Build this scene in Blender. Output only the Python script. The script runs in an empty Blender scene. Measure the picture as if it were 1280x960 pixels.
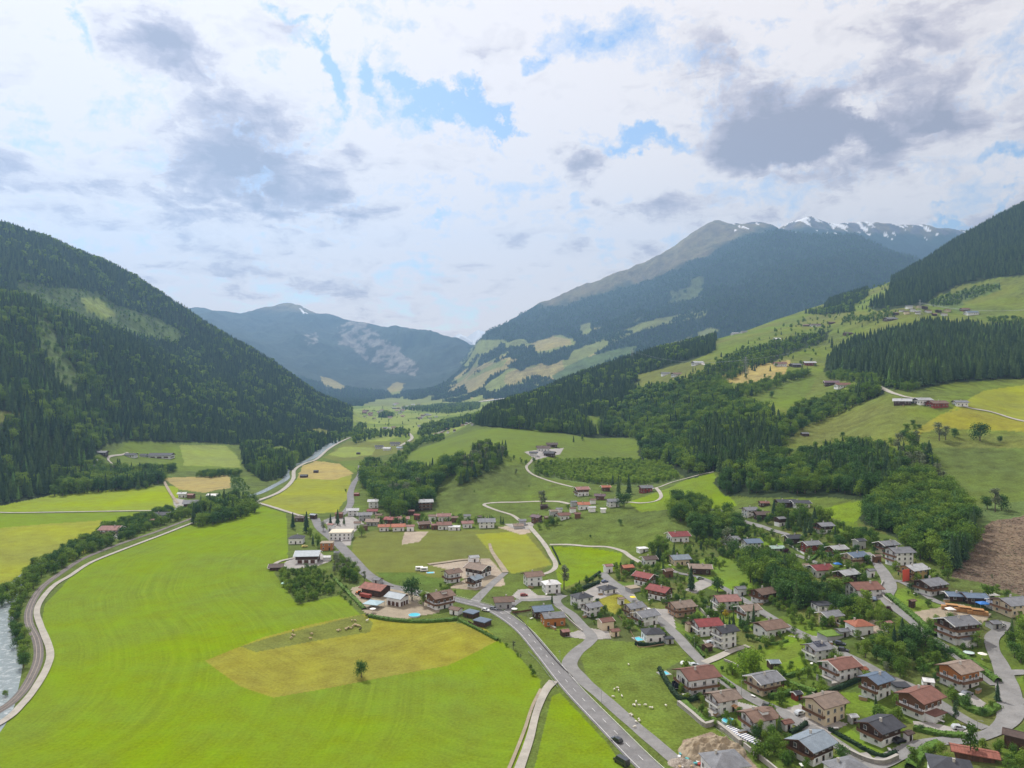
import bpy, math, random
import numpy as np
random.seed(7); rng = np.random.default_rng(11)
C = bpy.context.scene.collection
F = 900.0; CX = 640.0; CY = 480.0; CAMZ = 120.0
R = math.radians
# ------------------------------------------------------------------ scene objects and mesh helpers
def tag(o, label=None, cat=None, group=None, kind=None):
    if label: o['label'] = label
    if cat: o['category'] = cat
    if group: o['group'] = group
    if kind: o['kind'] = kind
    return o
def empty(name, loc, rz=0.0, label=None, cat=None, group=None):
    o = bpy.data.objects.new(name, None); C.objects.link(o)
    o.empty_display_size = 0.5
    o.location = loc; o.rotation_euler = (0, 0, rz)
    return tag(o, label, cat, group)
def link(name, me, parent=None, loc=(0, 0, 0), rz=0.0, scale=None):
    o = bpy.data.objects.new(name, me); C.objects.link(o)
    if parent is not None: o.parent = parent
    o.location = loc; o.rotation_euler = (0, 0, rz)
    if scale is not None: o.scale = (scale, scale, scale) if not hasattr(scale, '__len__') else scale
    return o
class MB:
    """collects faces of several materials into one mesh"""
    def __init__(s): s.v = []; s.f = []; s.m = []; s.mats = []
    def mi(s, mat):
        if mat not in s.mats: s.mats.append(mat)
        return s.mats.index(mat)
    def face(s, pts, mat):
        b = len(s.v); s.v.extend(pts); s.f.append(tuple(range(b, b + len(pts)))); s.m.append(s.mi(mat))
    def poly(s, verts, faces, mat):
        b = len(s.v); s.v.extend(verts); k = s.mi(mat)
        for f in faces: s.f.append(tuple(b + i for i in f)); s.m.append(k)
    def box(s, c, d, mat, rz=0.0, taper=1.0):
        x, y, z = c; a, b, h = d[0] / 2, d[1] / 2, d[2]
        cs, sn = math.cos(rz), math.sin(rz); vs = []
        for zz, t in ((z, 1.0), (z + h, taper)):
            for sx, sy in ((-1, -1), (1, -1), (1, 1), (-1, 1)):
                px, py = sx * a * t, sy * b * t
                vs.append((x + px * cs - py * sn, y + px * sn + py * cs, zz))
        s.poly(vs, [(3, 2, 1, 0), (4, 5, 6, 7), (0, 1, 5, 4), (1, 2, 6, 5), (2, 3, 7, 6), (3, 0, 4, 7)], mat)
    def cyl(s, c, r, h, mat, n=10, r2=None):
        r2 = r if r2 is None else r2; x, y, z = c
        vs = [(x + r * math.cos(2 * math.pi * i / n), y + r * math.sin(2 * math.pi * i / n), z) for i in range(n)]
        vs += [(x + r2 * math.cos(2 * math.pi * i / n), y + r2 * math.sin(2 * math.pi * i / n), z + h) for i in range(n)]
        fs = [(i, (i + 1) % n, n + (i + 1) % n, n + i) for i in range(n)] + [tuple(range(n - 1, -1, -1)), tuple(range(n, 2 * n))]
        s.poly(vs, fs, mat)
    def tube(s, p, q, r, mat, n=5, r2=None):
        r2 = r if r2 is None else r2
        p = np.array(p, float); q = np.array(q, float); d = q - p; L = np.linalg.norm(d)
        if L < 1e-6: return
        d /= L; a = np.cross(d, (0, 0, 1.0))
        if np.linalg.norm(a) < 1e-3: a = np.array((1.0, 0, 0))
        a /= np.linalg.norm(a); b = np.cross(d, a); vs = []
        for P, rr in ((p, r), (q, r2)):
            for i in range(n):
                t = 2 * math.pi * i / n; vs.append(tuple(P + rr * (a * math.cos(t) + b * math.sin(t))))
        s.poly(vs, [(i, (i + 1) % n, n + (i + 1) % n, n + i) for i in range(n)] + [tuple(range(n - 1, -1, -1)), tuple(range(n, 2 * n))], mat)
    def ball(s, c, r, mat, nu=10, nv=6):
        vs = [(c[0], c[1], c[2] - r[2])]
        for j in range(1, nv):
            t = math.pi * j / nv
            for i in range(nu):
                p = 2 * math.pi * i / nu
                vs.append((c[0] + r[0] * math.sin(t) * math.cos(p), c[1] + r[1] * math.sin(t) * math.sin(p), c[2] - r[2] * math.cos(t)))
        vs.append((c[0], c[1], c[2] + r[2])); fs = []
        for i in range(nu):
            fs.append((0, 1 + (i + 1) % nu, 1 + i)); fs.append((len(vs) - 1, 1 + (nv - 2) * nu + i, 1 + (nv - 2) * nu + (i + 1) % nu))
        for j in range(nv - 2):
            for i in range(nu):
                a = 1 + j * nu; fs.append((a + i, a + (i + 1) % nu, a + nu + (i + 1) % nu, a + nu + i))
        s.poly(vs, fs, mat)
    def mesh(s, name, smooth=False):
        me = bpy.data.meshes.new(name); me.from_pydata(s.v, [], s.f)
        for m in s.mats: me.materials.append(m)
        me.polygons.foreach_set('material_index', s.m)
        if smooth: me.polygons.foreach_set('use_smooth', [True] * len(s.f))
        me.update(); return me
    def build(s, name, parent=None, loc=(0, 0, 0), rz=0.0, smooth=False):
        return link(name, s.mesh(name, smooth), parent, loc, rz)
# ------------------------------------------------------------------ numpy noise
_P = rng.random((256, 256))
def vnoise(x, y):
    xi = np.floor(x).astype(int); yi = np.floor(y).astype(int); fx = x - xi; fy = y - yi
    fx = fx * fx * (3 - 2 * fx); fy = fy * fy * (3 - 2 * fy)
    a = _P[xi & 255, yi & 255]; b = _P[(xi + 1) & 255, yi & 255]; c = _P[xi & 255, (yi + 1) & 255]; d = _P[(xi + 1) & 255, (yi + 1) & 255]
    return (a + (b - a) * fx) * (1 - fy) + (c + (d - c) * fx) * fy
def fbm(x, y, o=5, ridged=False):
    s = np.zeros_like(x); a = 0.5; t = 0
    for i in range(o):
        n = vnoise(x * 2 ** i + 17.3 * i, y * 2 ** i + 9.1 * i)
        if ridged: n = 1 - np.abs(2 * n - 1)
        s += a * n; t += a; a *= 0.5
    return s / t
# ------------------------------------------------------------------ terrain, given as profiles seen from the drone's mast point
# column -> [(distance Y, image row)] or (distance, height, 0)
NEAR = {
 -330: [(100,0,0),(440,0,0),(520,4,0),(900,200,0),(1300,430,0),(1800,640,0),(2600,500,0),(4000,200,0)],
 -100: [(100,0,0),(590,0,0),(640,4,0),(950,110,0),(1250,270,0),(1400,330,0),(1900,620,0),(2600,450,0),(4000,150,0)],
 0: [(100,0,0),(700,0,0),(760,8,0),(1000,455),(1290,362),(1500,250,0),(2000,274),(2700,430,0),(4000,100,0)],
 50: [(100,0,0),(770,0,0),(830,8,0),(1080,462),(1350,369),(1560,255,0),(2050,288),(2700,380,0),(4000,90,0)],
 100: [(100,0,0),(830,0,0),(900,9,0),(1150,482),(1450,385),(1650,225,0),(2100,309),(2700,320,0),(4000,80,0)],
 150: [(100,0,0),(880,0,0),(960,7,0),(1080,9,0),(1300,492),(1580,405),(1760,190,0),(2150,328),(2800,260,0),(4000,70,0)],
 200: [(100,0,0),(950,0,0),(1000,6,0),(1120,10,0),(1350,512),(1700,436),(1880,165,0),(2200,355),(2850,200,0),(4000,60,0)],
 250: [(100,0,0),(1000,0,0),(1100,6,0),(1250,9,0),(1600,500),(1860,458),(2000,130,0),(2250,392),(2900,150,0),(4000,50,0)],
 300: [(100,0,0),(1250,0,0),(1380,3,0),(1800,495),(2050,462),(2300,425),(2900,100,0),(4000,30,0)],
 350: [(100,0,0),(1500,0,0),(1640,6,0),(1950,495),(2350,455),(2800,80,0),(4000,15,0)],
 400: [(100,0,0),(1750,0,0),(1850,6,0),(2100,519),(2400,497),(2700,50,0),(3100,10,0),(4000,5,0)],
 430: [(100,0,0),(2000,0,0),(2200,518),(2420,504),(2650,12,0),(3100,2,0),(4000,2,0)],
 447: [(100,0,0),(2200,0,0),(2450,514),(2600,4,0),(4000,1,0)],
 459: [(100,0,0),(4000,0,0)],
 520: [(100,0,0),(640,0,0),(720,3,0),(820,8,0),(1000,9,0),(1300,3,0),(4000,0,0)],
 560: [(100,0,0),(645,0,0),(720,620),(800,592),(950,566),(1100,552),(1250,22,0),(1500,5,0),(4000,5,0)],
 620: [(100,0,0),(600,0,0),(645,2,0),(700,625),(760,597),(820,572),(900,558),(1150,535),(1300,522),(1500,509),(2000,45,0),(2800,30,0),(4000,30,0)],
 660: [(100,0,0),(580,0,0),(640,1,0),(700,628),(760,603),(820,583),(870,567),(1000,550),(1150,539),(1350,517),(1600,500),(2100,60,0),(3000,50,0),(4000,60,0)],
 720: [(100,0,0),(510,0,0),(530,4,0),(570,658),(615,637),(680,620),(730,606),(800,592),(870,577),(1000,556),(1150,541),(1300,522),(1500,499),(1750,470),(2100,110,0),(3000,100,0),(4000,130,0)],
 780: [(100,0,0),(430,0,0),(480,2,0),(520,684),(570,655),(625,633),(700,618),(780,604),(860,590),(950,577),(1050,562),(1170,548),(1400,512),(1600,482),(1900,450),(2300,150,0),(3200,150,0),(4000,200,0)],
 840: [(100,0,0),(400,1,0),(440,4,0),(475,8,0),(510,668),(560,643),(640,618),(700,608),(780,597),(860,584),(920,573),(1000,550),(1200,512),(1400,472),(1600,452),(1900,434),(2300,180,0),(3200,220,0),(4000,260,0)],
 900: [(100,0,0),(250,0,0),(330,1,0),(400,2,0),(470,4,0),(530,672),(570,650),(620,627),(680,602),(760,572),(850,545),(1000,511),(1150,489),(1300,462),(1500,442),(1800,427),(2100,421),(2600,210,0),(3500,250,0),(4000,300,0)],
 960: [(100,2,0),(250,2,0),(300,2,0),(340,5,0),(390,7,0),(430,8,0),(480,682),(530,650),(560,635),(600,616),(650,596),(720,576),(800,547),(900,521),(1000,505),(1100,482),(1250,454),(1500,432),(1800,415),(2300,401),(2800,300,0),(4000,350,0)],
 1040: [(100,2,0),(240,2,0),(270,5,0),(300,8,0),(330,10,0),(360,12,0),(400,15,0),(440,18,0),(480,668),(530,641),(570,622),(610,605),(660,588),(750,560),(850,530),(950,505),(1050,486),(1150,470),(1300,452),(1500,431),(1700,413),(2000,396),(2400,374),(2900,380,0),(4000,400,0)],
 1120: [(100,3,0),(225,4,0),(250,6,0),(280,9,0),(310,13,0),(340,17,0),(380,20,0),(430,23,0),(470,668),(520,631),(580,592),(640,564),(720,530),(770,506),(830,489),(900,471),(1000,456),(1150,436),(1300,420),(1450,402),(1600,388),(1900,367),(2300,350),(2800,420,0),(4000,450,0)],
 1200: [(100,4,0),(230,7,0),(255,8,0),(280,12,0),(310,16,0),(350,20,0),(385,22,0),(430,668),(480,640),(540,611),(600,582),(650,558),(700,533),(745,512),(850,486),(920,473),(1000,457),(1200,427),(1400,402),(1600,386),(1800,362),(2100,325),(2400,296),(2900,540,0),(4000,600,0)],
 1280: [(100,5,0),(230,9,0),(260,11,0),(290,14,0),(320,18,0),(350,21,0),(385,23,0),(430,662),(480,636),(540,605),(600,573),(650,551),(700,531),(800,509),(900,476),(1100,441),(1300,407),(1500,381),(1650,357),(1900,314),(2300,254),(2800,680,0),(4000,700,0)],
 1420: [(100,6,0),(230,12,0),(300,20,0),(380,30,0),(480,55,0),(600,85,0),(800,130,0),(1000,190,0),(1400,360,0),(1700,500,0),(2100,740,0),(2800,800,0),(4000,800,0)],
 1620: [(100,8,0),(230,18,0),(300,30,0),(380,45,0),(480,75,0),(600,110,0),(800,180,0),(1000,260,0),(1400,460,0),(1700,620,0),(2100,850,0),(2800,950,0),(4000,900,0)],
}
FAR = {
 60: [(3900,80,0),(6000,500,0),(9000,1000,0),(10200,700,0)],
 245: [(3900,40,0),(6500,500,0),(9000,382),(10200,800,0)],
 285: [(3900,30,0),(6000,400,0),(9000,390),(10200,800,0)],
 320: [(3900,20,0),(5600,250,0),(7500,420),(9100,385),(10200,900,0)],
 362: [(3900,10,0),(5200,60,0),(6600,450),(8200,402),(9300,375),(10200,900,0)],
 400: [(3900,5,0),(5200,30,0),(6400,468),(8000,418),(9300,389),(10200,900,0)],
 450: [(3900,0,0),(5200,8,0),(6200,484),(7400,450),(8400,415),(9000,400),(10200,700,0)],
 500: [(3900,0,0),(5200,6,0),(6000,490),(7200,464),(8000,425),(8600,404),(10200,600,0)],
 545: [(3900,2,0),(4600,500),(5200,485),(6200,486),(7200,455),(8300,409),(10200,300,0)],
 575: [(3900,6,0),(4500,496),(5200,478),(6000,462),(7000,446),(8200,424),(10000,200,0),(10200,200,0)],
 600: [(3900,25,0),(4600,482),(5500,446),(6500,416),(7600,500,0),(10200,200,0)],
 640: [(3900,45,0),(4500,467),(5500,432),(7000,395),(8200,700,0),(10200,300,0)],
 700: [(3900,90,0),(4500,452),(5500,424),(7200,366),(8400,900,0),(10200,500,0)],
 760: [(3900,130,0),(4500,440),(5500,408),(7200,343),(8600,1000,0),(10200,800,0)],
 820: [(3900,180,0),(4500,425),(5500,388),(7200,319),(8600,1200,0),(10200,900,0)],
 860: [(3900,210,0),(4500,412),(5500,370),(7200,292),(8600,1500,0),(10200,900,0)],
 890: [(3900,240,0),(4500,402),(5500,357),(6600,308),(7400,272),(8800,1600,0),(10200,900,0)],
 925: [(3900,260,0),(4500,396),(5500,350),(6600,300),(7800,276),(9000,1700,0),(10200,1000,0)],
 960: [(3900,280,0),(4500,390),(5500,340),(6400,297),(7800,277),(9000,1700,0),(10200,1000,0)],
 985: [(3900,290,0),(4500,386),(5500,330),(6200,293),(7000,1430,0),(8200,276),(9200,1700,0),(10200,1000,0)],
 1010: [(3900,300,0),(4500,382),(5500,322),(6200,291),(7000,1440,0),(8200,267),(9200,1700,0),(10200,1000,0)],
 1035: [(3900,320,0),(4500,378),(5500,317),(6100,291),(7000,1420,0),(8200,276),(9200,1700,0),(10200,1000,0)],
 1080: [(3900,340,0),(4500,370),(5500,313),(6000,298),(7000,1250,0),(8300,273),(9200,1700,0),(10200,1000,0)],
 1145: [(3900,360,0),(4500,356),(5200,328),(5700,318),(6800,950,0),(8400,277),(9400,1700,0),(10200,1000,0)],
 1205: [(3900,380,0),(4500,500,0),(5500,700,0),(6800,950,0),(8600,283),(9400,1500,0),(10200,1000,0)],
 1300: [(3900,450,0),(4500,500,0),(5500,700,0),(6800,900,0),(8600,292),(9400,1500,0),(10200,1000,0)],
 1480: [(3900,500,0),(6800,900,0),(8600,1500,0),(10200,1000,0)],
}
def smooth1(a, s, ax):
    k = int(3 * s) | 1; t = np.arange(-k, k + 1); w = np.exp(-t * t / (2 * s * s)); w /= w.sum()
    pad = [(0, 0), (0, 0)]; pad[ax] = (k, k); p = np.pad(a, pad, mode='edge'); out = np.zeros_like(a)
    n = a.shape[ax]
    for i, ww in enumerate(w):
        out += ww * (p[i:i + n] if ax == 0 else p[:, i:i + n])
    return out
def table_grid(tab, us, Ys):
    pxs = sorted(tab); lY = np.log(Ys); cols = []
    for px in pxs:
        y = []; z = []
        for t in tab[px]:
            y.append(math.log(t[0])); z.append(t[1] if len(t) == 3 else CAMZ - (t[1] - CY) * t[0] / F)
        cols.append(np.interp(lY, y, z))
    cols = np.array(cols); cu = (np.array(pxs) - CX) / F
    out = np.empty((len(us), len(Ys)))
    for j in range(len(Ys)): out[:, j] = np.interp(us, cu, cols[:, j])
    return out
def rows(y0, y1, near=True):
    ys = [y0]
    while ys[-1] < y1:
        Y = ys[-1]; ys.append(Y + (min(0.0058 * Y, max(0.35, Y * Y * 1.25 / 108000)) if near else 0.004 * Y))
    return np.array(ys)
class Field:
    def __init__(s, tab, u0, u1, nu, Ys, su, sY):
        s.us = np.linspace(u0, u1, nu); s.Ys = Ys; s.lY = np.log(Ys)
        h = table_grid(tab, s.us, Ys); h = smooth1(h, su * nu / (u1 - u0) / F, 0)
        # resample in log Y for an even smoothing along the view
        l = np.linspace(s.lY[0], s.lY[-1], 900); g = np.array([np.interp(l, s.lY, r) for r in h])
        g = smooth1(g, sY * 900 / (s.lY[-1] - s.lY[0]), 1)
        s.h = np.array([np.interp(s.lY, l, r) for r in g])
        s.X = s.us[:, None] * Ys[None, :]; s.Y = np.repeat(Ys[None, :], nu, 0)
    def finish(s):
        s.PX = CX + F * s.X / s.Y; s.PY = CY + F * (CAMZ - s.h) / s.Y
        m = np.minimum.accumulate(s.PY, axis=1); s.vis = s.PY <= m + 0.01
        s.low = m  # the skyline row so far at each distance
    def z(s, x, y):
        u = np.asarray(x) / np.asarray(y); fu = np.clip((u - s.us[0]) / (s.us[1] - s.us[0]), 0, len(s.us) - 1.001)
        fy = np.clip(np.interp(np.log(y), s.lY, np.arange(len(s.lY))), 0, len(s.lY) - 1.001)
        i = fu.astype(int) if hasattr(fu, 'astype') else int(fu); j = fy.astype(int) if hasattr(fy, 'astype') else int(fy)
        a = fu - i; b = fy - j; h = s.h
        return h[i, j] * (1 - a) * (1 - b) + h[i + 1, j] * a * (1 - b) + h[i, j + 1] * (1 - a) * b + h[i + 1, j + 1] * a * b
    def hit(s, px, py, far=False):
        """world point where the sight line through a photo pixel meets the ground"""
        fu = min(max(((px - CX) / F - s.us[0]) / (s.us[1] - s.us[0]), 0), len(s.us) - 1.001); i = int(fu); a = fu - i
        P = CY + F * (CAMZ - (s.h[i] * (1 - a) + s.h[i + 1] * a)) / s.Ys
        k = np.nonzero(P <= py)[0]
        j = k[0] if len(k) else int(np.argmin(P))
        if j > 0 and P[j - 1] > py: t = (P[j - 1] - py) / (P[j - 1] - P[j] + 1e-9); Y = s.Ys[j - 1] + t * (s.Ys[j] - s.Ys[j - 1])
        else: Y = s.Ys[j]
        x = (px - CX) / F * Y
        return float(x), float(Y), float(s.z(x, Y))
N = Field(NEAR, -1.05, 1.05, 1500, rows(100, 4000), 16.0, 0.03)
n1 = fbm(N.X / 260 + 40, N.Y / 260 + 40, 5); n2 = fbm(N.X / 60 + 3, N.Y / 60 + 8, 4); rd = fbm(N.X / 340, N.Y / 340 + 5, 4, True)
gx = np.gradient(N.h, axis=1) / np.gradient(N.Y, axis=1)
steep = np.clip(np.abs(smooth1(gx, 8, 1)) * 2.2 - 0.12, 0, 1); steep = smooth1(steep, 20, 0)
dist = np.clip((N.Y - 420) / 1400, 0, 1)
valley = np.exp(-((N.X + 330) / 200) ** 2)
N.h = N.h + (n2 - 0.5) * steep * (2.0 + 12 * dist) + (n1 - 0.5) * steep * 50 * dist * dist + (rd - 0.6) * steep * 80 * dist ** 2
N.h += (n2 - .5) * 1.2 * np.clip((N.Y - 450) / 300, 0, 1) * np.clip(N.X / 200, 0, 1)
N.finish()
D = Field(FAR, -0.66, 0.95, 1250, rows(3880, 10200, False), 7.0, 0.012)
g1 = fbm(D.X / 1300 + 2, D.Y / 2300 + 6, 6, True); g2 = fbm(D.X / 420 + 9, D.Y / 700 + 1, 5, True)
am = np.clip((D.h - 30) / 500, 0, 1)
p0 = CY + F * (CAMZ - D.h) / D.Y; c0 = p0.argmin(1); t0 = p0.min(1)
D.h = D.h + (g1 - 0.66) * 330 * am + (g2 - 0.66) * 110 * am
p1 = CY + F * (CAMZ - D.h) / D.Y; c1k = p1.argmin(1); t1 = p1.min(1)
dl = (t1 - t0) * D.Y[np.arange(len(c1k)), c1k] / F; dl = dl * .25 + smooth1(dl[:, None], 14, 0)[:, 0] * .75   # keep the true skyline, let the flanks stay gullied
D.h = D.h + dl[:, None] * np.clip(D.h / np.maximum(D.h[np.arange(len(c1k)), c1k], 200)[:, None], 0, 1) ** 1.5
D.finish()
def ground(px, py): return N.hit(px, py)
# ------------------------------------------------------------------ materials
def srgb(c):
    return tuple((v / 12.92 if v <= 0.04045 else ((v + 0.055) / 1.055) ** 2.4) for v in c)
def new_mat(name):
    m = bpy.data.materials.new(name); m.use_nodes = True; nt = m.node_tree
    b = nt.nodes['Principled BSDF']; b.inputs['Specular IOR Level'].default_value = 0.25; b.inputs['Roughness'].default_value = 0.8
    return m, nt, b
def nd(nt, t, **kw):
    n = nt.nodes.new(t)
    for k, v in kw.items():
        if k.startswith('i_'): n.inputs[k[2:]].default_value = v
        else: setattr(n, k, v)
    return n
def mathn(nt, op, a, b=None, clamp=False):
    n = nt.nodes.new('ShaderNodeMath'); n.operation = op; n.use_clamp = clamp
    for i, v in enumerate((a, b)):
        if v is None: continue
        if hasattr(v, 'links'): nt.links.new(v, n.inputs[i])
        else: n.inputs[i].default_value = v
    return n.outputs[0]
def mixc(nt, fac, a, b, mode='MIX'):
    n = nt.nodes.new('ShaderNodeMix'); n.data_type = 'RGBA'; n.blend_type = mode
    for s, v in ((0, fac), (6, a), (7, b)):
        if hasattr(v, 'links'): nt.links.new(v, n.inputs[s])
        else: n.inputs[s].default_value = v if s == 0 else (tuple(v) + (1,) if len(v) == 3 else v)
    return n.outputs[2]
def noise(nt, vec, scale, detail=4, rough=0.55):
    n = nt.nodes.new('ShaderNodeTexNoise'); n.inputs['Scale'].default_value = scale; n.inputs['Detail'].default_value = detail; n.inputs['Roughness'].default_value = rough
    if vec is not None: nt.links.new(vec, n.inputs['Vector'])
    return n.outputs[0]
def ramp(nt, v, a, b, lo=0.0, hi=1.0):
    n = nt.nodes.new('ShaderNodeMapRange'); n.inputs[1].default_value = a; n.inputs[2].default_value = b; n.inputs[3].default_value = lo; n.inputs[4].default_value = hi
    nt.links.new(v, n.inputs[0]); return n.outputs[0]
_mc = {}
def plain(name, col, rough=0.8, var=0.12, scale=1.5, metal=0.0, spec=0.25, objvar=0.0):
    """weathered single-colour surface with mottled tone"""
    if name in _mc: return _mc[name]
    m, nt, b = new_mat(name); tc = nt.nodes.new('ShaderNodeTexCoord')
    f = noise(nt, tc.outputs['Object'], scale, 5)
    v = ramp(nt, f, 0.25, 0.75, 1 - var, 1 + var)
    if objvar:
        oi = nt.nodes.new('ShaderNodeObjectInfo'); v = mathn(nt, 'MULTIPLY', v, ramp(nt, oi.outputs['Random'], 0, 1, 1 - objvar, 1 + objvar))
    vm = nt.nodes.new('ShaderNodeVectorMath'); vm.operation = 'SCALE'; vm.inputs[0].default_value = col; nt.links.new(v, vm.inputs['Scale'])
    nt.links.new(vm.outputs[0], b.inputs['Base Color']); b.inputs['Roughness'].default_value = rough; b.inputs['Metallic'].default_value = metal; b.inputs['Specular IOR Level'].default_value = spec
    _mc[name] = m; return m
def tiled(name, col, rough=0.75, metal=0.0, pitch=0.34, depth=0.25, weather=0.25, along='y'):
    """roof covering: courses of tiles or standing seams plus weathering"""
    if name in _mc: return _mc[name]
    m, nt, b = new_mat(name); tc = nt.nodes.new('ShaderNodeTexCoord'); sp = nt.nodes.new('ShaderNodeSeparateXYZ'); nt.links.new(tc.outputs['Object'], sp.inputs[0])
    w = mathn(nt, 'FRACT', mathn(nt, 'DIVIDE', sp.outputs[0 if along == 'x' else 1], pitch)); line = ramp(nt, w, 0.0, 0.2, 1 - depth, 1.0)
    f = ramp(nt, noise(nt, tc.outputs['Object'], 0.5, 6, 0.65), 0.3, 0.7, 1 - weather, 1 + weather)
    f2 = ramp(nt, noise(nt, tc.outputs['Object'], 4.0, 3), 0.3, 0.7, 0.85, 1.15)
    oi = nt.nodes.new('ShaderNodeObjectInfo'); v = mathn(nt, 'MULTIPLY', mathn(nt, 'MULTIPLY', mathn(nt, 'MULTIPLY', f, f2), line), ramp(nt, oi.outputs['Random'], 0, 1, .86, 1.14))
    vm = nt.nodes.new('ShaderNodeVectorMath'); vm.operation = 'SCALE'; vm.inputs[0].default_value = col; nt.links.new(v, vm.inputs['Scale'])
    nt.links.new(vm.outputs[0], b.inputs['Base Color']); b.inputs['Roughness'].default_value = rough; b.inputs['Metallic'].default_value = metal
    bp = nt.nodes.new('ShaderNodeBump'); bp.inputs['Strength'].default_value = 0.5; bp.inputs['Distance'].default_value = 0.05; nt.links.new(line, bp.inputs['Height']); nt.links.new(bp.outputs[0], b.inputs['Normal'])
    _mc[name] = m; return m
ROOF = {
 'brown': tiled('roof_brown_tiles', (0.16, 0.105, 0.08)), 'dkbrown': tiled('roof_dark_brown_tiles', (0.085, 0.06, 0.052)),
 'beige': tiled('roof_grey_brown_tiles', (0.23, 0.175, 0.14)), 'redbrown': tiled('roof_red_brown_tiles', (0.175, 0.085, 0.065)),
 'red': tiled('roof_red_tiles', (0.22, 0.058, 0.055)), 'dkred': tiled('roof_dark_red_tiles', (0.20, 0.045, 0.045)),
 'orange': tiled('roof_orange_tiles', (0.33, 0.12, 0.07)), 'pink': tiled('roof_faded_red_tiles', (0.25, 0.13, 0.115)),
 'grey': tiled('roof_grey_tiles', (0.17, 0.175, 0.19)), 'dark': tiled('roof_charcoal_tiles', (0.05, 0.052, 0.062)),
 'pale': tiled('roof_pale_grey', (0.36, 0.37, 0.38), 0.6), 'metal': tiled('roof_seamed_metal', (0.20, 0.24, 0.28), 0.5, 0.0, 0.6, 0.3, 0.2, 'x'),
 'blue': tiled('roof_blue_grey_metal', (0.11, 0.15, 0.21), 0.5, 0.0, 0.5, 0.3, 0.2, 'x'), 'cream': plain('roof_cream_gravel', (0.62, 0.56, 0.44)),
 'white': tiled('roof_white_sheet', (0.62, 0.62, 0.62), 0.6), 'green': plain('roof_sedum_green', (0.12, 0.2, 0.03), 0.9, .4, 2), 'palegreen': tiled('roof_pale_green', (0.30, 0.40, 0.35), 0.6),
 'rust': tiled('roof_rusty_sheet', (0.27, 0.10, 0.07), 0.7, 0.0, 0.9, 0.35, 0.35, 'x'), 'tan': plain('roof_tan_gravel', (0.3, 0.25, 0.18)),
 'purple': tiled('roof_plum_tiles', (0.13, 0.085, 0.10)),
}
WALL = {'w': plain('plaster_white', (0.76, 0.77, 0.78), .9, .08, .4, objvar=.05), 'c': plain('plaster_cream', (0.68, 0.58, 0.42), .9, .07, .4), 'p': plain('plaster_peach', (0.62, 0.42, 0.29), .9, .07, .4),
 'y': plain('plaster_ochre', (0.56, 0.40, 0.18), .9, .07, .4), 'g': plain('plaster_grey', (0.40, 0.41, 0.42), .9, .1, .4), 'd': plain('timber_dark', (0.072, 0.042, 0.028), .85, .3, 2.5),
 'o': plain('timber_orange', (0.38, 0.15, 0.045), .8, .2, 2.5), 'r': plain('boards_red', (0.24, 0.05, 0.035), .8, .2, 2.5), 'b': plain('timber_brown', (0.15, 0.078, 0.042), .85, .25, 2.5)}
M_FRAME = plain('window_frame_white', (0.75, 0.75, 0.73), .6, .03); M_SHUT = plain('shutter_brown', (0.10, 0.05, 0.03), .7, .1)
_m, _nt, _b = new_mat('window_glass'); _b.inputs['Base Color'].default_value = (0.02, 0.028, 0.035, 1); _b.inputs['Roughness'].default_value = 0.08; _b.inputs['Specular IOR Level'].default_value = 0.6; M_GLASS = _m
M_CONC = plain('concrete', (0.36, 0.34, 0.31), .9, .15, .8); M_CHIM = plain('chimney_render', (0.5, 0.48, 0.45), .9, .1); M_METAL = plain('galvanised_steel', (0.4, 0.41, 0.42), .4, .08, metal=.7)
M_FASC = plain('barge_board_brown', (0.09, 0.05, 0.035), .8, .2); M_WHITE = plain('white_paint', (0.78, 0.78, 0.76), .6, .03); M_BLACK = plain('black_rubber', (0.02, 0.02, 0.02), .9, .1)
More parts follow.
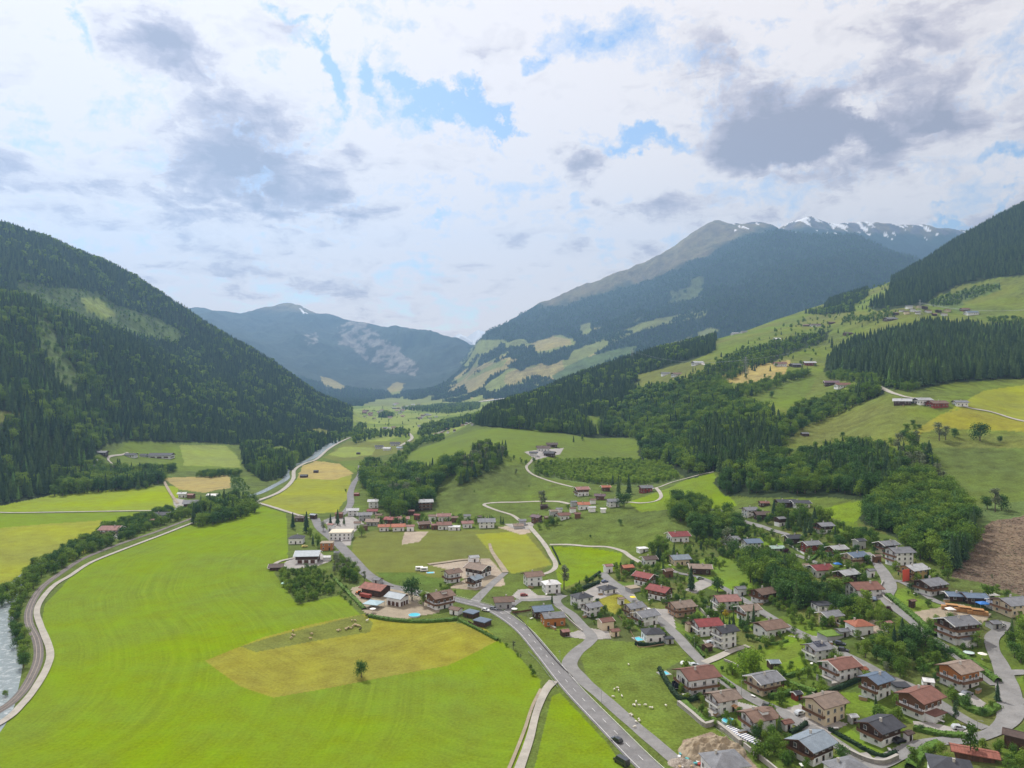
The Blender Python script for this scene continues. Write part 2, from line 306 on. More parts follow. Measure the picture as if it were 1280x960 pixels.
# ground: base tone per place, broken up by grass tufts, mowing lines and mottling
def ground_mat(name, bump=0.3, fine=1.0):
    m, nt, b = new_mat(name); L = nt.links.new
    g = nt.nodes.new('ShaderNodeNewGeometry'); at = nt.nodes.new('ShaderNodeAttribute'); at.attribute_name = 'land'; a2 = nt.nodes.new('ShaderNodeAttribute'); a2.attribute_name = 'mow'
    sp = nt.nodes.new('ShaderNodeSeparateXYZ'); L(a2.outputs['Vector'], sp.inputs[0])
    mp = nt.nodes.new('ShaderNodeMapping'); mp.inputs['Scale'].default_value = (1, 1, 0.4); L(g.outputs['Position'], mp.inputs[0])
    big = ramp(nt, noise(nt, mp.outputs[0], 0.011 * fine, 5, 0.6), 0.3, 0.7, 0, 1)
    mid = ramp(nt, noise(nt, mp.outputs[0], 0.09 * fine, 5, 0.65), 0.3, 0.7, 0, 1)
    sm = ramp(nt, noise(nt, mp.outputs[0], 0.9 * fine, 4, 0.7), 0.28, 0.72, 0, 1)
    # mowing swaths: position across the swath drives a 1D noise
    cb = nt.nodes.new('ShaderNodeCombineXYZ'); L(sp.outputs[0], cb.inputs[0])
    n1 = nt.nodes.new('ShaderNodeTexNoise'); n1.noise_dimensions = '1D'; n1.inputs['Scale'].default_value = 0.28; n1.inputs['Detail'].default_value = 5; n1.inputs['Roughness'].default_value = .75; L(sp.outputs[0], n1.inputs['W'])
    st = mathn(nt, 'MULTIPLY', mathn(nt, 'SUBTRACT', n1.outputs[0], 0.5), sp.outputs[1])
    st = mathn(nt, 'MULTIPLY', st, ramp(nt, noise(nt, mp.outputs[0], 0.02, 3), .35, .65, .35, 1.5))
    rg = sp.outputs[2]  # roughness of the growth, 0 lawn .. 1 rough pasture
    v = mathn(nt, 'ADD', 1.0, mathn(nt, 'MULTIPLY', mathn(nt, 'SUBTRACT', big, .5), mathn(nt, 'ADD', mathn(nt, 'MULTIPLY', rg, .26), .20)))
    v = mathn(nt, 'ADD', v, mathn(nt, 'MULTIPLY', mathn(nt, 'SUBTRACT', mid, .5), mathn(nt, 'ADD', mathn(nt, 'MULTIPLY', rg, .6), .14)))
    v = mathn(nt, 'ADD', v, mathn(nt, 'MULTIPLY', mathn(nt, 'SUBTRACT', sm, .5), mathn(nt, 'ADD', mathn(nt, 'MULTIPLY', rg, .7), .22)))
    v = mathn(nt, 'ADD', v, st)
    vm = nt.nodes.new('ShaderNodeVectorMath'); vm.operation = 'SCALE'; L(at.outputs['Color'], vm.inputs[0]); L(v, vm.inputs['Scale'])
    hs = nt.nodes.new('ShaderNodeHueSaturation'); L(vm.outputs[0], hs.inputs['Color']); L(ramp(nt, mid, 0, 1, .487, .507), hs.inputs['Hue'])
    L(ramp(nt, big, 0, 1, .88, 1.05), hs.inputs['Saturation'])
    L(hs.outputs[0], b.inputs['Base Color']); b.inputs['Roughness'].default_value = 1.0; b.inputs['Specular IOR Level'].default_value = 0.05
    bp = nt.nodes.new('ShaderNodeBump'); bp.inputs['Strength'].default_value = bump; bp.inputs['Distance'].default_value = 0.5 / fine; L(mathn(nt, 'ADD', sm, mathn(nt, 'MULTIPLY', mid, 2.0)), bp.inputs['Height']); L(bp.outputs[0], b.inputs['Normal'])
    return m
M_GROUND = ground_mat('meadow_ground'); M_FAR = ground_mat('mountain_ground', 0.6, 0.15)
def leaf_mat(name, a, b_, trans=0.0):
    m, nt, b = new_mat(name); L = nt.links.new; oi = nt.nodes.new('ShaderNodeObjectInfo'); tc = nt.nodes.new('ShaderNodeTexCoord')
    col = mixc(nt, oi.outputs['Random'], a, b_); f = ramp(nt, noise(nt, tc.outputs['Object'], 0.8, 3), .3, .7, .65, 1.35)
    vm = nt.nodes.new('ShaderNodeVectorMath'); vm.operation = 'SCALE'; L(col, vm.inputs[0]); L(f, vm.inputs['Scale'])
    L(vm.outputs[0], b.inputs['Base Color']); b.inputs['Roughness'].default_value = 0.75; b.inputs['Specular IOR Level'].default_value = .15
    if trans:
        t = nt.nodes.new('ShaderNodeBsdfTranslucent'); L(vm.outputs[0], t.inputs[0]); mx = nt.nodes.new('ShaderNodeMixShader'); mx.inputs[0].default_value = trans
        L(b.outputs[0], mx.inputs[1]); L(t.outputs[0], mx.inputs[2]); L(mx.outputs[0], nt.nodes['Material Output'].inputs[0])
    return m
M_SPRUCE = leaf_mat('spruce_needles', (0.024, 0.058, 0.026), (0.075, 0.13, 0.038))
M_LARCH = leaf_mat('young_conifer_needles', (0.08, 0.17, 0.045), (0.12, 0.22, 0.05))
M_LEAF = leaf_mat('broad_leaves', (0.07, 0.15, 0.02), (0.20, 0.30, 0.038), .35)
M_LEAFD = leaf_mat('dark_broad_leaves', (0.045, 0.11, 0.025), (0.075, 0.16, 0.03), .25)
M_LEAFY = leaf_mat('bright_leaves', (0.17, 0.30, 0.02), (0.19, 0.31, 0.03), .25)
M_LEAFP = leaf_mat('purple_leaves', (0.05, 0.012, 0.02), (0.06, 0.015, 0.025), .1)
M_LEAFG = leaf_mat('golden_leaves', (0.42, 0.33, 0.02), (0.45, 0.33, 0.03), .2)
M_GREYL = leaf_mat('grey_green_leaves', (0.15, 0.19, 0.10), (0.18, 0.21, 0.12), .2)
M_YOUNG = leaf_mat('young_leaves', (0.20, 0.32, 0.045), (0.30, 0.42, 0.06), .4)
M_BARK = plain('bark', (0.11, 0.085, 0.065), .95, .3, 3)
M_HEDGE = leaf_mat('hedge_leaves', (0.055, 0.12, 0.018), (0.09, 0.165, 0.022)); M_HEDGED = leaf_mat('dark_hedge_leaves', (0.016, 0.035, 0.016), (0.02, 0.045, 0.018))
def road_mat(name, col, spots=.12):
    m, nt, b = new_mat(name); g = nt.nodes.new('ShaderNodeNewGeometry')
    v = mathn(nt, 'ADD', ramp(nt, noise(nt, g.outputs['Position'], .16, 7, .7), .3, .7, .76, 1.22), ramp(nt, noise(nt, g.outputs['Position'], 2.5, 4), .3, .7, -spots, spots))
    vm = nt.nodes.new('ShaderNodeVectorMath'); vm.operation = 'SCALE'; vm.inputs[0].default_value = col; nt.links.new(v, vm.inputs['Scale']); nt.links.new(vm.outputs[0], b.inputs['Base Color']); b.inputs['Roughness'].default_value = .9
    return m
M_ASPH = road_mat('asphalt_main', (0.185, 0.18, 0.18)); M_LANE = road_mat('asphalt_lane', (0.215, 0.21, 0.205)); M_GRAVEL = road_mat('gravel_path', (0.36, 0.335, 0.29)); M_DIRT = road_mat('dirt_track', (0.30, 0.25, 0.18), .2)
M_YARD = road_mat('yard_paving', (0.32, 0.30, 0.28)); M_RAILBED = road_mat('rail_ballast', (0.14, 0.125, 0.115), .2)
m, nt, b = new_mat('river_water'); g = nt.nodes.new('ShaderNodeNewGeometry'); f = noise(nt, g.outputs['Position'], .35, 8, .7)
nt.links.new(mixc(nt, ramp(nt, f, .50, .78), (0.20, 0.24, 0.25), (0.60, 0.63, 0.64)), b.inputs['Base Color']); b.inputs['Roughness'].default_value = .25
bp = nt.nodes.new('ShaderNodeBump'); bp.inputs['Strength'].default_value = .6; bp.inputs['Distance'].default_value = .3; nt.links.new(f, bp.inputs['Height']); nt.links.new(bp.outputs[0], b.inputs['Normal']); M_RIVER = m
m, nt, b = new_mat('pool_water'); b.inputs['Base Color'].default_value = (0.12, 0.55, 0.68, 1); b.inputs['Roughness'].default_value = .08; M_POOL = m
def carpaint(name, col):
    if name in _mc: return _mc[name]
    m, nt, b = new_mat(name); b.inputs['Base Color'].default_value = tuple(col) + (1,); b.inputs['Roughness'].default_value = .28; b.inputs['Specular IOR Level'].default_value = .6; b.inputs['Coat Weight'].default_value = .5
    _mc[name] = m; return m
# ------------------------------------------------------------------ land use: outlines of fields, woods and clearings, carried onto the ground
def inpoly(px, py, poly):
    r = np.zeros(px.shape, bool); n = len(poly)
    for i in range(n):
        x0, y0 = poly[i]; x1, y1 = poly[(i + 1) % n]
        if y0 == y1: continue
        c = ((y0 > py) != (y1 > py)) & (px < (x1 - x0) * (py - y0) / (y1 - y0) + x0); r ^= c
    return r
GRASS = (0.115, 0.17, 0.018)
COL = {'meadow': (0.118, 0.168, 0.022), 'bright': (0.145, 0.222, 0.004), 'bright2': (0.20, 0.265, 0.008), 'yellow': (0.225, 0.25, 0.022), 'mown': (0.225, 0.22, 0.024), 'tan': (0.33, 0.27, 0.09),
 'pasture': (0.098, 0.137, 0.026), 'pastd': (0.085, 0.135, 0.022), 'olive': (0.14, 0.16, 0.032), 'wood': (0.035, 0.052, 0.02), 'brush': (0.095, 0.14, 0.04), 'clear': (0.155, 0.115, 0.078), 'gravel': (0.36, 0.30, 0.23),
 'soil': (0.30, 0.23, 0.17), 'paleg': (0.20, 0.25, 0.05), 'scar': (0.16, 0.12, 0.06), 'garden': (0.115, 0.165, 0.028), 'lawn': (0.13, 0.21, 0.02)}
# (class, roughness, ymin, ymax, polygon in photo pixels)
LAND = [
 ('wood', .8, 300, 9e3, [(-900, 640), (0, 632), (88, 614), (112, 600), (118, 572), (135, 556), (160, 551), (250, 553), (300, 556), (305, 585), (330, 602), (352, 598), (372, 580), (400, 562), (425, 545), (458, 530), (458, 516), (400, 400), (0, 0), (-900, 0)]),
 ('brush', 1, 900, 2500, [(20, 350), (70, 358), (120, 364), (150, 382), (200, 398), (235, 420), (215, 428), (160, 416), (100, 402), (60, 385), (25, 375)]),
 ('brush', 1, 900, 1700, [(30, 366), (120, 378), (190, 402), (260, 440), (300, 470), (240, 450), (180, 425), (120, 408), (60, 392)]),
 ('paleg', 1, 900, 2500, [(100, 372), (120, 372), (150, 395), (130, 398), (108, 388)]),
 ('brush', 1, 900, 2500, [(48, 395), (62, 400), (78, 440), (100, 470), (95, 500), (70, 470), (50, 430)]),
 ('olive', .5, 500, 3000, [(-200, 512), (0, 513), (30, 516), (22, 523), (0, 530), (-200, 540)]),
 ('meadow', .3, 500, 3000, [(335, 560), (352, 557), (376, 570), (370, 578), (342, 574)]),
 ('olive', .3, 500, 3000, [(378, 537), (400, 535), (425, 543), (408, 549), (385, 545)]),
 # left of the river
 ('bright2', .2, 100, 1500, [(-500, 640), (0, 632), (80, 616), (120, 612), (165, 606), (222, 608), (225, 638), (120, 640), (-500, 643)]),
 ('bright', .2, 100, 1500, [(-500, 643), (225, 638), (238, 640), (200, 650), (130, 652), (60, 656), (0, 662), (-500, 670)]),
 ('yellow', .4, 100, 1500, [(-500, 668), (0, 660), (60, 655), (128, 650), (120, 672), (110, 690), (60, 712), (0, 730), (-500, 780)]),
 ('meadow', .4, 700, 2500, [(140, 566), (160, 552), (200, 552), (220, 556), (285, 557), (297, 570), (302, 582), (300, 588), (250, 590), (220, 588), (180, 584), (155, 582)]),
 ('paleg', .3, 700, 2500, [(225, 556), (282, 557), (298, 572), (300, 584), (230, 582)]),
 ('tan', .3, 700, 2500, [(202, 597), (240, 596), (287, 594), (288, 610), (255, 616), (225, 612)]),
 ('brush', 1, 700, 2500, [(286, 593), (296, 592), (312, 612), (290, 618)]),
 ('meadow', .7, 700, 2500, [(82, 588), (115, 575), (125, 590), (100, 597), (85, 598)]),
 # great field
 ('bright', .2, 100, 1000, [(-200, 1200), (-20, 925), (0, 906), (30, 882), (54, 850), (62, 815), (52, 780), (56, 755), (88, 722), (118, 700), (165, 682), (240, 656), (330, 633), (358, 642), (360, 700), (342, 716), (372, 756), (425, 744), (455, 772), (600, 782), (640, 812), (676, 850), (672, 880), (640, 975), (620, 1200)]),
 ('mown', .35, 100, 1000, [(256, 826), (290, 812), (330, 796), (390, 780), (452, 768), (600, 781), (625, 800), (560, 832), (460, 850), (390, 864), (342, 872), (300, 858)]),
 ('olive', .6, 100, 1000, [(300, 808), (340, 796), (452, 768), (466, 778), (462, 790), (400, 800), (320, 815)]),
 ('bright', .3, 100, 1000, [(690, 870), (700, 866), (760, 930), (790, 975), (700, 1200), (655, 1200), (668, 960)]),
 # middle of the valley
 ('yellow', .3, 500, 2500, [(322, 630), (352, 616), (372, 598), (380, 585), (405, 576), (440, 594), (436, 622), (420, 640), (372, 643)]),
 ('tan', .4, 500, 2500, [(372, 598), (378, 582), (395, 576), (425, 580), (442, 592), (420, 600)]),
 ('olive', .3, 500, 3000, [(404, 572), (435, 551), (475, 547), (520, 545), (522, 552), (500, 565), (455, 575), (425, 578)]),
 ('paleg', .4, 500, 3000, [(410, 568), (430, 558), (470, 560), (465, 568), (430, 572)]),
 ('meadow', .3, 500, 3000, [(425, 577), (460, 573), (452, 590), (440, 590)]),
 ('olive', .3, 100, 900, [(440, 690), (442, 672), (470, 662), (600, 662), (655, 658), (672, 675), (690, 705), (672, 716), (640, 716), (610, 715), (560, 722), (500, 722), (465, 718)]),
 ('yellow', .2, 100, 900, [(595, 668), (655, 664), (690, 706), (640, 717), (620, 700)]),
 ('gravel', .4, 100, 900, [(506, 665), (536, 664), (524, 677), (502, 681)]),
 ('gravel', .4, 100, 900, [(622, 659), (655, 656), (665, 666), (650, 668)]),
 ('gravel', .4, 100, 900, [(535, 706), (580, 700), (612, 698), (628, 716), (632, 732), (600, 735), (560, 712)]),
 ('pastd', .8, 100, 900, [(470, 716), (520, 716), (560, 728), (520, 742), (490, 732)]),
 ('bright', .4, 100, 900, [(686, 683), (735, 684), (778, 692), (772, 715), (750, 722), (700, 735), (694, 708)]),
 ('olive', .4, 100, 900, [(705, 735), (745, 718), (755, 728), (745, 738), (715, 745)]),
 ('pasture', 1, 100, 900, [(676, 664), (700, 648), (770, 634), (830, 640), (850, 660), (820, 690), (780, 688), (720, 682), (690, 682)]),
 ('pasture', .8, 500, 1200, [(545, 655), (560, 625), (600, 600), (640, 580), (665, 590), (720, 610), (712, 625), (640, 628), (600, 660)]),
 ('bright2', .3, 500, 1500, [(490, 580), (520, 562), (560, 548), (600, 537), (640, 534), (700, 541), (760, 545), (800, 552), (800, 575), (730, 572), (665, 575), (640, 582), (590, 580)]),
 ('meadow', .3, 500, 1500, [(490, 580), (520, 562), (560, 548), (600, 537), (640, 534), (700, 541), (760, 545), (800, 552), (800, 575), (730, 572), (665, 575), (640, 582), (590, 580)]),
 ('bright', .35, 400, 1200, [(785, 628), (830, 612), (862, 598), (892, 592), (905, 612), (922, 632), (900, 640), (855, 636), (800, 640)]),
 ('brush', 1, 500, 1200, [(662, 594), (668, 580), (700, 576), (760, 574), (830, 577), (852, 600), (800, 608), (740, 606), (705, 600)]),
 ('wood', 1, 700, 3000, [(590, 532), (610, 512), (672, 485), (720, 460), (785, 440), (895, 420), (893, 440), (830, 462), (785, 482), (800, 490), (900, 478), (925, 500), (975, 528), (985, 590), (890, 590), (860, 600), (835, 582), (800, 578), (795, 546), (745, 548), (700, 541), (640, 535)]),
 ('olive', .5, 900, 3000, [(790, 470), (830, 460), (870, 450), (888, 462), (870, 478), (820, 482)]),
 ('meadow', .5, 900, 3000, [(735, 520), (750, 520), (748, 542), (734, 540)]),
 ('wood', 1, 400, 1200, [(892, 604), (925, 570), (985, 588), (1010, 565), (1060, 560), (1115, 565), (1130, 590), (1165, 598), (1212, 650), (1215, 690), (1190, 712), (1150, 705), (1120, 672), (1085, 662), (1072, 645), (1095, 627), (1040, 622), (960, 622), (905, 620)]),
 ('bright', .5, 300, 1200, [(1030, 636), (1060, 628), (1090, 625), (1072, 650), (1050, 665), (1035, 655)]),
 ('wood', 1, 500, 3000, [(1028, 464), (1042, 446), (1062, 432), (1085, 426), (1112, 418), (1135, 415), (1165, 408), (1185, 411), (1210, 410), (1235, 413), (1700, 412), (1700, 475), (1290, 472), (1200, 478), (1150, 487), (1100, 487), (1035, 468)]),
 ('wood', 1, 800, 5000, [(1084, 384), (1096, 376), (1108, 373), (1115, 358), (1110, 348), (1122, 336), (1135, 325), (1200, 280), (1280, 235), (1700, 0), (1700, 350), (1290, 345), (1250, 348), (1205, 356), (1185, 364), (1170, 371), (1160, 380), (1135, 384), (1112, 388), (1095, 388)]),
 ('brush', 1, 800, 3000, [(1170, 372), (1250, 352), (1252, 362), (1205, 378), (1200, 390), (1160, 380)]),
 ('wood', 1, 500, 2000, [(960, 550), (975, 525), (1010, 500), (1060, 488), (1100, 476), (1106, 492), (1065, 512), (1020, 535), (985, 548)]),
 ('wood', .9, 700, 2500, [(800, 490), (850, 480), (925, 440), (1000, 420), (1040, 412), (1030, 428), (980, 445), (930, 470), (880, 498)]),
 ('olive', .4, 800, 3000, [(1010, 395), (1060, 388), (1100, 392), (1060, 402), (1010, 412), (990, 408)]),
 ('tan', .5, 800, 3000, [(890, 475), (925, 458), (990, 450), (980, 470), (930, 480)]),
 ('meadow', .5, 600, 2000, [(890, 502), (930, 486), (1020, 470), (1012, 490), (985, 512), (960, 505)]),
 ('yellow', .35, 400, 1500, [(1160, 520), (1205, 510), (1280, 528), (1600, 560), (1600, 480), (1290, 480), (1230, 488), (1195, 508), (1150, 522), (1140, 545)]),
 ('mown', .35, 400, 1500, [(1135, 545), (1160, 522), (1205, 510), (1290, 530), (1290, 540), (1180, 535)]),
 ('pasture', .7, 400, 1500, [(975, 560), (1010, 530), (1080, 500), (1120, 492), (1190, 510), (1140, 540), (1100, 570), (1010, 590)]),
 ('clear', 1, 250, 1500, [(1190, 722), (1200, 700), (1215, 672), (1240, 650), (1290, 642), (1700, 620), (1700, 760), (1290, 748), (1245, 735), (1225, 728)]),
 ('brush', 1, 250, 1500, [(1215, 690), (1212, 655), (1230, 630), (1290, 625), (1290, 643), (1238, 651)]),
 ('garden', .5, 150, 700, [(640, 770), (700, 740), (760, 715), (830, 690), (880, 700), (930, 640), (1000, 640), (1100, 660), (1190, 735), (1290, 750), (1500, 760), (1500, 1300), (860, 1300), (850, 960), (760, 870)]),
 ('pasture', .9, 100, 500, [(722, 818), (745, 800), (795, 803), (840, 795), (870, 815), (832, 838), (850, 875), (895, 910), (925, 925), (850, 955), (800, 915), (735, 850)]),
 ('meadow', .7, 100, 500, [(722, 818), (745, 800), (795, 803), (840, 795), (870, 815), (832, 838), (850, 875), (895, 910), (925, 925), (850, 955), (800, 915), (735, 850)]),
 ('mown', .8, 300, 600, [(746, 742), (785, 742), (795, 750), (770, 768), (752, 760)]),
 ('meadow', .7, 100, 500, [(645, 768), (700, 780), (735, 800), (728, 815), (705, 830), (690, 815)]),
 ('lawn', .2, 100, 500, [(930, 660), (975, 676), (982, 682), (965, 690), (940, 672)]),
 ('lawn', .2, 100, 500, [(1055, 905), (1075, 920), (1128, 938), (1122, 946), (1100, 945), (1045, 918)]),
 ('lawn', .2, 100, 500, [(965, 730 + 100), (1010, 815), (1010, 838), (975, 850)]),
 ('lawn', .3, 100, 500, [(870, 760 - 60), (935, 690), (940, 735), (900, 740), (860, 728)]),
 ('lawn', .3, 100, 500, [(1120, 742), (1160, 752), (1150, 757), (1118, 748)]),
 ('meadow', .4, 100, 500, [(925, 830), (960, 818), (1000, 800), (1010, 815), (970, 832)]),
 ('soil', .9, 100, 500, [(855, 925), (890, 915), (925, 935), (960, 975), (850, 990), (845, 950)]),
 ('gravel', .6, 100, 500, [(1060, 775), (1100, 775), (1105, 792), (1080, 792)]),
]
MOW = {  # swath lines follow these edges (pixel polyline), width of effect
 'great': [(0, 905), (30, 882), (54, 850), (62, 815), (52, 780), (56, 755), (88, 722), (118, 700), (165, 682), (240, 656), (330, 633)],
 'tongue': [(256, 826), (300, 858), (342, 872), (460, 850), (625, 800)], 'mid': [(322, 630), (372, 643), (436, 622)], 'lane': [(665, 855), (676, 850), (640, 812), (600, 782)]}
def world_line(pts, fld=None):
    return [ (fld or N).hit(*p) for p in pts]
def dist_line(X, Y, pts):
    d = np.full(X.shape, 1e9)
    for (x0, y0, _), (x1, y1, _) in zip(pts[:-1], pts[1:]):
        vx, vy = x1 - x0, y1 - y0; L = vx * vx + vy * vy + 1e-9
        t = np.clip(((X - x0) * vx + (Y - y0) * vy) / L, 0, 1); d = np.minimum(d, np.hypot(X - x0 - t * vx, Y - y0 - t * vy))
    return d
def paint(fld, items, base, rough, ws=22, wa=5):
    col = np.empty(fld.h.shape + (3,)); col[:] = base; rg = np.full(fld.h.shape, rough)
    wob = (fbm(fld.X / ws, fld.Y / ws, 3) - .5) * wa
    for cls, r, y0, y1, poly in items:
        w = wob * (1.6 if r >= .7 else .8 if y0 >= 500 else 0.35)
        k = inpoly(fld.PX + w, fld.PY + w * .4, poly) & (fld.Y >= y0) & (fld.Y <= y1)
        col[k] = COL[cls]; rg[k] = r
    return col, rg
def field_mesh(fld, name, mat, col, mow):
    nu, ny = fld.h.shape; co = np.stack([fld.X, fld.Y, fld.h], -1).reshape(-1, 3).astype(np.float32)
    idx = np.arange(nu * ny).reshape(nu, ny); q = np.stack([idx[:-1, :-1], idx[1:, :-1], idx[1:, 1:], idx[:-1, 1:]], -1).reshape(-1, 4).astype(np.int32)
    me = bpy.data.meshes.new(name); me.vertices.add(len(co)); me.vertices.foreach_set('co', co.ravel())
    me.loops.add(q.size); me.loops.foreach_set('vertex_index', q.ravel()); me.polygons.add(len(q))
    me.polygons.foreach_set('loop_start', np.arange(0, q.size, 4, dtype=np.int32)); me.polygons.foreach_set('use_smooth', np.ones(len(q), bool))
    me.update(calc_edges=True); me.materials.append(mat)
    a = me.attributes.new('land', 'FLOAT_COLOR', 'POINT'); a.data.foreach_set('color', np.concatenate([col.reshape(-1, 3), np.ones((nu * ny, 1))], 1).astype(np.float32).ravel())
    a = me.attributes.new('mow', 'FLOAT_VECTOR', 'POINT'); a.data.foreach_set('vector', mow.reshape(-1).astype(np.float32))
    return link(name, me)
col, rg = paint(N, LAND, COL['pasture'], .8)
# open slopes high on the right are paler, the far valley floor is patchwork
hi = (N.PX > 800) & (N.PY < 560) & (N.Y > 600) & (np.abs(col - np.array(COL['pasture'])).sum(-1) < 1e-6)
k = np.clip((fbm(N.X / 120, N.Y / 120, 3) - .3) * 2.5, 0, 1)[..., None]
col = np.where(hi[..., None], np.array(COL['meadow']) * (1 - k) + np.array(COL['olive']) * k, col)
vf = (N.Y > 1500) & (N.h < 30) & (N.PX > 440) & (N.PX < 640)
pt = vnoise(N.X / 110, N.Y / 190); col = np.where((vf & (pt > .4))[..., None], np.array(COL['paleg']), col); col = np.where((vf & (pt <= .4))[..., None], np.array(COL['meadow']) * 1.1, col)
gdn = np.abs(col - np.array(COL['garden'])).sum(-1) < 1e-6   # garden plots, each with its own lawn
vx_, vy_ = N.X[gdn] * .92 + N.Y[gdn] * .38, N.Y[gdn] * .92 - N.X[gdn] * .38; best = np.full(vx_.shape, 1e9); pick = np.zeros(vx_.shape)
ci_, cj_ = np.floor(vx_ / 21).astype(int), np.floor(vy_ / 21).astype(int)
for di in (-1, 0, 1):
    for dj in (-1, 0, 1):
        a_, b_ = ci_ + di, cj_ + dj; jx = (a_ + _P[a_ & 255, b_ & 255]) * 21; jy = (b_ + _P[b_ & 255, (a_ + 91) & 255]) * 21; d_ = np.abs(vx_ - jx) + np.abs(vy_ - jy); k = d_ < best; best[k] = d_[k]; pick[k] = _P[(a_[k] + 13) & 255, (b_[k] + 57) & 255]
pal = np.array([(.082, .122, .022), (.10, .155, .02), (.068, .10, .022), (.115, .135, .034), (.115, .18, .018), (.09, .115, .032)]); col[gdn] = pal[np.clip((pick * 6).astype(int), 0, 5)]
mow = np.zeros(N.h.shape + (3,)); mow[..., 2] = rg
def mowset(poly, line, amp, near=False):
    k = inpoly(N.PX, N.PY, poly) & (N.Y < 1600); d = dist_line(N.X[k], N.Y[k], world_line(line)); mow[..., 0][k] = d + (fbm(N.X[k] / 40, N.Y[k] / 40, 3) * 3); mow[..., 1][k] = amp
gp = [p for p in LAND if p[0] == 'bright' and p[3][:0] == [] if False] if False else None
GREAT = [p[4] for p in LAND if p[0] == 'bright' and len(p[4]) > 20][0]
mowset(GREAT, MOW['great'], .42)
mowset([(470, 980), (560, 860), (600, 800), (676, 850), (690, 980)], MOW['lane'], .35)
mowset([p for p in LAND if p[0] == 'mown'][0][4], MOW['tongue'], .5)
mowset([p for p in LAND if p[0] == 'yellow'][1][4], MOW['mid'], .6)
mowset([(1130, 480), (1600, 470), (1600, 600), (1130, 560)], [(1140, 545), (1205, 510), (1280, 528)], .4)
g_o = field_mesh(N, 'ground', M_GROUND, col, mow); tag(g_o, kind='structure'); NEARCOL = col
# far slopes
COL.update({'fwood': (0.022, 0.042, 0.02), 'fmead': (0.19, 0.22, 0.055), 'ftan': (0.29, 0.25, 0.09), 'alp': (0.20, 0.145, 0.08), 'rock': (0.18, 0.165, 0.145), 'snow': (0.85, 0.87, 0.9)})
FLAND = [
 ('fmead', .5, 3000, 9e3, [(448, 520), (640, 520), (640, 508), (600, 500), (560, 494), (510, 496), (470, 500), (455, 505)]),
 ('ftan', .5, 3000, 9e3, [(400, 470), (415, 474), (432, 483), (425, 489), (405, 482)]),
 ('fmead', .5, 3000, 9e3, [(575, 452), (590, 436), (600, 425), (630, 424), (618, 436), (600, 445), (596, 458), (580, 462)]),
 ('ftan', .5, 3000, 9e3, [(576, 478), (600, 468), (628, 452), (636, 460), (612, 472), (600, 486), (585, 492)]),
 ('fmead', .5, 3000, 9e3, [(585, 470), (615, 455), (635, 448), (628, 458), (600, 468), (582, 476)]),
 ('ftan', .4, 3000, 9e3, [(483, 485), (495, 477), (508, 480), (498, 490), (486, 492)]),
 ('fmead', .4, 3000, 9e3, [(478, 492), (500, 488), (505, 500), (485, 502)]),
 ('fmead', .5, 3000, 9e3, [(545, 505), (580, 498), (600, 500), (590, 510), (560, 512)]),
 ('fmead', .5, 3000, 9e3, [(660, 432), (680, 424), (700, 418), (715, 425), (710, 432), (690, 440), (670, 442)]),
 ('ftan', .5, 3000, 9e3, [(664, 430), (690, 420), (712, 424), (715, 430), (690, 436), (668, 440)]),
 ('fmead', .5, 3000, 9e3, [(704, 453), (718, 437), (760, 420), (800, 404), (850, 392), (882, 388), (880, 396), (830, 405), (795, 416), (760, 432), (728, 448), (712, 458)]),
 ('fmead', .5, 3000, 9e3, [(724, 408), (738, 403), (738, 414), (728, 420)]),
 ('fmead', .5, 3000, 9e3, [(850, 425), (890, 410), (900, 413), (870, 426), (840, 436), (800, 440)]),
 ('brush', 1, 3000, 9e3, [(690, 470), (720, 450), (760, 438), (800, 430), (790, 440), (740, 458), (700, 480)]),
 ('rock', 1, 6000, 9e3, [(415, 415), (432, 402), (455, 399), (472, 415), (482, 440), (475, 456), (455, 450), (440, 436), (425, 432)]),
 ('rock', 1, 6000, 9e3, [(455, 422), (480, 425), (505, 445), (530, 458), (520, 470), (490, 468), (462, 455)]),
 ('rock', 1, 6000, 9e3, [(378, 418), (395, 415), (398, 430), (385, 432)]), ('rock', 1, 6000, 9e3, [(482, 424), (498, 434), (494, 440), (484, 432)]),
]
fcol, frg = paint(D, FLAND, COL['fwood'], 1.0, 160, 8)
pw = (D.PX > 556) & (D.PX < 760) & (D.Y < 5600) & (D.PY < 515) & (fbm(D.X / 170 + 4, D.Y / 330 + 2, 3) > .50) & (D.h < 520) & (np.abs(fcol - np.array(COL['fwood'])).sum(-1) < 1e-6); fcol[pw] = COL['fmead']; pw2 = pw & (vnoise(D.X / 130, D.Y / 240) > .6); fcol[pw2] = COL['ftan']; lm = (D.PX < 585) & (np.abs(fcol - np.array(COL['fwood'])).sum(-1) < 1e-6) & (D.Y > 6000); fcol[lm] = np.array((.045, .062, .042)) + (fbm(D.X[lm] / 300, D.Y[lm] / 500, 4)[:, None] - .5) * .05; rk = np.abs(fcol - np.array(COL['rock'])).sum(-1) < 1e-6; rn = fbm(D.X / 60, D.Y / 260 + D.h / 90, 4); fcol[rk & (rn < .45)] = (.045, .055, .035); fcol[rk & (rn > .6)] = (.25, .235, .20)  # lm: woods of the centre-left mountain lightened, sunlight and thicker haze put into their colour
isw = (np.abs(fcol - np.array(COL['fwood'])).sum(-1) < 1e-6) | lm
n3 = fbm(D.X / 500, D.Y / 500 + 30, 5); n4 = fbm(D.X / 120 + 7, D.Y / 160, 4)
tl = np.interp(D.PX, [560, 700, 800, 880, 930, 980], [720, 880, 1040, 1230, 1480, 1800]) + (n3 - .5) * 260 + (n4 - .5) * 160; tl = np.where(D.PX < 590, 1000 + (n3 - .5) * 300, tl)
# the dark front spur is wooded right to its top

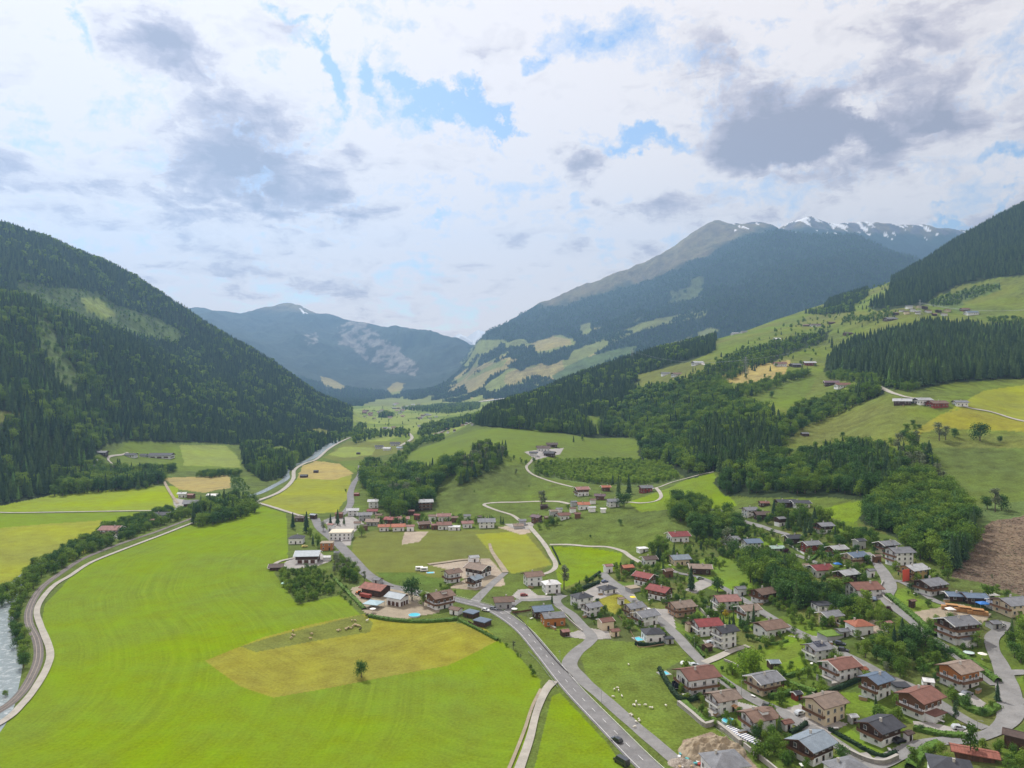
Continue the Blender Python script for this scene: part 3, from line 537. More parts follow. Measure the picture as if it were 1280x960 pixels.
spw = np.clip((D.PX - 870 + (n3 - .5) * 120) / 60, 0, 1) * (D.Y < 6700); alp = np.clip((D.h - tl - spw * 150) / 130, 0, 1) * isw
ac = np.array(COL['alp']) * (1 - n4[..., None] * .5) + np.array((.11, .14, .04)) * n4[..., None] * .6
fcol = fcol * (1 - alp[..., None]) + ac * alp[..., None]
gl = (fbm(D.X / 260 + 5, D.Y / 900, 4) > .585) & isw & (D.PX > 700) & (alp < .2) & (D.h > 500) & (D.h < 1000) & (D.PX < 880) & (n4 > .5)
fcol[gl] = (0.085, .11, .035)
sl = np.where(D.PX < 600, 1010 + (n4 - .5) * 500 + np.abs(D.PX - 378) * 14 + 60, 1840 + (n4 - .5) * 520 + (fbm(D.X / 60 + 3, D.Y / 150, 5) - .5) * 1500 + 300 - np.clip((D.PX - 900) / 100, 0, 1) * 80 + np.clip((905 - D.PX) / 20, 0, 3) * 200)
sn = (D.h > sl + np.clip((D.PX - 1120) / 90, 0, 3) * 200)
fcol[sn] = COL['snow']; rocky = (D.h > 1800) & ~sn & (n4 > .5) & (D.PX > 600); fcol[rocky] = (.12, .105, .10)
fmow = np.zeros(D.h.shape + (3,)); fmow[..., 2] = frg; fmow[..., 2][sn] = .1
f_o = field_mesh(D, 'mountains', M_FAR, fcol, fmow); tag(f_o, kind='structure')
# a snow peak closing the valley far behind
mb = MB(); sm_ = plain('far_snow', (.8, .83, .88), .9, .15, .002); pts = []
sk = [(540, 440), (565, 425), (578, 417), (588, 421), (597, 412), (606, 416), (620, 422), (650, 440)]
for i, (px, py) in enumerate(sk):
    for Y, dz in ((9700, -200), (9850, -70), (10000, 0), (10150, -250)):
        z = CAMZ - (py - CY) * 10000 / F + dz * (1 + .4 * math.sin(i * 2.3)); pts.append(((px - CX) / F * 10000 + random.uniform(-60, 60), Y, max(z, 0)))
mb.poly(pts, [(i * 4 + j, i * 4 + 4 + j, i * 4 + 5 + j, i * 4 + 1 + j) for i in range(len(sk) - 1) for j in range(3)], sm_)
tag(mb.build('snow_peak'), kind='structure')
# ------------------------------------------------------------------ roads, paths, river, yards
def catmull(P, step):
    P = np.array(P, float); out = []
    Q = np.vstack([2 * P[0] - P[1], P, 2 * P[-1] - P[-2]])
    for i in range(1, len(Q) - 2):
        p0, p1, p2, p3 = Q[i - 1], Q[i], Q[i + 1], Q[i + 2]; n = max(2, int(np.linalg.norm(p2 - p1) / step))
        for k in range(n):
            t = k / n; out.append(.5 * ((2 * p1) + (-p0 + p2) * t + (2 * p0 - 5 * p1 + 4 * p2 - p3) * t * t + (-p0 + 3 * p1 - 3 * p2 + p3) * t ** 3))
    out.append(Q[-2]); return np.array(out)
ROADPTS = []
def ribbon(name, pts, width, mat, off, kind='structure', world=False, wob=0.0, nacross=4, shift=0.0, dash=None):
    W = [(x, y) for x, y, _ in world_line(pts)] if not world else pts
    Ym = min(p[1] for p in W); c = catmull(W, max(1.5, Ym / 180)); t = np.gradient(c, axis=0); t /= np.linalg.norm(t, axis=1)[:, None] + 1e-9
    nrm = np.stack([-t[:, 1], t[:, 0]], 1); w0 = width if hasattr(width, '__len__') else (width, width)
    ww = np.interp(np.linspace(0, 1, len(c)), np.linspace(0, 1, len(w0)), w0)
    if wob: ww = ww * (1 + wob * (vnoise(c[:, 0] / 9, c[:, 1] / 9) - .5))
    mb = MB(); g = []
    for k in range(nacross + 1):
        s_ = (k / nacross - .5) * ww + shift; p = c + nrm * s_[:, None]; z = N.z(p[:, 0], p[:, 1]) + off + np.clip((p[:, 1] - 500) / 3000, 0, .5); g.append(np.stack([p[:, 0], p[:, 1], z], 1))
    g = np.array(g)
    if dash is None:
        vs = [tuple(v) for v in g.transpose(1, 0, 2).reshape(-1, 3)]; n = nacross + 1
        fs = [(i * n + k, i * n + k + 1, i * n + n + k + 1, i * n + n + k) for i in range(len(c) - 1) for k in range(nacross)]
        fs = [f[::-1] for f in fs] if True else fs
        mb.poly(vs, fs, mat)
    else:
        L = np.concatenate([[0], np.cumsum(np.linalg.norm(np.diff(c, axis=0), axis=1))])
        for a in np.arange(0, L[-1] - dash[0], dash[0] + dash[1]):
            q = [[np.array([np.interp(a + b_, L, g[k, :, j]) for j in range(3)]) for k in (0, nacross)] for b_ in (0, dash[0])]
            mb.face([tuple(q[0][0]), tuple(q[0][1]), tuple(q[1][1]), tuple(q[1][0])][::-1], mat)
    o = mb.build(name); me = o.data
    if len(me.polygons) and me.polygons[0].normal.z < 0: me.flip_normals()
    if kind: tag(o, kind=kind)
    if dash is None and kind == 'structure' and name != 'river':
        for p, w_ in zip(c, ww): ROADPTS.append((p[0], p[1], w_ / 2))
    return c
MAIN = [(872, 1010), (815, 963), (764, 912), (714, 860), (680, 818), (655, 789), (630, 770), (608, 759), (585, 753), (560, 747), (535, 745), (508, 737), (482, 731), (458, 717), (441, 699), (427, 684), (414, 672), (400, 660), (394, 648)]
SIDE = [(905, 1010), (862, 967), (800, 913), (757, 875), (728, 850), (712, 832), (720, 816), (736, 803), (739, 795), (726, 780), (715, 768), (700, 758), (696, 750), (705, 744)]
ROADS = [
 ('main_road', MAIN, 7.6, M_ASPH), ('main_road', [(400, 656), (412, 649), (428, 643), (438, 630), (438, 616), (443, 603), (449, 594), (450, 582)], (5, 7, 7, 6, 6), M_ASPH),
 ('side_road', SIDE, (5, 5, 5, 5.5, 7, 6, 5, 5, 5), M_LANE),
 ('lane', [(592, 753), (600, 745), (612, 733), (622, 724), (632, 716)], (6, 4), M_LANE), ('lane', [(704, 745), (690, 748), (668, 750), (650, 750)], 5, M_LANE), ('lane', [(650, 750), (640, 757), (632, 768)], 4, M_LANE),
 ('lane', [(700, 744), (690, 738), (684, 730)], 3.5, M_LANE),
 ('lane', [(665, 719), (682, 717), (693, 711), (694, 703), (688, 693), (683, 684), (673, 671), (661, 658), (650, 651), (640, 644), (624, 639), (610, 634), (605, 631), (612, 629), (640, 628), (668, 627), (695, 627), (712, 630)], 3.4, M_GRAVEL),
 ('lane', [(687, 681), (712, 681), (734, 683), (760, 684), (778, 689), (788, 696), (800, 703)], 3, M_GRAVEL),
 ('lane', [(716, 609), (700, 605), (680, 599), (664, 592), (658, 584), (664, 577), (668, 571)], 3, M_GRAVEL), ('lane', [(806, 616), (816, 611), (824, 609), (840, 603), (862, 597), (892, 590)], 3.2, M_GRAVEL),
 ('lane', [(820, 610), (825, 616), (826, 622), (818, 627), (800, 629), (785, 628), (760, 629)], 3.2, M_GRAVEL),
 ('village_street', [(752, 716), (760, 724), (775, 735), (787, 747), (800, 757), (822, 773), (845, 794), (862, 813), (878, 829), (894, 844), (920, 862), (948, 878), (975, 890), (1000, 905), (1030, 920), (1060, 940), (1080, 952)], (6, 5.5, 5, 5.5, 5, 5, 5), M_LANE),
 ('village_street', [(834, 711), (850, 717), (875, 722), (902, 734), (934, 753), (960, 770), (991, 788), (1030, 806), (1054, 818), (1082, 832), (1110, 847), (1139, 859), (1165, 874), (1184, 886), (1210, 902), (1232, 911)], (3, 3.5, 4, 4.5, 4.5, 4), M_LANE),
 ('village_street', [(1083, 691), (1092, 699), (1100, 710), (1108, 722), (1112, 734), (1108, 746), (1114, 757), (1132, 770), (1148, 784), (1162, 797), (1180, 808), (1192, 818), (1208, 830), (1224, 843), (1243, 857)], (4, 4.5, 6, 7, 5, 4, 3.5, 3), M_LANE),
 ('lane', [(1108, 728), (1125, 727), (1150, 740), (1170, 752), (1190, 758)], 3.5, M_LANE), ('lane', [(1110, 738), (1100, 745), (1096, 750)], 7, M_LANE),
 ('village_street', [(1076, 962), (1100, 955), (1122, 944), (1150, 932), (1180, 927), (1207, 926), (1228, 921), (1248, 912), (1262, 897), (1262, 875), (1257, 850), (1250, 830), (1241, 812), (1240, 798), (1250, 788), (1258, 778)], (6, 6, 5, 5, 8, 8, 6, 5, 5, 4), M_LANE),
 ('lane', [(1256, 843), (1275, 841), (1320, 842)], 4, M_LANE), ('lane', [(1262, 880), (1282, 877), (1320, 880)], 4, M_LANE), ('lane', [(880, 829), (895, 823), (915, 814), (935, 808)], 4, M_GRAVEL),
 ('lane', [(1142, 906), (1165, 908), (1190, 914), (1210, 916)], 4, M_YARD), ('lane', [(905, 679), (925, 685), (940, 690)], 4, M_LANE),
 ('lane', [(923, 650), (935, 654), (950, 658), (965, 663), (985, 669), (1000, 676)], 4, M_LANE), ('lane', [(985, 692), (1000, 696), (1015, 702), (1030, 708)], 3, M_LANE),
 ('dirt_track', [(632, 1010), (648, 965), (662, 925), (671, 890), (682, 864), (692, 852)], (3.5, 3, 2.6, 4), M_GRAVEL), ('ditch', [(614, 1010), (637, 960), (655, 915), (665, 885), (676, 862)], 1.2, M_DIRT),
 ('dirt_track', [(632, 716), (625, 705), (615, 690), (612, 680)], (4, 2), M_DIRT), ('dirt_track', [(535, 706), (558, 703), (580, 700), (600, 700)], 4, M_DIRT),
 ('riverside_path', [(-90, 950), (0, 905), (28, 881), (46, 858), (60, 832), (62, 812), (50, 781), (46, 765), (52, 750), (68, 732), (88, 720), (115, 703), (160, 685), (205, 668), (238, 655), (262, 646)], 2.9, M_GRAVEL),
 ('riverside_path', [(262, 646), (290, 640), (318, 628), (350, 615), (366, 600), (368, 588), (380, 580), (396, 574), (410, 562), (425, 553), (438, 547)], 5, M_GRAVEL), ('lane', [(320, 628), (340, 634), (362, 641), (385, 648)], 4, M_GRAVEL),
 ('lane', [(-60, 641), (0, 641), (110, 640), (215, 638), (240, 634), (270, 630), (300, 625)], 4, M_GRAVEL), ('lane', [(337, 712), (348, 703), (368, 698)], 3, M_GRAVEL),
 ('lane', [(140, 580), (135, 574), (142, 570), (160, 566)], 3, M_GRAVEL), ('lane', [(222, 630), (212, 615), (205, 602)], 3, M_DIRT),
 ('lane', [(1098, 484), (1112, 490), (1130, 496), (1155, 500)], 4, M_GRAVEL), ('lane', [(1195, 506), (1215, 511), (1245, 517), (1290, 528)], 4.5, M_GRAVEL), ('lane', [(868, 452), (880, 456), (895, 461)], 5, M_GRAVEL),
 ('lane', [(540, 545), (552, 540), (566, 534), (590, 528), (610, 522)], 8, M_GRAVEL), ('lane', [(500, 558), (515, 548), (508, 540), (500, 536)], 7, M_GRAVEL),
]
for i, (nm, pts, w_, mt) in enumerate(ROADS): ribbon(nm, pts, w_, mt, .10 + .012 * i, wob=.0 if mt in (M_ASPH,) else .12)
ribbon('railway_line', [(-70, 925), (0, 888), (25, 868), (40, 845), (48, 822), (46, 800), (36, 778), (38, 758), (52, 735), (78, 715), (105, 698), (150, 680), (195, 665), (232, 651), (300, 626)], 3.8, M_RAILBED, .12)
for dx in (-.75, .75): ribbon('railway_line', [(-70, 925), (0, 888), (25, 868), (40, 845), (48, 822), (46, 800), (36, 778), (38, 758), (52, 735), (78, 715), (105, 698), (150, 680), (195, 665), (232, 651), (300, 626)], .18, plain('rail_steel', (.25, .2, .17), .5, .1, metal=.6), .26, shift=dx, nacross=1)
ribbon('river', [(-75, 985), (-10, 905), (6, 862), (12, 825), (2, 790), (6, 765), (16, 742), (40, 716), (88, 688), (145, 664), (198, 645), (235, 633), (290, 622), (320, 618), (345, 606), (358, 598), (358, 590), (366, 583), (390, 573), (404, 561), (425, 551)], (9, 9, 11, 12, 8, 8, 8, 9, 14, 20, 18), M_RIVER, .08)
M_MARK = plain('road_paint', (.75, .75, .73), .7, .1)
ribbon('road_marking', MAIN[:12], .12, M_MARK, .72, dash=(3, 6), nacross=1)
for sx in (-3.45, 3.45): ribbon('road_marking', MAIN[:12], .13, M_MARK, .72, shift=sx, nacross=1)
def patch(name, poly, mat, off, world=None):
    """a paved area lying on the ground"""
    W = np.array([ground(*p)[:2] for p in poly]); mb = MB(); x0, y0 = W.min(0); x1, y1 = W.max(0); st = max(.8, (x1 - x0) / 40)
    xs = np.arange(x0, x1 + st, st); ys = np.arange(y0, y1 + st, st); gx_, gy_ = np.meshgrid(xs, ys, indexing='ij'); z = N.z(gx_, gy_) + off
    cx, cy = (gx_[:-1, :-1] + st / 2), (gy_[:-1, :-1] + st / 2); k = inpoly(cx, cy, [tuple(p) for p in W]); n = len(ys)
    mb.v = [tuple(v) for v in np.stack([gx_, gy_, z], -1).reshape(-1, 3)]; mb.mi(mat)
    for i, j in zip(*np.nonzero(k)): mb.f.append((i * n + j, (i + 1) * n + j, (i + 1) * n + j + 1, i * n + j + 1)); mb.m.append(0)
    if mb.f: tag(mb.build(name), kind='structure')
    for i, j in zip(*np.nonzero(k)): ROADPTS.append((cx[i, j], cy[i, j], st))
YARDS = [([(648, 737), (662, 736), (672, 744), (700, 745), (698, 750), (650, 750), (640, 745)], M_YARD), ([(975, 888), (1000, 880), (1040, 915), (1030, 925), (1000, 912)], M_YARD), ([(878, 868), (905, 873), (960, 886), (950, 895), (905, 888)], M_YARD),
 ([(1200, 870), (1215, 868), (1232, 878), (1228, 886), (1210, 882)], M_YARD), ([(1112, 938), (1140, 925), (1150, 932), (1125, 948)], M_YARD), ([(1060, 945), (1085, 940), (1100, 958), (1070, 970)], M_YARD),
 ([(440, 735), (470, 728), (520, 745), (560, 752), (548, 766), (500, 775), (470, 772), (455, 765), (438, 745)], M_DIRT), ([(372, 692), (400, 690), (412, 702), (395, 708), (360, 712), (350, 708)], M_YARD), ([(422, 672), (440, 672), (438, 682), (425, 682)], M_YARD),
 ([(405, 650), (440, 645), (455, 655), (440, 668), (415, 668)], M_YARD), ([(560, 735), (600, 715), (625, 722), (612, 735), (595, 738)], M_DIRT), ([(730, 740), (760, 722), (790, 738), (800, 755), (780, 745), (770, 742), (740, 752)], M_YARD),
 ([(800, 760), (840, 762), (845, 785), (835, 790), (810, 770)], M_YARD), ([(700, 795), (738, 800), (765, 798), (760, 789), (735, 785)], M_YARD), ([(985, 795), (1040, 795), (1035, 806), (1010, 800)], M_YARD), ([(878, 800), (900, 798), (905, 812), (885, 808)], M_YARD),
 ([(1130, 768), (1200, 755), (1240, 768), (1225, 782), (1200, 775), (1150, 780)], M_DIRT), ([(215, 622), (260, 630), (255, 636), (225, 640), (218, 632)], M_YARD), ([(112, 672), (145, 668), (146, 674), (115, 676)], M_GRAVEL), ([(655, 565), (675, 562), (705, 560), (700, 568), (670, 575)], M_YARD),
 ([(855, 738), (880, 722), (892, 730), (870, 742)], M_YARD), ([(1010, 890), (1060, 905), (1045, 912), (1010, 905)], M_YARD), ([(630, 655), (668, 652), (665, 662), (640, 660)], M_YARD)]
for i, (p, mt) in enumerate(YARDS): patch('yard', p, mt, .05 + .003 * i)
ROADPTS = np.array(ROADPTS)
# ------------------------------------------------------------------ houses
def winmesh(w, h, shut):
    mb = MB(); mb.box((0, 0, 0), (w, .10, h), M_FRAME); mb.box((0, -.055, .07), (w - .16, .02, h - .14), M_GLASS)
    mb.box((0, -.075, .05), (.06, .02, h - .1), M_FRAME); mb.box((0, -.10, -.08), (w + .2, .2, .06), M_CONC)
    if shut:
        for s in (-1, 1): mb.box((s * (w / 2 + .28), -.02, 0), (.46, .06, h), M_SHUT)
    return mb.mesh('window')
WIN = [winmesh(1.2, 1.35, False), winmesh(1.2, 1.35, True), winmesh(2.2, 2.1, False)]
_mb = MB(); _mb.box((0, 0, 0), (1.05, .1, 2.1), M_SHUT); _mb.box((0, -.06, .05), (.6, .03, 1.7), M_GLASS); _mb.cyl((.4, -.1, 1), .04, .1, M_METAL, 6); DOORM = _mb.mesh('door')
_mb = MB(); _mb.box((0, 0, 0), (2.5, .1, 2.2), M_FRAME)
for _k in range(4): _mb.box((0, -.06, .1 + _k * .53), (2.3, .03, .45), plain('garage_panel', (.45, .44, .42), .6, .05))
GARM = _mb.mesh('garage_door')
HOUSES = []
def house(px, py, w, th, n, roof, wall, label, opt='', cat='house', ratio=.85, name=None, group=None, group_only=False):
    x0, y0, _ = ground(px, py); thr = R(th); ext = w * y0 / F
    a = abs(math.cos(thr)) + ratio * abs(math.sin(thr)) * .9; oh = 1.15 if 'h' not in opt else .6
    L = max(2.2, ext / a - 2 * oh * .9); W = L * ratio
    if 'F' in opt or 's' in opt: oh = .35; L = max(2, ext / a - .7); W = L * ratio
    half = (L * abs(math.sin(thr)) + W * abs(math.cos(thr))) / 2
    y = y0 + half * .8; x = (px - CX) / F * y
    zz = [float(N.z(x + dx * L / 2, y + dy * W / 2)) for dx in (-1, 1) for dy in (-1, 1)]; z = min(zz) * .6 + max(zz) * .4
    z = min(z, float(N.z(x, y)) + .3)
    H = 2.55 * n; far = w < 12 or group_only; small = L < 6.5
    if n < 1: H = 2.3
    root = empty(name or ('house' if cat == 'house' else cat), (x, y, z), thr, label, cat, group)
    HOUSES.append((x, y, max(L, W) / 2 + 1.2, label, px, py, w, cat)); wm = WALL[wall[0]]; up = WALL[wall[1]] if len(wall) > 1 else None
    rm = ROOF[roof]; pitch = .36 if 'F' not in opt else 0
    if 'l' in opt: pitch = .25
    rh = pitch * W / 2
    mb = MB(); l, ww = L / 2, W / 2; base = -2.5
    if 'F' in opt or 'h' in opt:
        mb.box((0, 0, base), (L, W, H - base), wm)
    else:
        v = [(-l, -ww, base), (l, -ww, base), (l, ww, base), (-l, ww, base), (-l, -ww, H), (l, -ww, H), (l, ww, H), (-l, ww, H), (-l, 0, H + rh), (l, 0, H + rh)]
        mb.poly(v, [(0, 1, 5, 4), (1, 2, 6, 9, 5), (2, 3, 7, 6), (3, 0, 4, 8, 7), (4, 5, 9), (6, 7, 8)], wm)
    mb.build('wall', root)
    if up is not None and not ('F' in opt or 'h' in opt):   # timber upper storey and gables, a few centimetres proud of the render
        z1 = H - (2.6 if n >= 2 and len(wall) > 1 and 'G' not in opt else .1); e = .06; mb = MB()
        for sx in (-1, 1):
            f = [(sx * (l + e), -ww - e, z1), (sx * (l + e), ww + e, z1), (sx * (l + e), ww + e, H), (sx * (l + e), 0, H + rh - .02), (sx * (l + e), -ww - e, H)]
            mb.face(f if sx > 0 else f[::-1], up)
        if 'G' not in opt:
            mb.face([(-l - e, -ww - e, z1), (l + e, -ww - e, z1), (l + e, -ww - e, H), (-l - e, -ww - e, H)], up); mb.face([(l + e, ww + e, z1), (-l - e, ww + e, z1), (-l - e, ww + e, H), (l + e, ww + e, H)], up)
            for s_ in (-1, 1): mb.box((0, s_ * (ww + e / 2), z1 - .08), (L + 2 * e, e + .03, .08), M_FASC)
        mb.build('timber_cladding', root)
    # roof
    mb = MB(); t = .24
    if 'F' in opt:
        mb.box((0, 0, H), (L + 2 * oh, W + 2 * oh, .3), rm); mb.box((0, 0, H + .3), (L + 2 * oh - .5, W + 2 * oh - .5, .04), rm)
    elif 'h' in opt:
        a_, b_ = l + oh, ww + oh; hh = .42 * b_; k = max(a_ - b_, .3) if L >= W else .3
        v = [(-a_, -b_, H), (a_, -b_, H), (a_, b_, H), (-a_, b_, H), (-a_, -b_, H + .16), (a_, -b_, H + .16), (a_, b_, H + .16), (-a_, b_, H + .16), (-k, 0, H + hh + .16), (k, 0, H + hh + .16)]
        mb.poly(v, [(3, 2, 1, 0), (0, 1, 5, 4), (1, 2, 6, 5), (2, 3, 7, 6), (3, 0, 4, 7), (4, 5, 9, 8), (5, 6, 9), (6, 7, 8, 9), (7, 4, 8)], rm)
    else:
        a_ = l + oh * (1.25 if not small else .5); ev = oh if not small else .4
        for s_ in (-1, 1):
            yo = s_ * (ww + ev); zo = H - ev * pitch; zr = H + rh
            v = [(-a_, yo, zo), (a_, yo, zo), (a_, 0, zr), (-a_, 0, zr), (-a_, yo, zo + t), (a_, yo, zo + t), (a_, 0, zr + t), (-a_, 0, zr + t)]
            f = [(0, 3, 2, 1), (4, 5, 6, 7), (0, 1, 5, 4), (1, 2, 6, 5), (3, 0, 4, 7)]
            if s_ > 0: f = [q[::-1] for q in f]
            mb.poly(v, f, rm)
            for sx in (-1, 1):   # barge boards
                if far: continue
                xx = sx * (a_ + .03); fm = M_FASC if (px * 7 + py) % 3 else M_WHITE
                mb.poly([(xx - .05, yo, zo - .1), (xx + .05, yo, zo - .1), (xx + .05, 0, zr - .1), (xx - .05, 0, zr - .1), (xx - .05, yo, zo + t + .05), (xx + .05, yo, zo + t + .05), (xx + .05, 0, zr + t + .05), (xx - .05, 0, zr + t + .05)], [(0, 1, 5, 4), (1, 2, 6, 5), (2, 3, 7, 6), (3, 0, 4, 7), (4, 5, 6, 7), (3, 2, 1, 0)], fm)
        mb.box((0, 0, H + rh + t - .04), (2 * a_, .3, .09), rm)
    ro = mb.build('roof', root)
    if far: return root
    rnd = random.Random(int(px * 31 + py))
    if not small and 'F' not in opt and 'b' not in opt:
        mb = MB(); cx_ = rnd.uniform(-.25, .25) * L; cy_ = rnd.choice((-1, 1)) * .12 * W; mb.box((0, 0, 0), (.6, .6, 1.5), M_CHIM); mb.box((0, 0, 1.5), (.8, .8, .1), M_CONC)
        mb.build('chimney', ro, (cx_, cy_, H + rh - .55))
    if 'D' in opt:  # dormer ridge
        mb = MB(); mb.box((0, 0, 0), (2.6, 2.2, 1.3), wm); mb.box((0, -.1, 1.3), (3.2, 3.0, .18), rm); mb.build('dormer', ro, (L * .1, -W * .2, H + rh * .35))
    if 'V' in opt:
        mb = MB(); pv_ = plain('solar_cells', (.012, .016, .04), .15, .05, spec=.6)
        for i in range(4):
            for j in range(2):
                x_ = -L * .3 + i * 1.25; y_ = -ww * .75 + j * 1.75; z_ = H + rh * (1 + y_ / ww) + t + .06; sl2 = rh / ww
                mb.poly([(x_, y_, z_), (x_ + 1.15, y_, z_), (x_ + 1.15, y_ + 1.6, z_ + 1.6 * sl2), (x_, y_ + 1.6, z_ + 1.6 * sl2)], [(0, 1, 2, 3)], pv_)
        mb.build('solar_panel', ro)
    # which walls can be seen from about the camera
    faces = [((0, -1), L, ww), ((-1, 0), W, l), ((1, 0), W, l)]; vx, vy = -x, -y
    for (nx, ny), wl, dd in faces:
        gx_, gy_ = nx * math.cos(thr) - ny * math.sin(thr), nx * math.sin(thr) + ny * math.cos(thr)
        if (gx_ * vx + gy_ * vy) / math.hypot(vx, vy) < -.25: continue
        rz = math.atan2(ny, nx) + math.pi / 2
        if 'b' in opt:
            mb = MB()
            for i in range(3): mb.box(((i - 1) * wl * .3, -.05, .1), (wl * .2, .1, 2.2), M_SHUT)
            mb.build('barn_door', root, (nx * (dd + .07), ny * (dd + .07), 0), rz); continue
        if small:
            if ny: link('door', DOORM, root, (0, -(ww + .08), 0), 0)
            continue
        m = max(2, int(wl / 3.1)); wi = 1 if ('S' in opt) else 0
        gable = ny == 0 and 'h' not in opt and 'F' not in opt
        for st in range(int(n)):
            for i in range(m):
                s_ = (i + .5) / m * wl - wl / 2; p = (nx * (dd + .09), ny * (dd + .09)); q = (p[0] + (s_ if ny else 0), p[1] + (s_ if nx else 0), .9 + st * 2.55)
                if st == 0 and i == m // 2 and ny: link('door', DOORM, root, (q[0], q[1], .05), rz); continue
                if st == 0 and 'g' in opt and ny and i == 0: link('garage_door', GARM, root, (q[0] + .3, q[1], .05), rz); continue
                big = gable and 0 < i < m - 1
                link('window', WIN[2 if big else wi], root, (q[0], q[1], q[2] - (.75 if big else 0)), rz)
        if gable and rh > 1.6: link('window', WIN[0], root, (nx * (dd + .09), 0, H + .25), rz)
        # balconies with flower boxes on the gable side
        if ((gable and nx < 0) or ('f' in opt and ny)) and 'n' not in opt and n >= 2:
            bm_ = WALL['b'] if 'W' not in opt else M_WHITE
            for st in range(1, int(n)):
                mb = MB(); bw = wl + .6; mb.box((0, -.65, 0), (bw, 1.3, .14), M_CONC); mb.box((0, -1.28, .14), (bw, .06, .92), bm_); mb.box((0, -1.28, 1.06), (bw + .06, .14, .07), M_FASC)
                for s_ in (-1, 1): mb.box((s_ * bw / 2, -.65, .14), (.06, 1.28, .92), bm_)
                if st == int(n) - 1:
                    for s_ in (-1, 0, 1): mb.box((s_ * bw * .48, -1.2, .14), (.14, .14, 2.6 if s_ else 3.2), M_FASC)
                mb.build('balcony', root, (nx * (dd + .04), ny * (dd + .04), st * 2.55 - .25), rz)
    if 'A' in opt:  # lower lean-to in front
        mb = MB(); mb.box((-L * .1, -ww - 1.6, base), (L * .6, 3.1, 2.6 - base), wm); mb.box((-L * .1, -ww - 1.8, 2.6), (L * .6 + .8, 3.9, .2), rm); mb.build('porch', root)
    if 'T' in opt:  # terrace with glass rail
        mb = MB(); mb.box((-l - 2.2, -1, base), (4.4, W * .9, .3 - base), M_CONC); mb.box((-l - 4.3, -1, .3), (.08, W * .9, .9), M_METAL); mb.build('terrace', root)
    return root
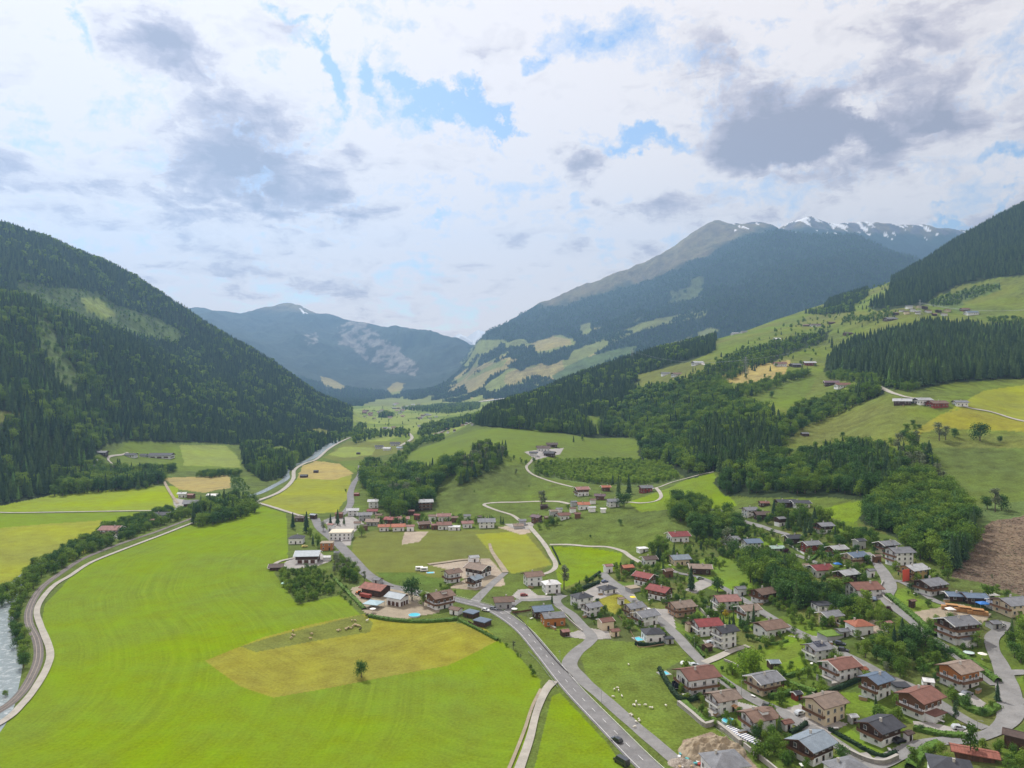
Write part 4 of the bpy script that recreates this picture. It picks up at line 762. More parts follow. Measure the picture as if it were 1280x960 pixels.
Hs = [
# (px, py, width px, angle, storeys, roof, walls, label, options)
(666,733,28,20,2.4,'brown','w','white three-storey house under brown tiles beside the gravel meadow lane','n'),
(689,742,25,15,2,'white','w','white villa with pale hipped roof at the end of the meadow lane','h'),
(759,743,26,30,1,'dark','w','small white bungalow with charcoal hip roof behind the long clipped hedge','h'),
(727,760,30,28,2,'dark','w','white villa with charcoal hip roof at the side road bend','h'),
(740,771,26,30,2,'grey','w','white house with grey roof joined in front of the charcoal hip villa','W'),
(677,773,29,15,1.6,'blue','d','low dark timber house with blue-grey roof behind the orange timber house','n'),
(691,783,32,12,1.6,'grey','o','orange timber house with flat grey roof by the side road','lns'),
(706,796,14,20,0,'pink','d','tiny dark shed with faded pink roof in the grass near the main road','s'),
(757,788,26,22,1.6,'redbrown','c','cream bungalow with red-brown roof at the side road elbow','n'),
(768,796,18,22,1,'redbrown','c','low cream garage with red-brown roof beside the side road elbow','n'),
(760,716,16,20,1.6,'pink','w','small house with faded pink roof first on the village street','n'),
(784,718,20,15,1.6,'orange','b','brown chalet with orange roof behind the village street head','n'),
(806,733,31,-42,2,'red','wb','chalet with bright red roof, upper of the red pair on the street','n'),
(825,751,35,-42,2,'red','wb','chalet with bright red roof, lower of the red pair on the street','n'),
(791,741,20,25,0,'tan','g','flat tan-roofed carport in front of the upper red-roofed chalet','Fs'),
(792,772,30,28,2,'grey','c','cream house with plain grey roof, upper of the grey pair','g'),
(807,783,35,28,2,'grey','w','white house with plain grey roof, lower of the grey pair','g'),
(816,803,29,8,1.5,'dark','w','white bungalow with charcoal hip roof beside the small turquoise pool','h'),
(836,805,13,8,0,'dark','g','flat dark carport beside the charcoal bungalow with the pool','Fs'),
(811,707,21,15,1.6,'dkbrown','w','white cottage with dark brown roof above the red-roofed pair','n'),
(803,691,15,15,1,'white','w','small white flat house at the top end of the gravel lane','Fn'),
(849,707,27,12,1.6,'metal','c','cream house with pale metal roof next to the long brown roof','n'),
(875,718,30,-8,1.4,'beige','d','long low dark house with brown roof behind the big spruce','nl'),
(851,771,36,20,2,'beige','p','peach house with grey-brown roof and wooden balconies','f'),
(907,763,33,10,2,'pink','w','white house with faded pink roof and conservatory','WT'),
(935,775,31,20,2,'beige','w','white house with blue balcony between the slim dark conifers',''),
(954,754,34,27,2,'brown','wb','chalet with brown roof at the edge of the dark wood','f'),
(962,797,43,22,1.6,'brown','wb','broad low chalet with brown roof between two village streets',''),
(883,795,37,12,2,'dkred','w','white house with half grey, half dark red roof near the street fork','W'),
(906,811,33,24,3,'dark','w','white three-storey house with charcoal roof below the dark red roof','W'),
(884,815,15,30,0,'brown','d','open brown carport in the small garden at the street fork','s'),
(970,690,19,5,1,'palegreen','g','low house with pale green roof beside the purple tree','nl'),
(1025,721,32,15,1.6,'dkred','wb','chalet with wine-red roof above the dark hollow of trees',''),
(1058,730,29,22,2,'pale','d','dark timber chalet with pale grey roof beside the wine-red roof',''),
(1046,697,25,18,2,'pale','wb','white chalet with pale grey roof left of the blue roof',''),
(1069,707,30,20,2,'blue','c','cream house with blue roof at the upper road end','f'),
(1079,749,40,8,2,'redbrown','w','big white house with rusty brown roof at the road junction','gn'),
(1042,735,15,-15,0,'dkbrown','d','long dark shed below the pale grey chalet','s'),
(1028,764,25,10,1,'dark','w','flat-topped dark-roofed building behind the grey timber house','Fn'),
(1037,781,30,18,1.6,'grey','co','cream and orange timber house with grey roof beside the copse','n'),
(1074,795,31,10,1.6,'orange','w','white bungalow with bright orange hip roof','h'),
(1053,797,20,10,1,'grey','g','low grey wing in front of the orange hip roof','nl'),
(1037,802,28,15,0,'green','g','flat garage with a planted green roof beside the street','F'),
(1022,827,35,20,2,'grey','w','white house with solar panels on its grey roof','VW'),
(1110,790,12,20,1.5,'pink','w','little white chapel with faded pink roof among spruces','n'),
(1108,692,28,18,2,'grey','cd','chalet with grey roof and dark gable highest at the wood edge','f'),
(1124,708,32,10,3,'grey','w','white three-storey house with grey roof at the wood edge',''),
(1142,725,35,22,2.0,'pale','y','ochre house with pale roof and a red scaffold sheet',''),
(1162,745,39,22,2,'grey','wd','white house with dark gable and grey roof under the clearing','f'),
(1195,752,28,-8,1,'blue','d','low timber building with blue-grey roof under the brown clearing, left half','nl'),
(1217,755,28,-6,1.2,'blue','d','low timber building with blue-grey roof under the brown clearing, right half','nl'),
(1264,771,42,15,2,'grey','c','cream house with wide grey roof at the right edge under the clearing',''),
(1196,805,45,15,3,'grey','wd','tall dark-gabled chalet with grey roof beside the climbing lane','fA'),
(1242,787,17,10,0,'grey','g','grey-roofed carport by the lane above the hairpin','s'),
(1199,863,49,22,2.5,'beige','wo','large orange timber chalet with grey-brown roof inside the hairpin','f'),
(1150,900,56,28,2.5,'redbrown','wb','large brown timber chalet with red-brown roof and metal porch','A'),
(1095,875,41,28,2.5,'blue','wb','brown timber chalet with blue-grey roof between two orange-brown ones',''),
(1126,867,20,0,0,'dark','g','flat dark carport right of the blue-grey roofed chalet','Fs'),
(1100,933,55,28,2,'dark','wd','dark-gabled chalet with charcoal roof on the walled lawn',''),
(1135,927,18,25,0,'dkbrown','w','small garage with brown roof beside the charcoal chalet','g'),
(1188,990,62,-22,2,'dark','w','charcoal hip-roofed house at the bottom edge','h'),
(1218,955,52,-25,1,'rust','b','long shed with rusty striped roof behind the bottom charcoal roof','nlb','shed',.35),
(1270,940,40,-38,1.6,'dkbrown','d','dark log barn with grey-brown roof at the lower right edge','nb','barn'),
(1160,861,18,-20,0,'white','w','little greenhouse of white glass on the slope above the brown chalet','s','greenhouse'),
(955,869,46,24,2,'grey','c','cream house with plum-grey roof at the bend of the village street','f'),
(948,917,47,20,2,'brown','w','white house with broad brown roof beside the striped pool cover','D'),
(983,914,22,20,1,'redbrown','w','small white garage with red-brown roof next to the paved yard','gn'),
(1031,906,53,26,2.5,'beige','c','cream chalet with brown roof edged in pale metal',''),
(1050,852,47,22,2,'redbrown','w','white house with rust-orange roof and round stone terrace','T'),
(1078,846,18,22,1,'orange','w','small annex with orange roof between the two chalets','n'),
(1014,956,61,32,2,'metal','wd','dark-gabled chalet under a big pale metal roof',''),
(1059,985,56,20,1.5,'grey','w','white house with grey hipped roof cut by the bottom edge','h'),
(996,876,15,20,0,'dark','r','tiny red garden shed with dark roof','s','shed'),
(967,836,16,5,0,'metal','d','tiny dark shed with metal roof on the lawn','s','shed'),
(1066,905,13,10,0,'pale','g','small garden shed with pale roof right of the cream chalet','s','shed'),
(871,868,54,18,2.5,'redbrown','w','big white house under a wide brown roof facing the sheep meadow','f'),
(904,892,41,20,2,'beige','w','white house with grey-brown roof and stepped white terrace','WT'),
(906,978,58,12,1.6,'grey','w','grey hip-roofed house beside the heap of soil','h'),
(937,646,21,15,2,'grey','w','white house with grey roof at the upper lane below the wood','n'),
(952,649,20,5,1.4,'dkbrown','d','dark low house with brown roof beside the upper lane','n'),
(982,634,24,0,1.4,'dark','d','dark long house against the wood, left half','nl'),
(1000,635,22,0,1.4,'dark','w','dark long house against the wood, right half','nl'),
(975,658,17,22,2,'grey','wd','white chalet with dark balcony below the wood',''),
(1030,667,23,15,2,'grey','wd','white house with dark balconies below the small bright meadow',''),
(991,680,22,10,1.5,'dark','d','dark house with charcoal roof at the upper lane end','n'),
(1013,691,25,15,2,'grey','r','red timber house with grey roof beside the charcoal one','n'),
(939,688,25,12,2,'blue','w','white house with blue-grey roof above the dark garden trees','n'),
(914,681,20,8,1.5,'grey','w','low white house with grey roof behind the bare grey tree','n'),
(1074,687,19,20,2,'dark','g','narrow grey house with charcoal roof under the wood','n'),
(955,633,12,0,1,'redbrown','d','small hut with red-brown roof left of the long dark house','s'),
(891,645,21,10,1.2,'grey','d','dark low barn with grey roof at the wood corner','nl','barn'),
(847,677,29,12,1.6,'dkred','w','white house with dark red roof alone among hillside trees','n'),
# hamlet on the bench
(727,620,20,15,2.5,'pink','wb','tall chalet with pink roof highest in the bench hamlet',''),
(757,614,13,10,1.6,'orange','b','brown chalet with orange roof near the hamlet conifers','n'),
(750,625,15,-10,1.5,'purple','b','brown house with plum roof in the bench hamlet','n'),
(766,634,18,10,2,'grey','w','white house with grey roof beside the hamlet conifers','n'),
(729,637,16,5,1.8,'orange','w','white house with bright orange roof in the bench hamlet','n'),
(717,633,11,10,1.5,'grey','g','small grey house left of the bright orange roof','n'),
(807,616,18,10,2,'grey','r','red-brown timber house with grey roof at the lane bend','n'),
(704,650,18,15,1.6,'redbrown','w','white house with red-brown roof above the grassy bank','n'),
(671,654,17,-40,2,'purple','b','brown gabled house with plum roof beside the meadow lane','n'),
(692,646,14,15,1.8,'beige','g','grey house with pale brown roof left of the grassy bank','n'),
(653,657,12,5,1.6,'grey','g','grey shed-like house where the meadow lane leaves the hamlet','n'),
(648,661,14,5,0,'beige','g','low grey shed at the gravel patch','s','shed'),
(680,636,10,0,1,'dkbrown','d','tiny dark hut under the tall slim tree','s','hut'),
(608,660,23,5,2,'grey','w','white house with grey-blue roof right of the village row','nf'),
(584,660,16,10,1.6,'pink','w','white house with pink roof right of the pale yard','n'),
(568,663,15,0,1,'white','w','pale flat building in the village row','Fn'),
(555,662,20,8,1.6,'redbrown','w','white house with red-brown roof in front of the pink one','n'),
(555,651,18,5,1.6,'pink','w','house with pink roof behind the red-brown one','n'),
(532,638,20,12,3,'pale','d','tall dark timber inn with pale roof above the village row','f'),
(522,650,12,-20,1.6,'red','b','brown house with red roof below the tall inn','n'),
(530,661,19,20,1.6,'brown','b','brown house with brown roof at the soil patch','n'),
(504,654,16,10,1.5,'pink','g','grey-walled house with pink roof at the wooded bank','n'),
(489,655,19,-15,1.5,'red','b','brown house with rose-red roof in the village row','n'),
(480,664,16,10,1.5,'orange','w','white house with orange-brown roof, left of the twin pair','n'),
(498,664,19,10,1.5,'orange','w','white house with orange-brown roof, right of the twin pair','n'),
(466,657,17,0,1.4,'beige','g','grey low house with beige roof in the village row','n'),
(467,635,16,10,2.5,'pale','w','tall white house with pale stepped roof at the wooded bank','n'),
(466,642,13,0,1,'dkred','w','low house with dark red roof below the stepped roof','n'),
(456,651,19,10,2,'grey','g','grey house with slate roof at the valley road','n'),
(441,645,16,10,2,'pale','w','pale house with light roof at the valley road bend','n'),
(427,675,29,3,2.2,'cream','w','white inn with flat cream roof and front terrace','FnWf'),
(414,664,12,-20,2,'pink','w','pink-roofed wing behind the white inn','n'),
(409,688,17,5,2,'tan','o','brown timber block with flat pale roof beside the road','Fn'),
(371,680,20,5,1.6,'dark','w','white bungalow with charcoal hip roof at the great field edge','h'),
(385,704,32,5,2,'metal','wd','farm building with pale blue metal roof and open front','b','barn'),
(346,713,20,8,0,'dkbrown','d','long dark field shed with grey roof at the field edge','nb','shed'),
(375,652,12,0,1.2,'dkbrown','d','dark hut between two spruces by the yellow field','s','hut'),
(392,649,12,-25,1.4,'blue','d','small house with blue-grey roof at the yellow field corner','n'),
(424,648,11,0,1.6,'redbrown','b','brown house half hidden by spruces','n'),
(409,701,11,5,0,'white','w','small white shed beside the metal-roofed barn','s','shed'),
(421,695,9,10,0,'grey','g','small grey shed at the valley road','s','shed'),
(446,620,7,0,0,'pink','r','tiny red hut beside the valley road','s','hut'),
(470,746,40,-28,1.6,'rust','d','large barn with rusty red metal roof','nb','barn',.7),
(497,758,32,-30,1.8,'metal','wd','barn with pale metal roof beside the rusty red one','nb','barn',.8),
(550,762,38,38,2.5,'brown','wb','big old chalet with brown roof dormer at the main road','Df'),
(570,769,22,-30,1,'brown','w','white garage with brown roof between chalet and road','n'),
(589,773,22,-35,0,'blue','d','flat blue-grey roofed shed along the main road, upper of the two','Fs','shed'),
(603,784,24,-35,0,'blue','d','flat blue-grey roofed shed along the main road, lower of the two','Fs','shed'),
(565,729,25,35,2.4,'brown','w','white three-storey farmhouse with brown roof in the farm cluster','f'),
(598,722,36,-35,2,'beige','wd','large grey-brown roofed farm barn in the farm cluster','n'),
(593,735,22,55,2,'metal','wd','chalet with pale metal roof in front of the farm barn',''),
(592,703,18,20,1.2,'pale','w','pale house at the back of the farm cluster','n'),
(629,761,27,10,1.6,'brown','g','grey-walled house with brown roof above the main road','n'),
(472,730,14,-20,0,'grey','g','small grey shed behind the rusty red barn','s','shed'),
(447,660,12,5,1.6,'brown','w','white cottage left of the grey slate house','n'),(455,663,11,0,1.4,'dkbrown','b','brown cottage in front of the grey slate house','n'),(474,649,12,-10,1.4,'brown','c','cream cottage behind the orange twin pair','n'),(513,664,13,8,1.5,'pink','w','white cottage right of the orange twin pair','n'),
(543,662,12,15,1.4,'pink','b','brown cottage between the brown house and the red-brown roof','n'),(541,651,13,-5,1.5,'brown','w','white cottage right below the tall inn','n'),(569,653,13,5,1.5,'brown','b','brown cottage behind the pale flat building','n'),(584,650,11,0,1.4,'grey','w','white cottage behind the lone pink roof','n'),(514,644,11,5,1.4,'pink','d','dark cottage at the foot of the wooded bank','n'),(600,651,10,5,1.2,'dkbrown','g','grey hut behind the grey-blue roof','s','hut'),
(740,640,11,0,1.4,'pale','w','low white house in front of the plum hamlet roof','n'),(741,630,10,5,1.4,'brown','w','small white house in the heart of the bench hamlet','n'),(716,641,11,10,1.4,'brown','w','small white house below the grey hamlet house','n'),(722,648,11,-5,1.4,'redbrown','b','brown cottage on the rim of the grassy bank','n'),(699,641,10,0,1.3,'grey','w','small white house above the red-brown roof','n'),(684,652,11,15,1.4,'beige','b','brown cottage between plum roof and grey house','n'),(754,641,9,0,1.2,'white','w','tiny white house on the bank rim','n'),
(862,790,17,20,1.5,'brown','c','cream cottage left of the half red roof','n'),(925,745,19,15,1.5,'grey','w','white cottage left of the wood-edge brown chalet','n'),(835,722,17,20,1.5,'brown','b','brown cottage right of the upper red roof','n'),(776,756,14,25,1.2,'beige','w','white cottage above the grey pair','n'),(1005,716,17,10,1.5,'beige','w','white cottage left of the wine-red roof','n'),(1088,722,15,15,1.4,'grey','w','white cottage above the junction lane','n'),(1096,704,14,10,1.5,'brown','b','brown cottage at the road end below the dark-gabled chalet','n'),(1242,762,20,12,1.5,'dkbrown','w','white cottage right of the timber racks','n'),(1140,760,14,20,1.2,'brown','d','dark cottage below the dark-gabled grey roof','n'),
# left farms
(202,573,29,3,1.6,'dark','wd','long dark-roofed barn on the small upper-left meadow','nb','barn',.5),
(164,572,14,3,1.2,'dark','w','low white house with dark roof left of the long barn','n'),(180,571,9,3,0,'dark','g','little dark garage between house and long barn','s'),
(128,569,13,5,1.5,'grey','d','grey-roofed hut at the wood edge on the left','n'),(121,578,9,0,1,'white','w','small pale hut below the grey-roofed one','n'),(123,587,11,5,1.5,'grey','w','white house with grey roof among the left trees','n'),(140,588,10,0,1.5,'redbrown','b','brown house by the left conifers','n'),
(228,622,12,10,1.6,'pale','w','pale-roofed house at the left hamlet','n'),(239,623,11,-10,1.4,'pink','b','brown house with pink roof at the left hamlet','n'),(241,636,25,15,2,'grey','d','large dark barn with grey roof at the left hamlet','nb','barn'),(253,634,10,5,1,'white','d','dark barn annex with white roof','n','barn'),
(266,624,13,0,1.5,'white','b','brown hay barn with white roof alone beside the lane','nb','barn'),(140,670,24,0,2,'pink','w','white guesthouse with faded pink roof by the river trees','f'),
(203,649,20,5,1.5,'dark','w','white farmhouse with dark roof behind the river trees','n'),(188,656,13,25,1.4,'redbrown','r','red barn with red-brown roof behind the river trees','n','barn'),
# right slope farms
(1128,507,26,-30,1.3,'pale','d','farm chalet with pale roof, leftmost of the slope farm row','n'),(1153,506,20,5,1.6,'pale','wd','dark chalet with pale roof, second in the slope farm row','n'),(1171,510,23,5,1.5,'brown','r','red chalet with brown roof, third in the slope farm row','n'),(1200,508,17,-5,1.5,'grey','w','white house with grey roof, last in the slope farm row','n'),
(1039,482,20,-15,1.5,'purple','d','dark farm building with plum roof on the slope, left one','n'),(1053,485,19,-5,1.5,'redbrown','w','white farmhouse with brown roof on the slope, right one','n'),
(975,458,17,-10,1.5,'redbrown','w','left of three slope farm buildings, with red-brown roof','n'),(994,459,14,10,1.4,'grey','d','middle of three slope farm buildings, with grey roof','n'),(1012,457,16,-10,1.5,'pale','r','right of three slope farm buildings, red with pale roof','n'),
(1006,545,9,0,0,'grey','d','tiny grey hay hut at the edge of the slope wood','s','hut'),(1060,419,10,0,1,'dkbrown','d','tiny dark hay barn below the slope village','s','hut'),(1113,401,14,0,1,'grey','d','long dark hay barn left of the slope village','s','barn'),
(1008,408,10,-20,1,'brown','d','dark farmhouse on the yellow slope, left one','n'),(1019,408,12,0,1.2,'dkbrown','w','white farmhouse on the yellow slope, right one','n'),(1039,405,8,0,1,'brown','d','small brown hay barn on the yellow slope','s','hut'),(971,425,8,0,0,'white','g','little white roofed hut on the slope','s','hut'),
(919,418,10,5,1,'pale','g','grey barn under the ridge meadow, left one','s','barn'),(930,416,8,5,1,'grey','g','grey barn under the ridge meadow, right one','s','barn'),
(872,456,15,10,1.6,'pale','wd','farmhouse with pale roof beside the round tree on the ridge','n'),(832,469,11,0,1.4,'grey','w','small farmhouse on the ridge meadow, left one','n'),(846,470,14,10,1.5,'brown','wd','brown-roofed farmhouse on the ridge meadow, right one','n'),
(1214,394,15,-5,1.4,'blue','w','white farm with blue-dark roof right of the slope village','n'),(1206,389,10,0,1.3,'redbrown','b','brown farmhouse right of the slope village','n'),
(667,570,11,-5,1.4,'dark','w','left house of the meadow farm','n'),(679,564,18,5,1.6,'dkbrown','w','middle long-roofed house of the meadow farm','n'),(687,571,17,-20,1.6,'dark','d','dark front barn of the meadow farm','n','barn'),(690,559,14,0,1.4,'dkbrown','d','rear barn of the meadow farm','n','barn'),
(474,561,12,10,1.5,'dark','w','white house at the left of the far field hamlet','n'),(484,563,11,-10,1.4,'pale','w','pale-roofed house in front of the far field hamlet','n'),(494,557,12,0,1.5,'dark','w','charcoal-roofed house at the back of the far field hamlet','n'),(500,562,9,5,1.3,'blue','w','small blue-roofed house right in the far field hamlet','n'),
(380,597,9,0,0,'dark','d','tiny dark hay hut on the far yellow field','s','hut'),(395,591,6,0,0,'dark','d','tiny hay hut on the pale far field','s','hut'),(448,568,5,0,0,'dark','d','tiny hay hut on the far valley field','s','hut'),(357,556,7,0,1,'white','w','tiny white house at the left wood edge','s','hut'),
]
for r_ in Hs:
    r_ = list(r_); opt = r_[8] if len(r_) > 8 else ''; ct = r_[9] if len(r_) > 9 else 'house'; ra = r_[10] if len(r_) > 10 else .85
    house(*r_[:8], opt, ct, ra, name={'house': 'house', 'hut': 'hay_hut'}.get(ct, ct))
def cluster(pts, label, group, rs=random.Random(3), w=(6, 9)):
    for i, (px, py) in enumerate(pts):
        house(px, py, rs.uniform(*w), rs.uniform(-25, 35), rs.choice((1.2, 1.6, 2)), rs.choice(('pale', 'grey', 'redbrown', 'dkbrown', 'brown', 'pink')), rs.choice(('w', 'w', 'wb', 'd', 'c')), label, 'n', 'house', .85, 'house', group, True)
cluster([(1120, 394), (1127, 390), (1133, 393), (1136, 386), (1141, 390), (1147, 393), (1149, 385), (1156, 387), (1160, 391), (1168, 395), (1173, 391), (1180, 395), (1184, 390)], 'small chalet of the dense village high on the right slope', 'chalets of the slope village')
rs = random.Random(8)
far = [(486, 538), (492, 536), (481, 537), (524, 534), (531, 536), (538, 533), (545, 545), (552, 543), (560, 542), (568, 540), (556, 538), (583, 531), (590, 532), (578, 533), (602, 521), (607, 517), (597, 524), (422, 541), (430, 539), (427, 544)]
for i in range(46):
    a_ = rs.random(); far.append((rs.uniform(455, 505), rs.uniform(513, 524)) if a_ < .5 else (rs.uniform(490, 528), rs.uniform(505, 512)) if a_ < .85 else (rs.uniform(520, 550), rs.uniform(518, 526)))
cluster([(round(a, 1), round(b, 1)) for a, b in far], 'tiny pale house of the village far down the valley floor', 'houses far down the valley', rs, (4, 6.5))
HXY = np.array([(h[0], h[1], h[2]) for h in HOUSES])
# ------------------------------------------------------------------ trees (unit size: 1 m high at scale 1 would be tiny, so prototypes are modelled 10 m high)
def conifer(seed, tiers=11, n=9, w=2.1, mat=None, ragged=.35, trunk=True):
    r = random.Random(seed); mb = MB(); z0 = .9
    for i in range(tiers):
        f = i / tiers; z = z0 + (10 - z0) * f; rad = w * (1 - f) ** .85 * r.uniform(.85, 1.12) + .12; hgt = (10 - z0) / tiers * 1.9; k = n if i < tiers * .6 else max(5, n - 3); ph = r.random() * 6
        apex = (r.uniform(-.05, .05), r.uniform(-.05, .05), min(z + hgt, 10.2))
        ring = []
        for j in range(2 * k):
            a = ph + math.pi * j / k; rr = rad * (r.uniform(1 - ragged * .5, 1.15) if j % 2 == 0 else r.uniform(.45, .65)); ring.append((rr * math.cos(a), rr * math.sin(a), z - (.35 if j % 2 == 0 else -.1) * r.uniform(.5, 1.4)))
        for j in range(2 * k): mb.face([apex, ring[j], ring[(j + 1) % (2 * k)]], mat)
    return mb
def leafy(seed, w=3.2, zc=5.8, hz=4.0, n=900, mat=None, lobes=9, size=.55, tall=1.0):
    """crown of leaf sprays gathered in uneven lobes with gaps between them"""
    r = np.random.default_rng(seed); L = []
    for i in range(lobes):
        a = r.random() * 6.28; rr = w * .62 * math.sqrt(r.random()); L.append((rr * math.cos(a), rr * math.sin(a), zc + hz * r.uniform(-.62, .62), r.uniform(.32, .55) * w))
    L.append((0, 0, zc + hz * .55, w * .45)); L.append((0, 0, zc - hz * .1, w * .6)); mb = MB(); per = n // len(L)
    for (x, y, z, q) in L:
        for k in range(per):
            d = r.normal(size=3); d /= np.linalg.norm(d); rad = q * (r.random() ** .33) * (1.0 + .12 * r.normal()); c = np.array((x, y, z)) + d * rad * np.array((1, 1, .85 * tall))
            nrm = d * .8 + r.normal(size=3) * .55 + np.array((0, 0, .35)); nrm /= np.linalg.norm(nrm); a = np.cross(nrm, r.normal(size=3)); a /= np.linalg.norm(a) + 1e-9; b = np.cross(nrm, a); s = size * r.uniform(.55, 1.25)
            mb.face([tuple(c + a * s * .5), tuple(c + b * s * .42), tuple(c - a * s * .5), tuple(c - b * s * .42)], mat)
    return mb
def trunk_mb(h, r0, limbs=0, seed=0, lean=0):
    mb = MB(); rr = random.Random(seed); mb.tube((0, 0, -.6), (lean, 0, h), r0, M_BARK, 7, r0 * .35)
    for i in range(limbs):
        z = h * rr.uniform(.35, .8); a = rr.random() * 6.28; l = rr.uniform(1.2, 2.4); mb.tube((0, 0, z), (l * math.cos(a), l * math.sin(a), z + l * .9), r0 * .4, M_BARK, 5, r0 * .12)
    return mb
# kind -> list of (crown mesh, trunk mesh)
KIND = {}
KIND['spruce'] = [(conifer(s, t, n, w, M_SPRUCE).mesh('crown'), trunk_mb(9.4, .2).mesh('trunk')) for s, t, n, w in ((1, 13, 9, 1.75), (2, 12, 8, 2.0), (3, 14, 9, 1.5), (4, 11, 8, 2.2))]
KIND['larch'] = [(conifer(s + 20, 11, 7, w, M_LARCH, .6).mesh('crown'), trunk_mb(9.4, .16).mesh('trunk')) for s, w in ((1, 1.7), (2, 2.0))]
KIND['broad'] = [(leafy(s, w, zc, hz, 1000, M_LEAF, lb, .62).mesh('crown'), trunk_mb(6.5, .3, 5, s).mesh('trunk')) for s, w, zc, hz, lb in ((31, 4.7, 5.0, 4.8, 13), (32, 4.1, 5.0, 4.9, 12), (33, 4.7, 4.8, 4.7, 15), (34, 3.2, 5.0, 5.0, 11))]
KIND['darkbroad'] = [(leafy(s, w, 5.1, 4.6, 1300, M_LEAFD, 15, .62).mesh('crown'), trunk_mb(6.5, .32, 5, s).mesh('trunk')) for s, w in ((41, 5.2), (42, 4.4))]
KIND['grey'] = [(leafy(s, w, 5.4, 4.6, 620, M_GREYL, 10, .55).mesh('crown'), trunk_mb(8.5, .24, 9, s).mesh('trunk')) for s, w in ((51, 3.0), (52, 2.5))]
KIND['slim'] = [(leafy(s, 1.5, 5.4, 4.8, 650, M_SPRUCE, 9, .5, 2.0).mesh('crown'), trunk_mb(5, .15).mesh('trunk')) for s in (61,)]
KIND['birch'] = [(leafy(71, 2.0, 5.6, 4.6, 700, M_LEAF, 9, .5, 1.8).mesh('crown'), trunk_mb(8, .16, 4, 71).mesh('trunk'))]
KIND['bright'] = [(leafy(s, 4.8, 5.0, 4.8, 1500, M_LEAFY, 15, .62).mesh('crown'), trunk_mb(6, .3, 5, s).mesh('trunk')) for s in (81,)]
KIND['purple'] = [(leafy(91, 4.4, 5.2, 4.4, 900, M_LEAFP, 10, .7).mesh('crown'), trunk_mb(5, .3, 4, 91).mesh('trunk'))]
KIND['gold'] = [(leafy(95, 3.6, 5.2, 4.4, 700, M_LEAFG, 8, .7).mesh('crown'), trunk_mb(5, .3, 4, 95).mesh('trunk'))]
KIND['young'] = [(leafy(s, 3.6, 5.0, 5.0, 420, M_YOUNG, 9, .9).mesh('crown'), trunk_mb(5, .2).mesh('trunk')) for s in (111, 112)]
KIND['shrub'] = [(leafy(s, 5.2, 4.6, 4.4, 420, M_LEAF, 9, 1.1).mesh('crown'), trunk_mb(3, .4, 5, s).mesh('trunk')) for s in (101, 102, 103)]
KIND['pine'] = KIND['spruce']
NAMES = {'spruce': ('spruce_tree', 'spruce'), 'larch': ('young_conifer', 'conifer'), 'broad': ('broadleaf_tree', 'tree'), 'darkbroad': ('broadleaf_tree', 'tree'), 'grey': ('broadleaf_tree', 'tree'), 'slim': ('columnar_conifer', 'conifer'), 'birch': ('birch_tree', 'birch'), 'bright': ('broadleaf_tree', 'tree'), 'purple': ('broadleaf_tree', 'tree'), 'gold': ('ornamental_shrub', 'shrub'), 'shrub': ('shrub', 'shrub'), 'young': ('young_tree', 'tree')}
def tree(kind, x, y, h, label, group=None, var=None):
    v = KIND[kind]; i = (var if var is not None else random.randrange(len(v))) % len(v); nm, cat = NAMES[kind]
    root = empty(nm, (x, y, float(N.z(x, y))), random.random() * 6.28, label, cat, group); s = h / 10
    sc = (s * random.uniform(.88, 1.12), s * random.uniform(.88, 1.12), s)
    link('crown', v[i][0], root, scale=sc); link('trunk', v[i][1], root, scale=sc); return root
TAKEN = []
def tree_px(kind, px, py, hp, label, group=None, var=None):
    x, y, z = ground(px, py); TAKEN.append((x, y, 3)); return tree(kind, x, y, hp * y / F, label, group, var)
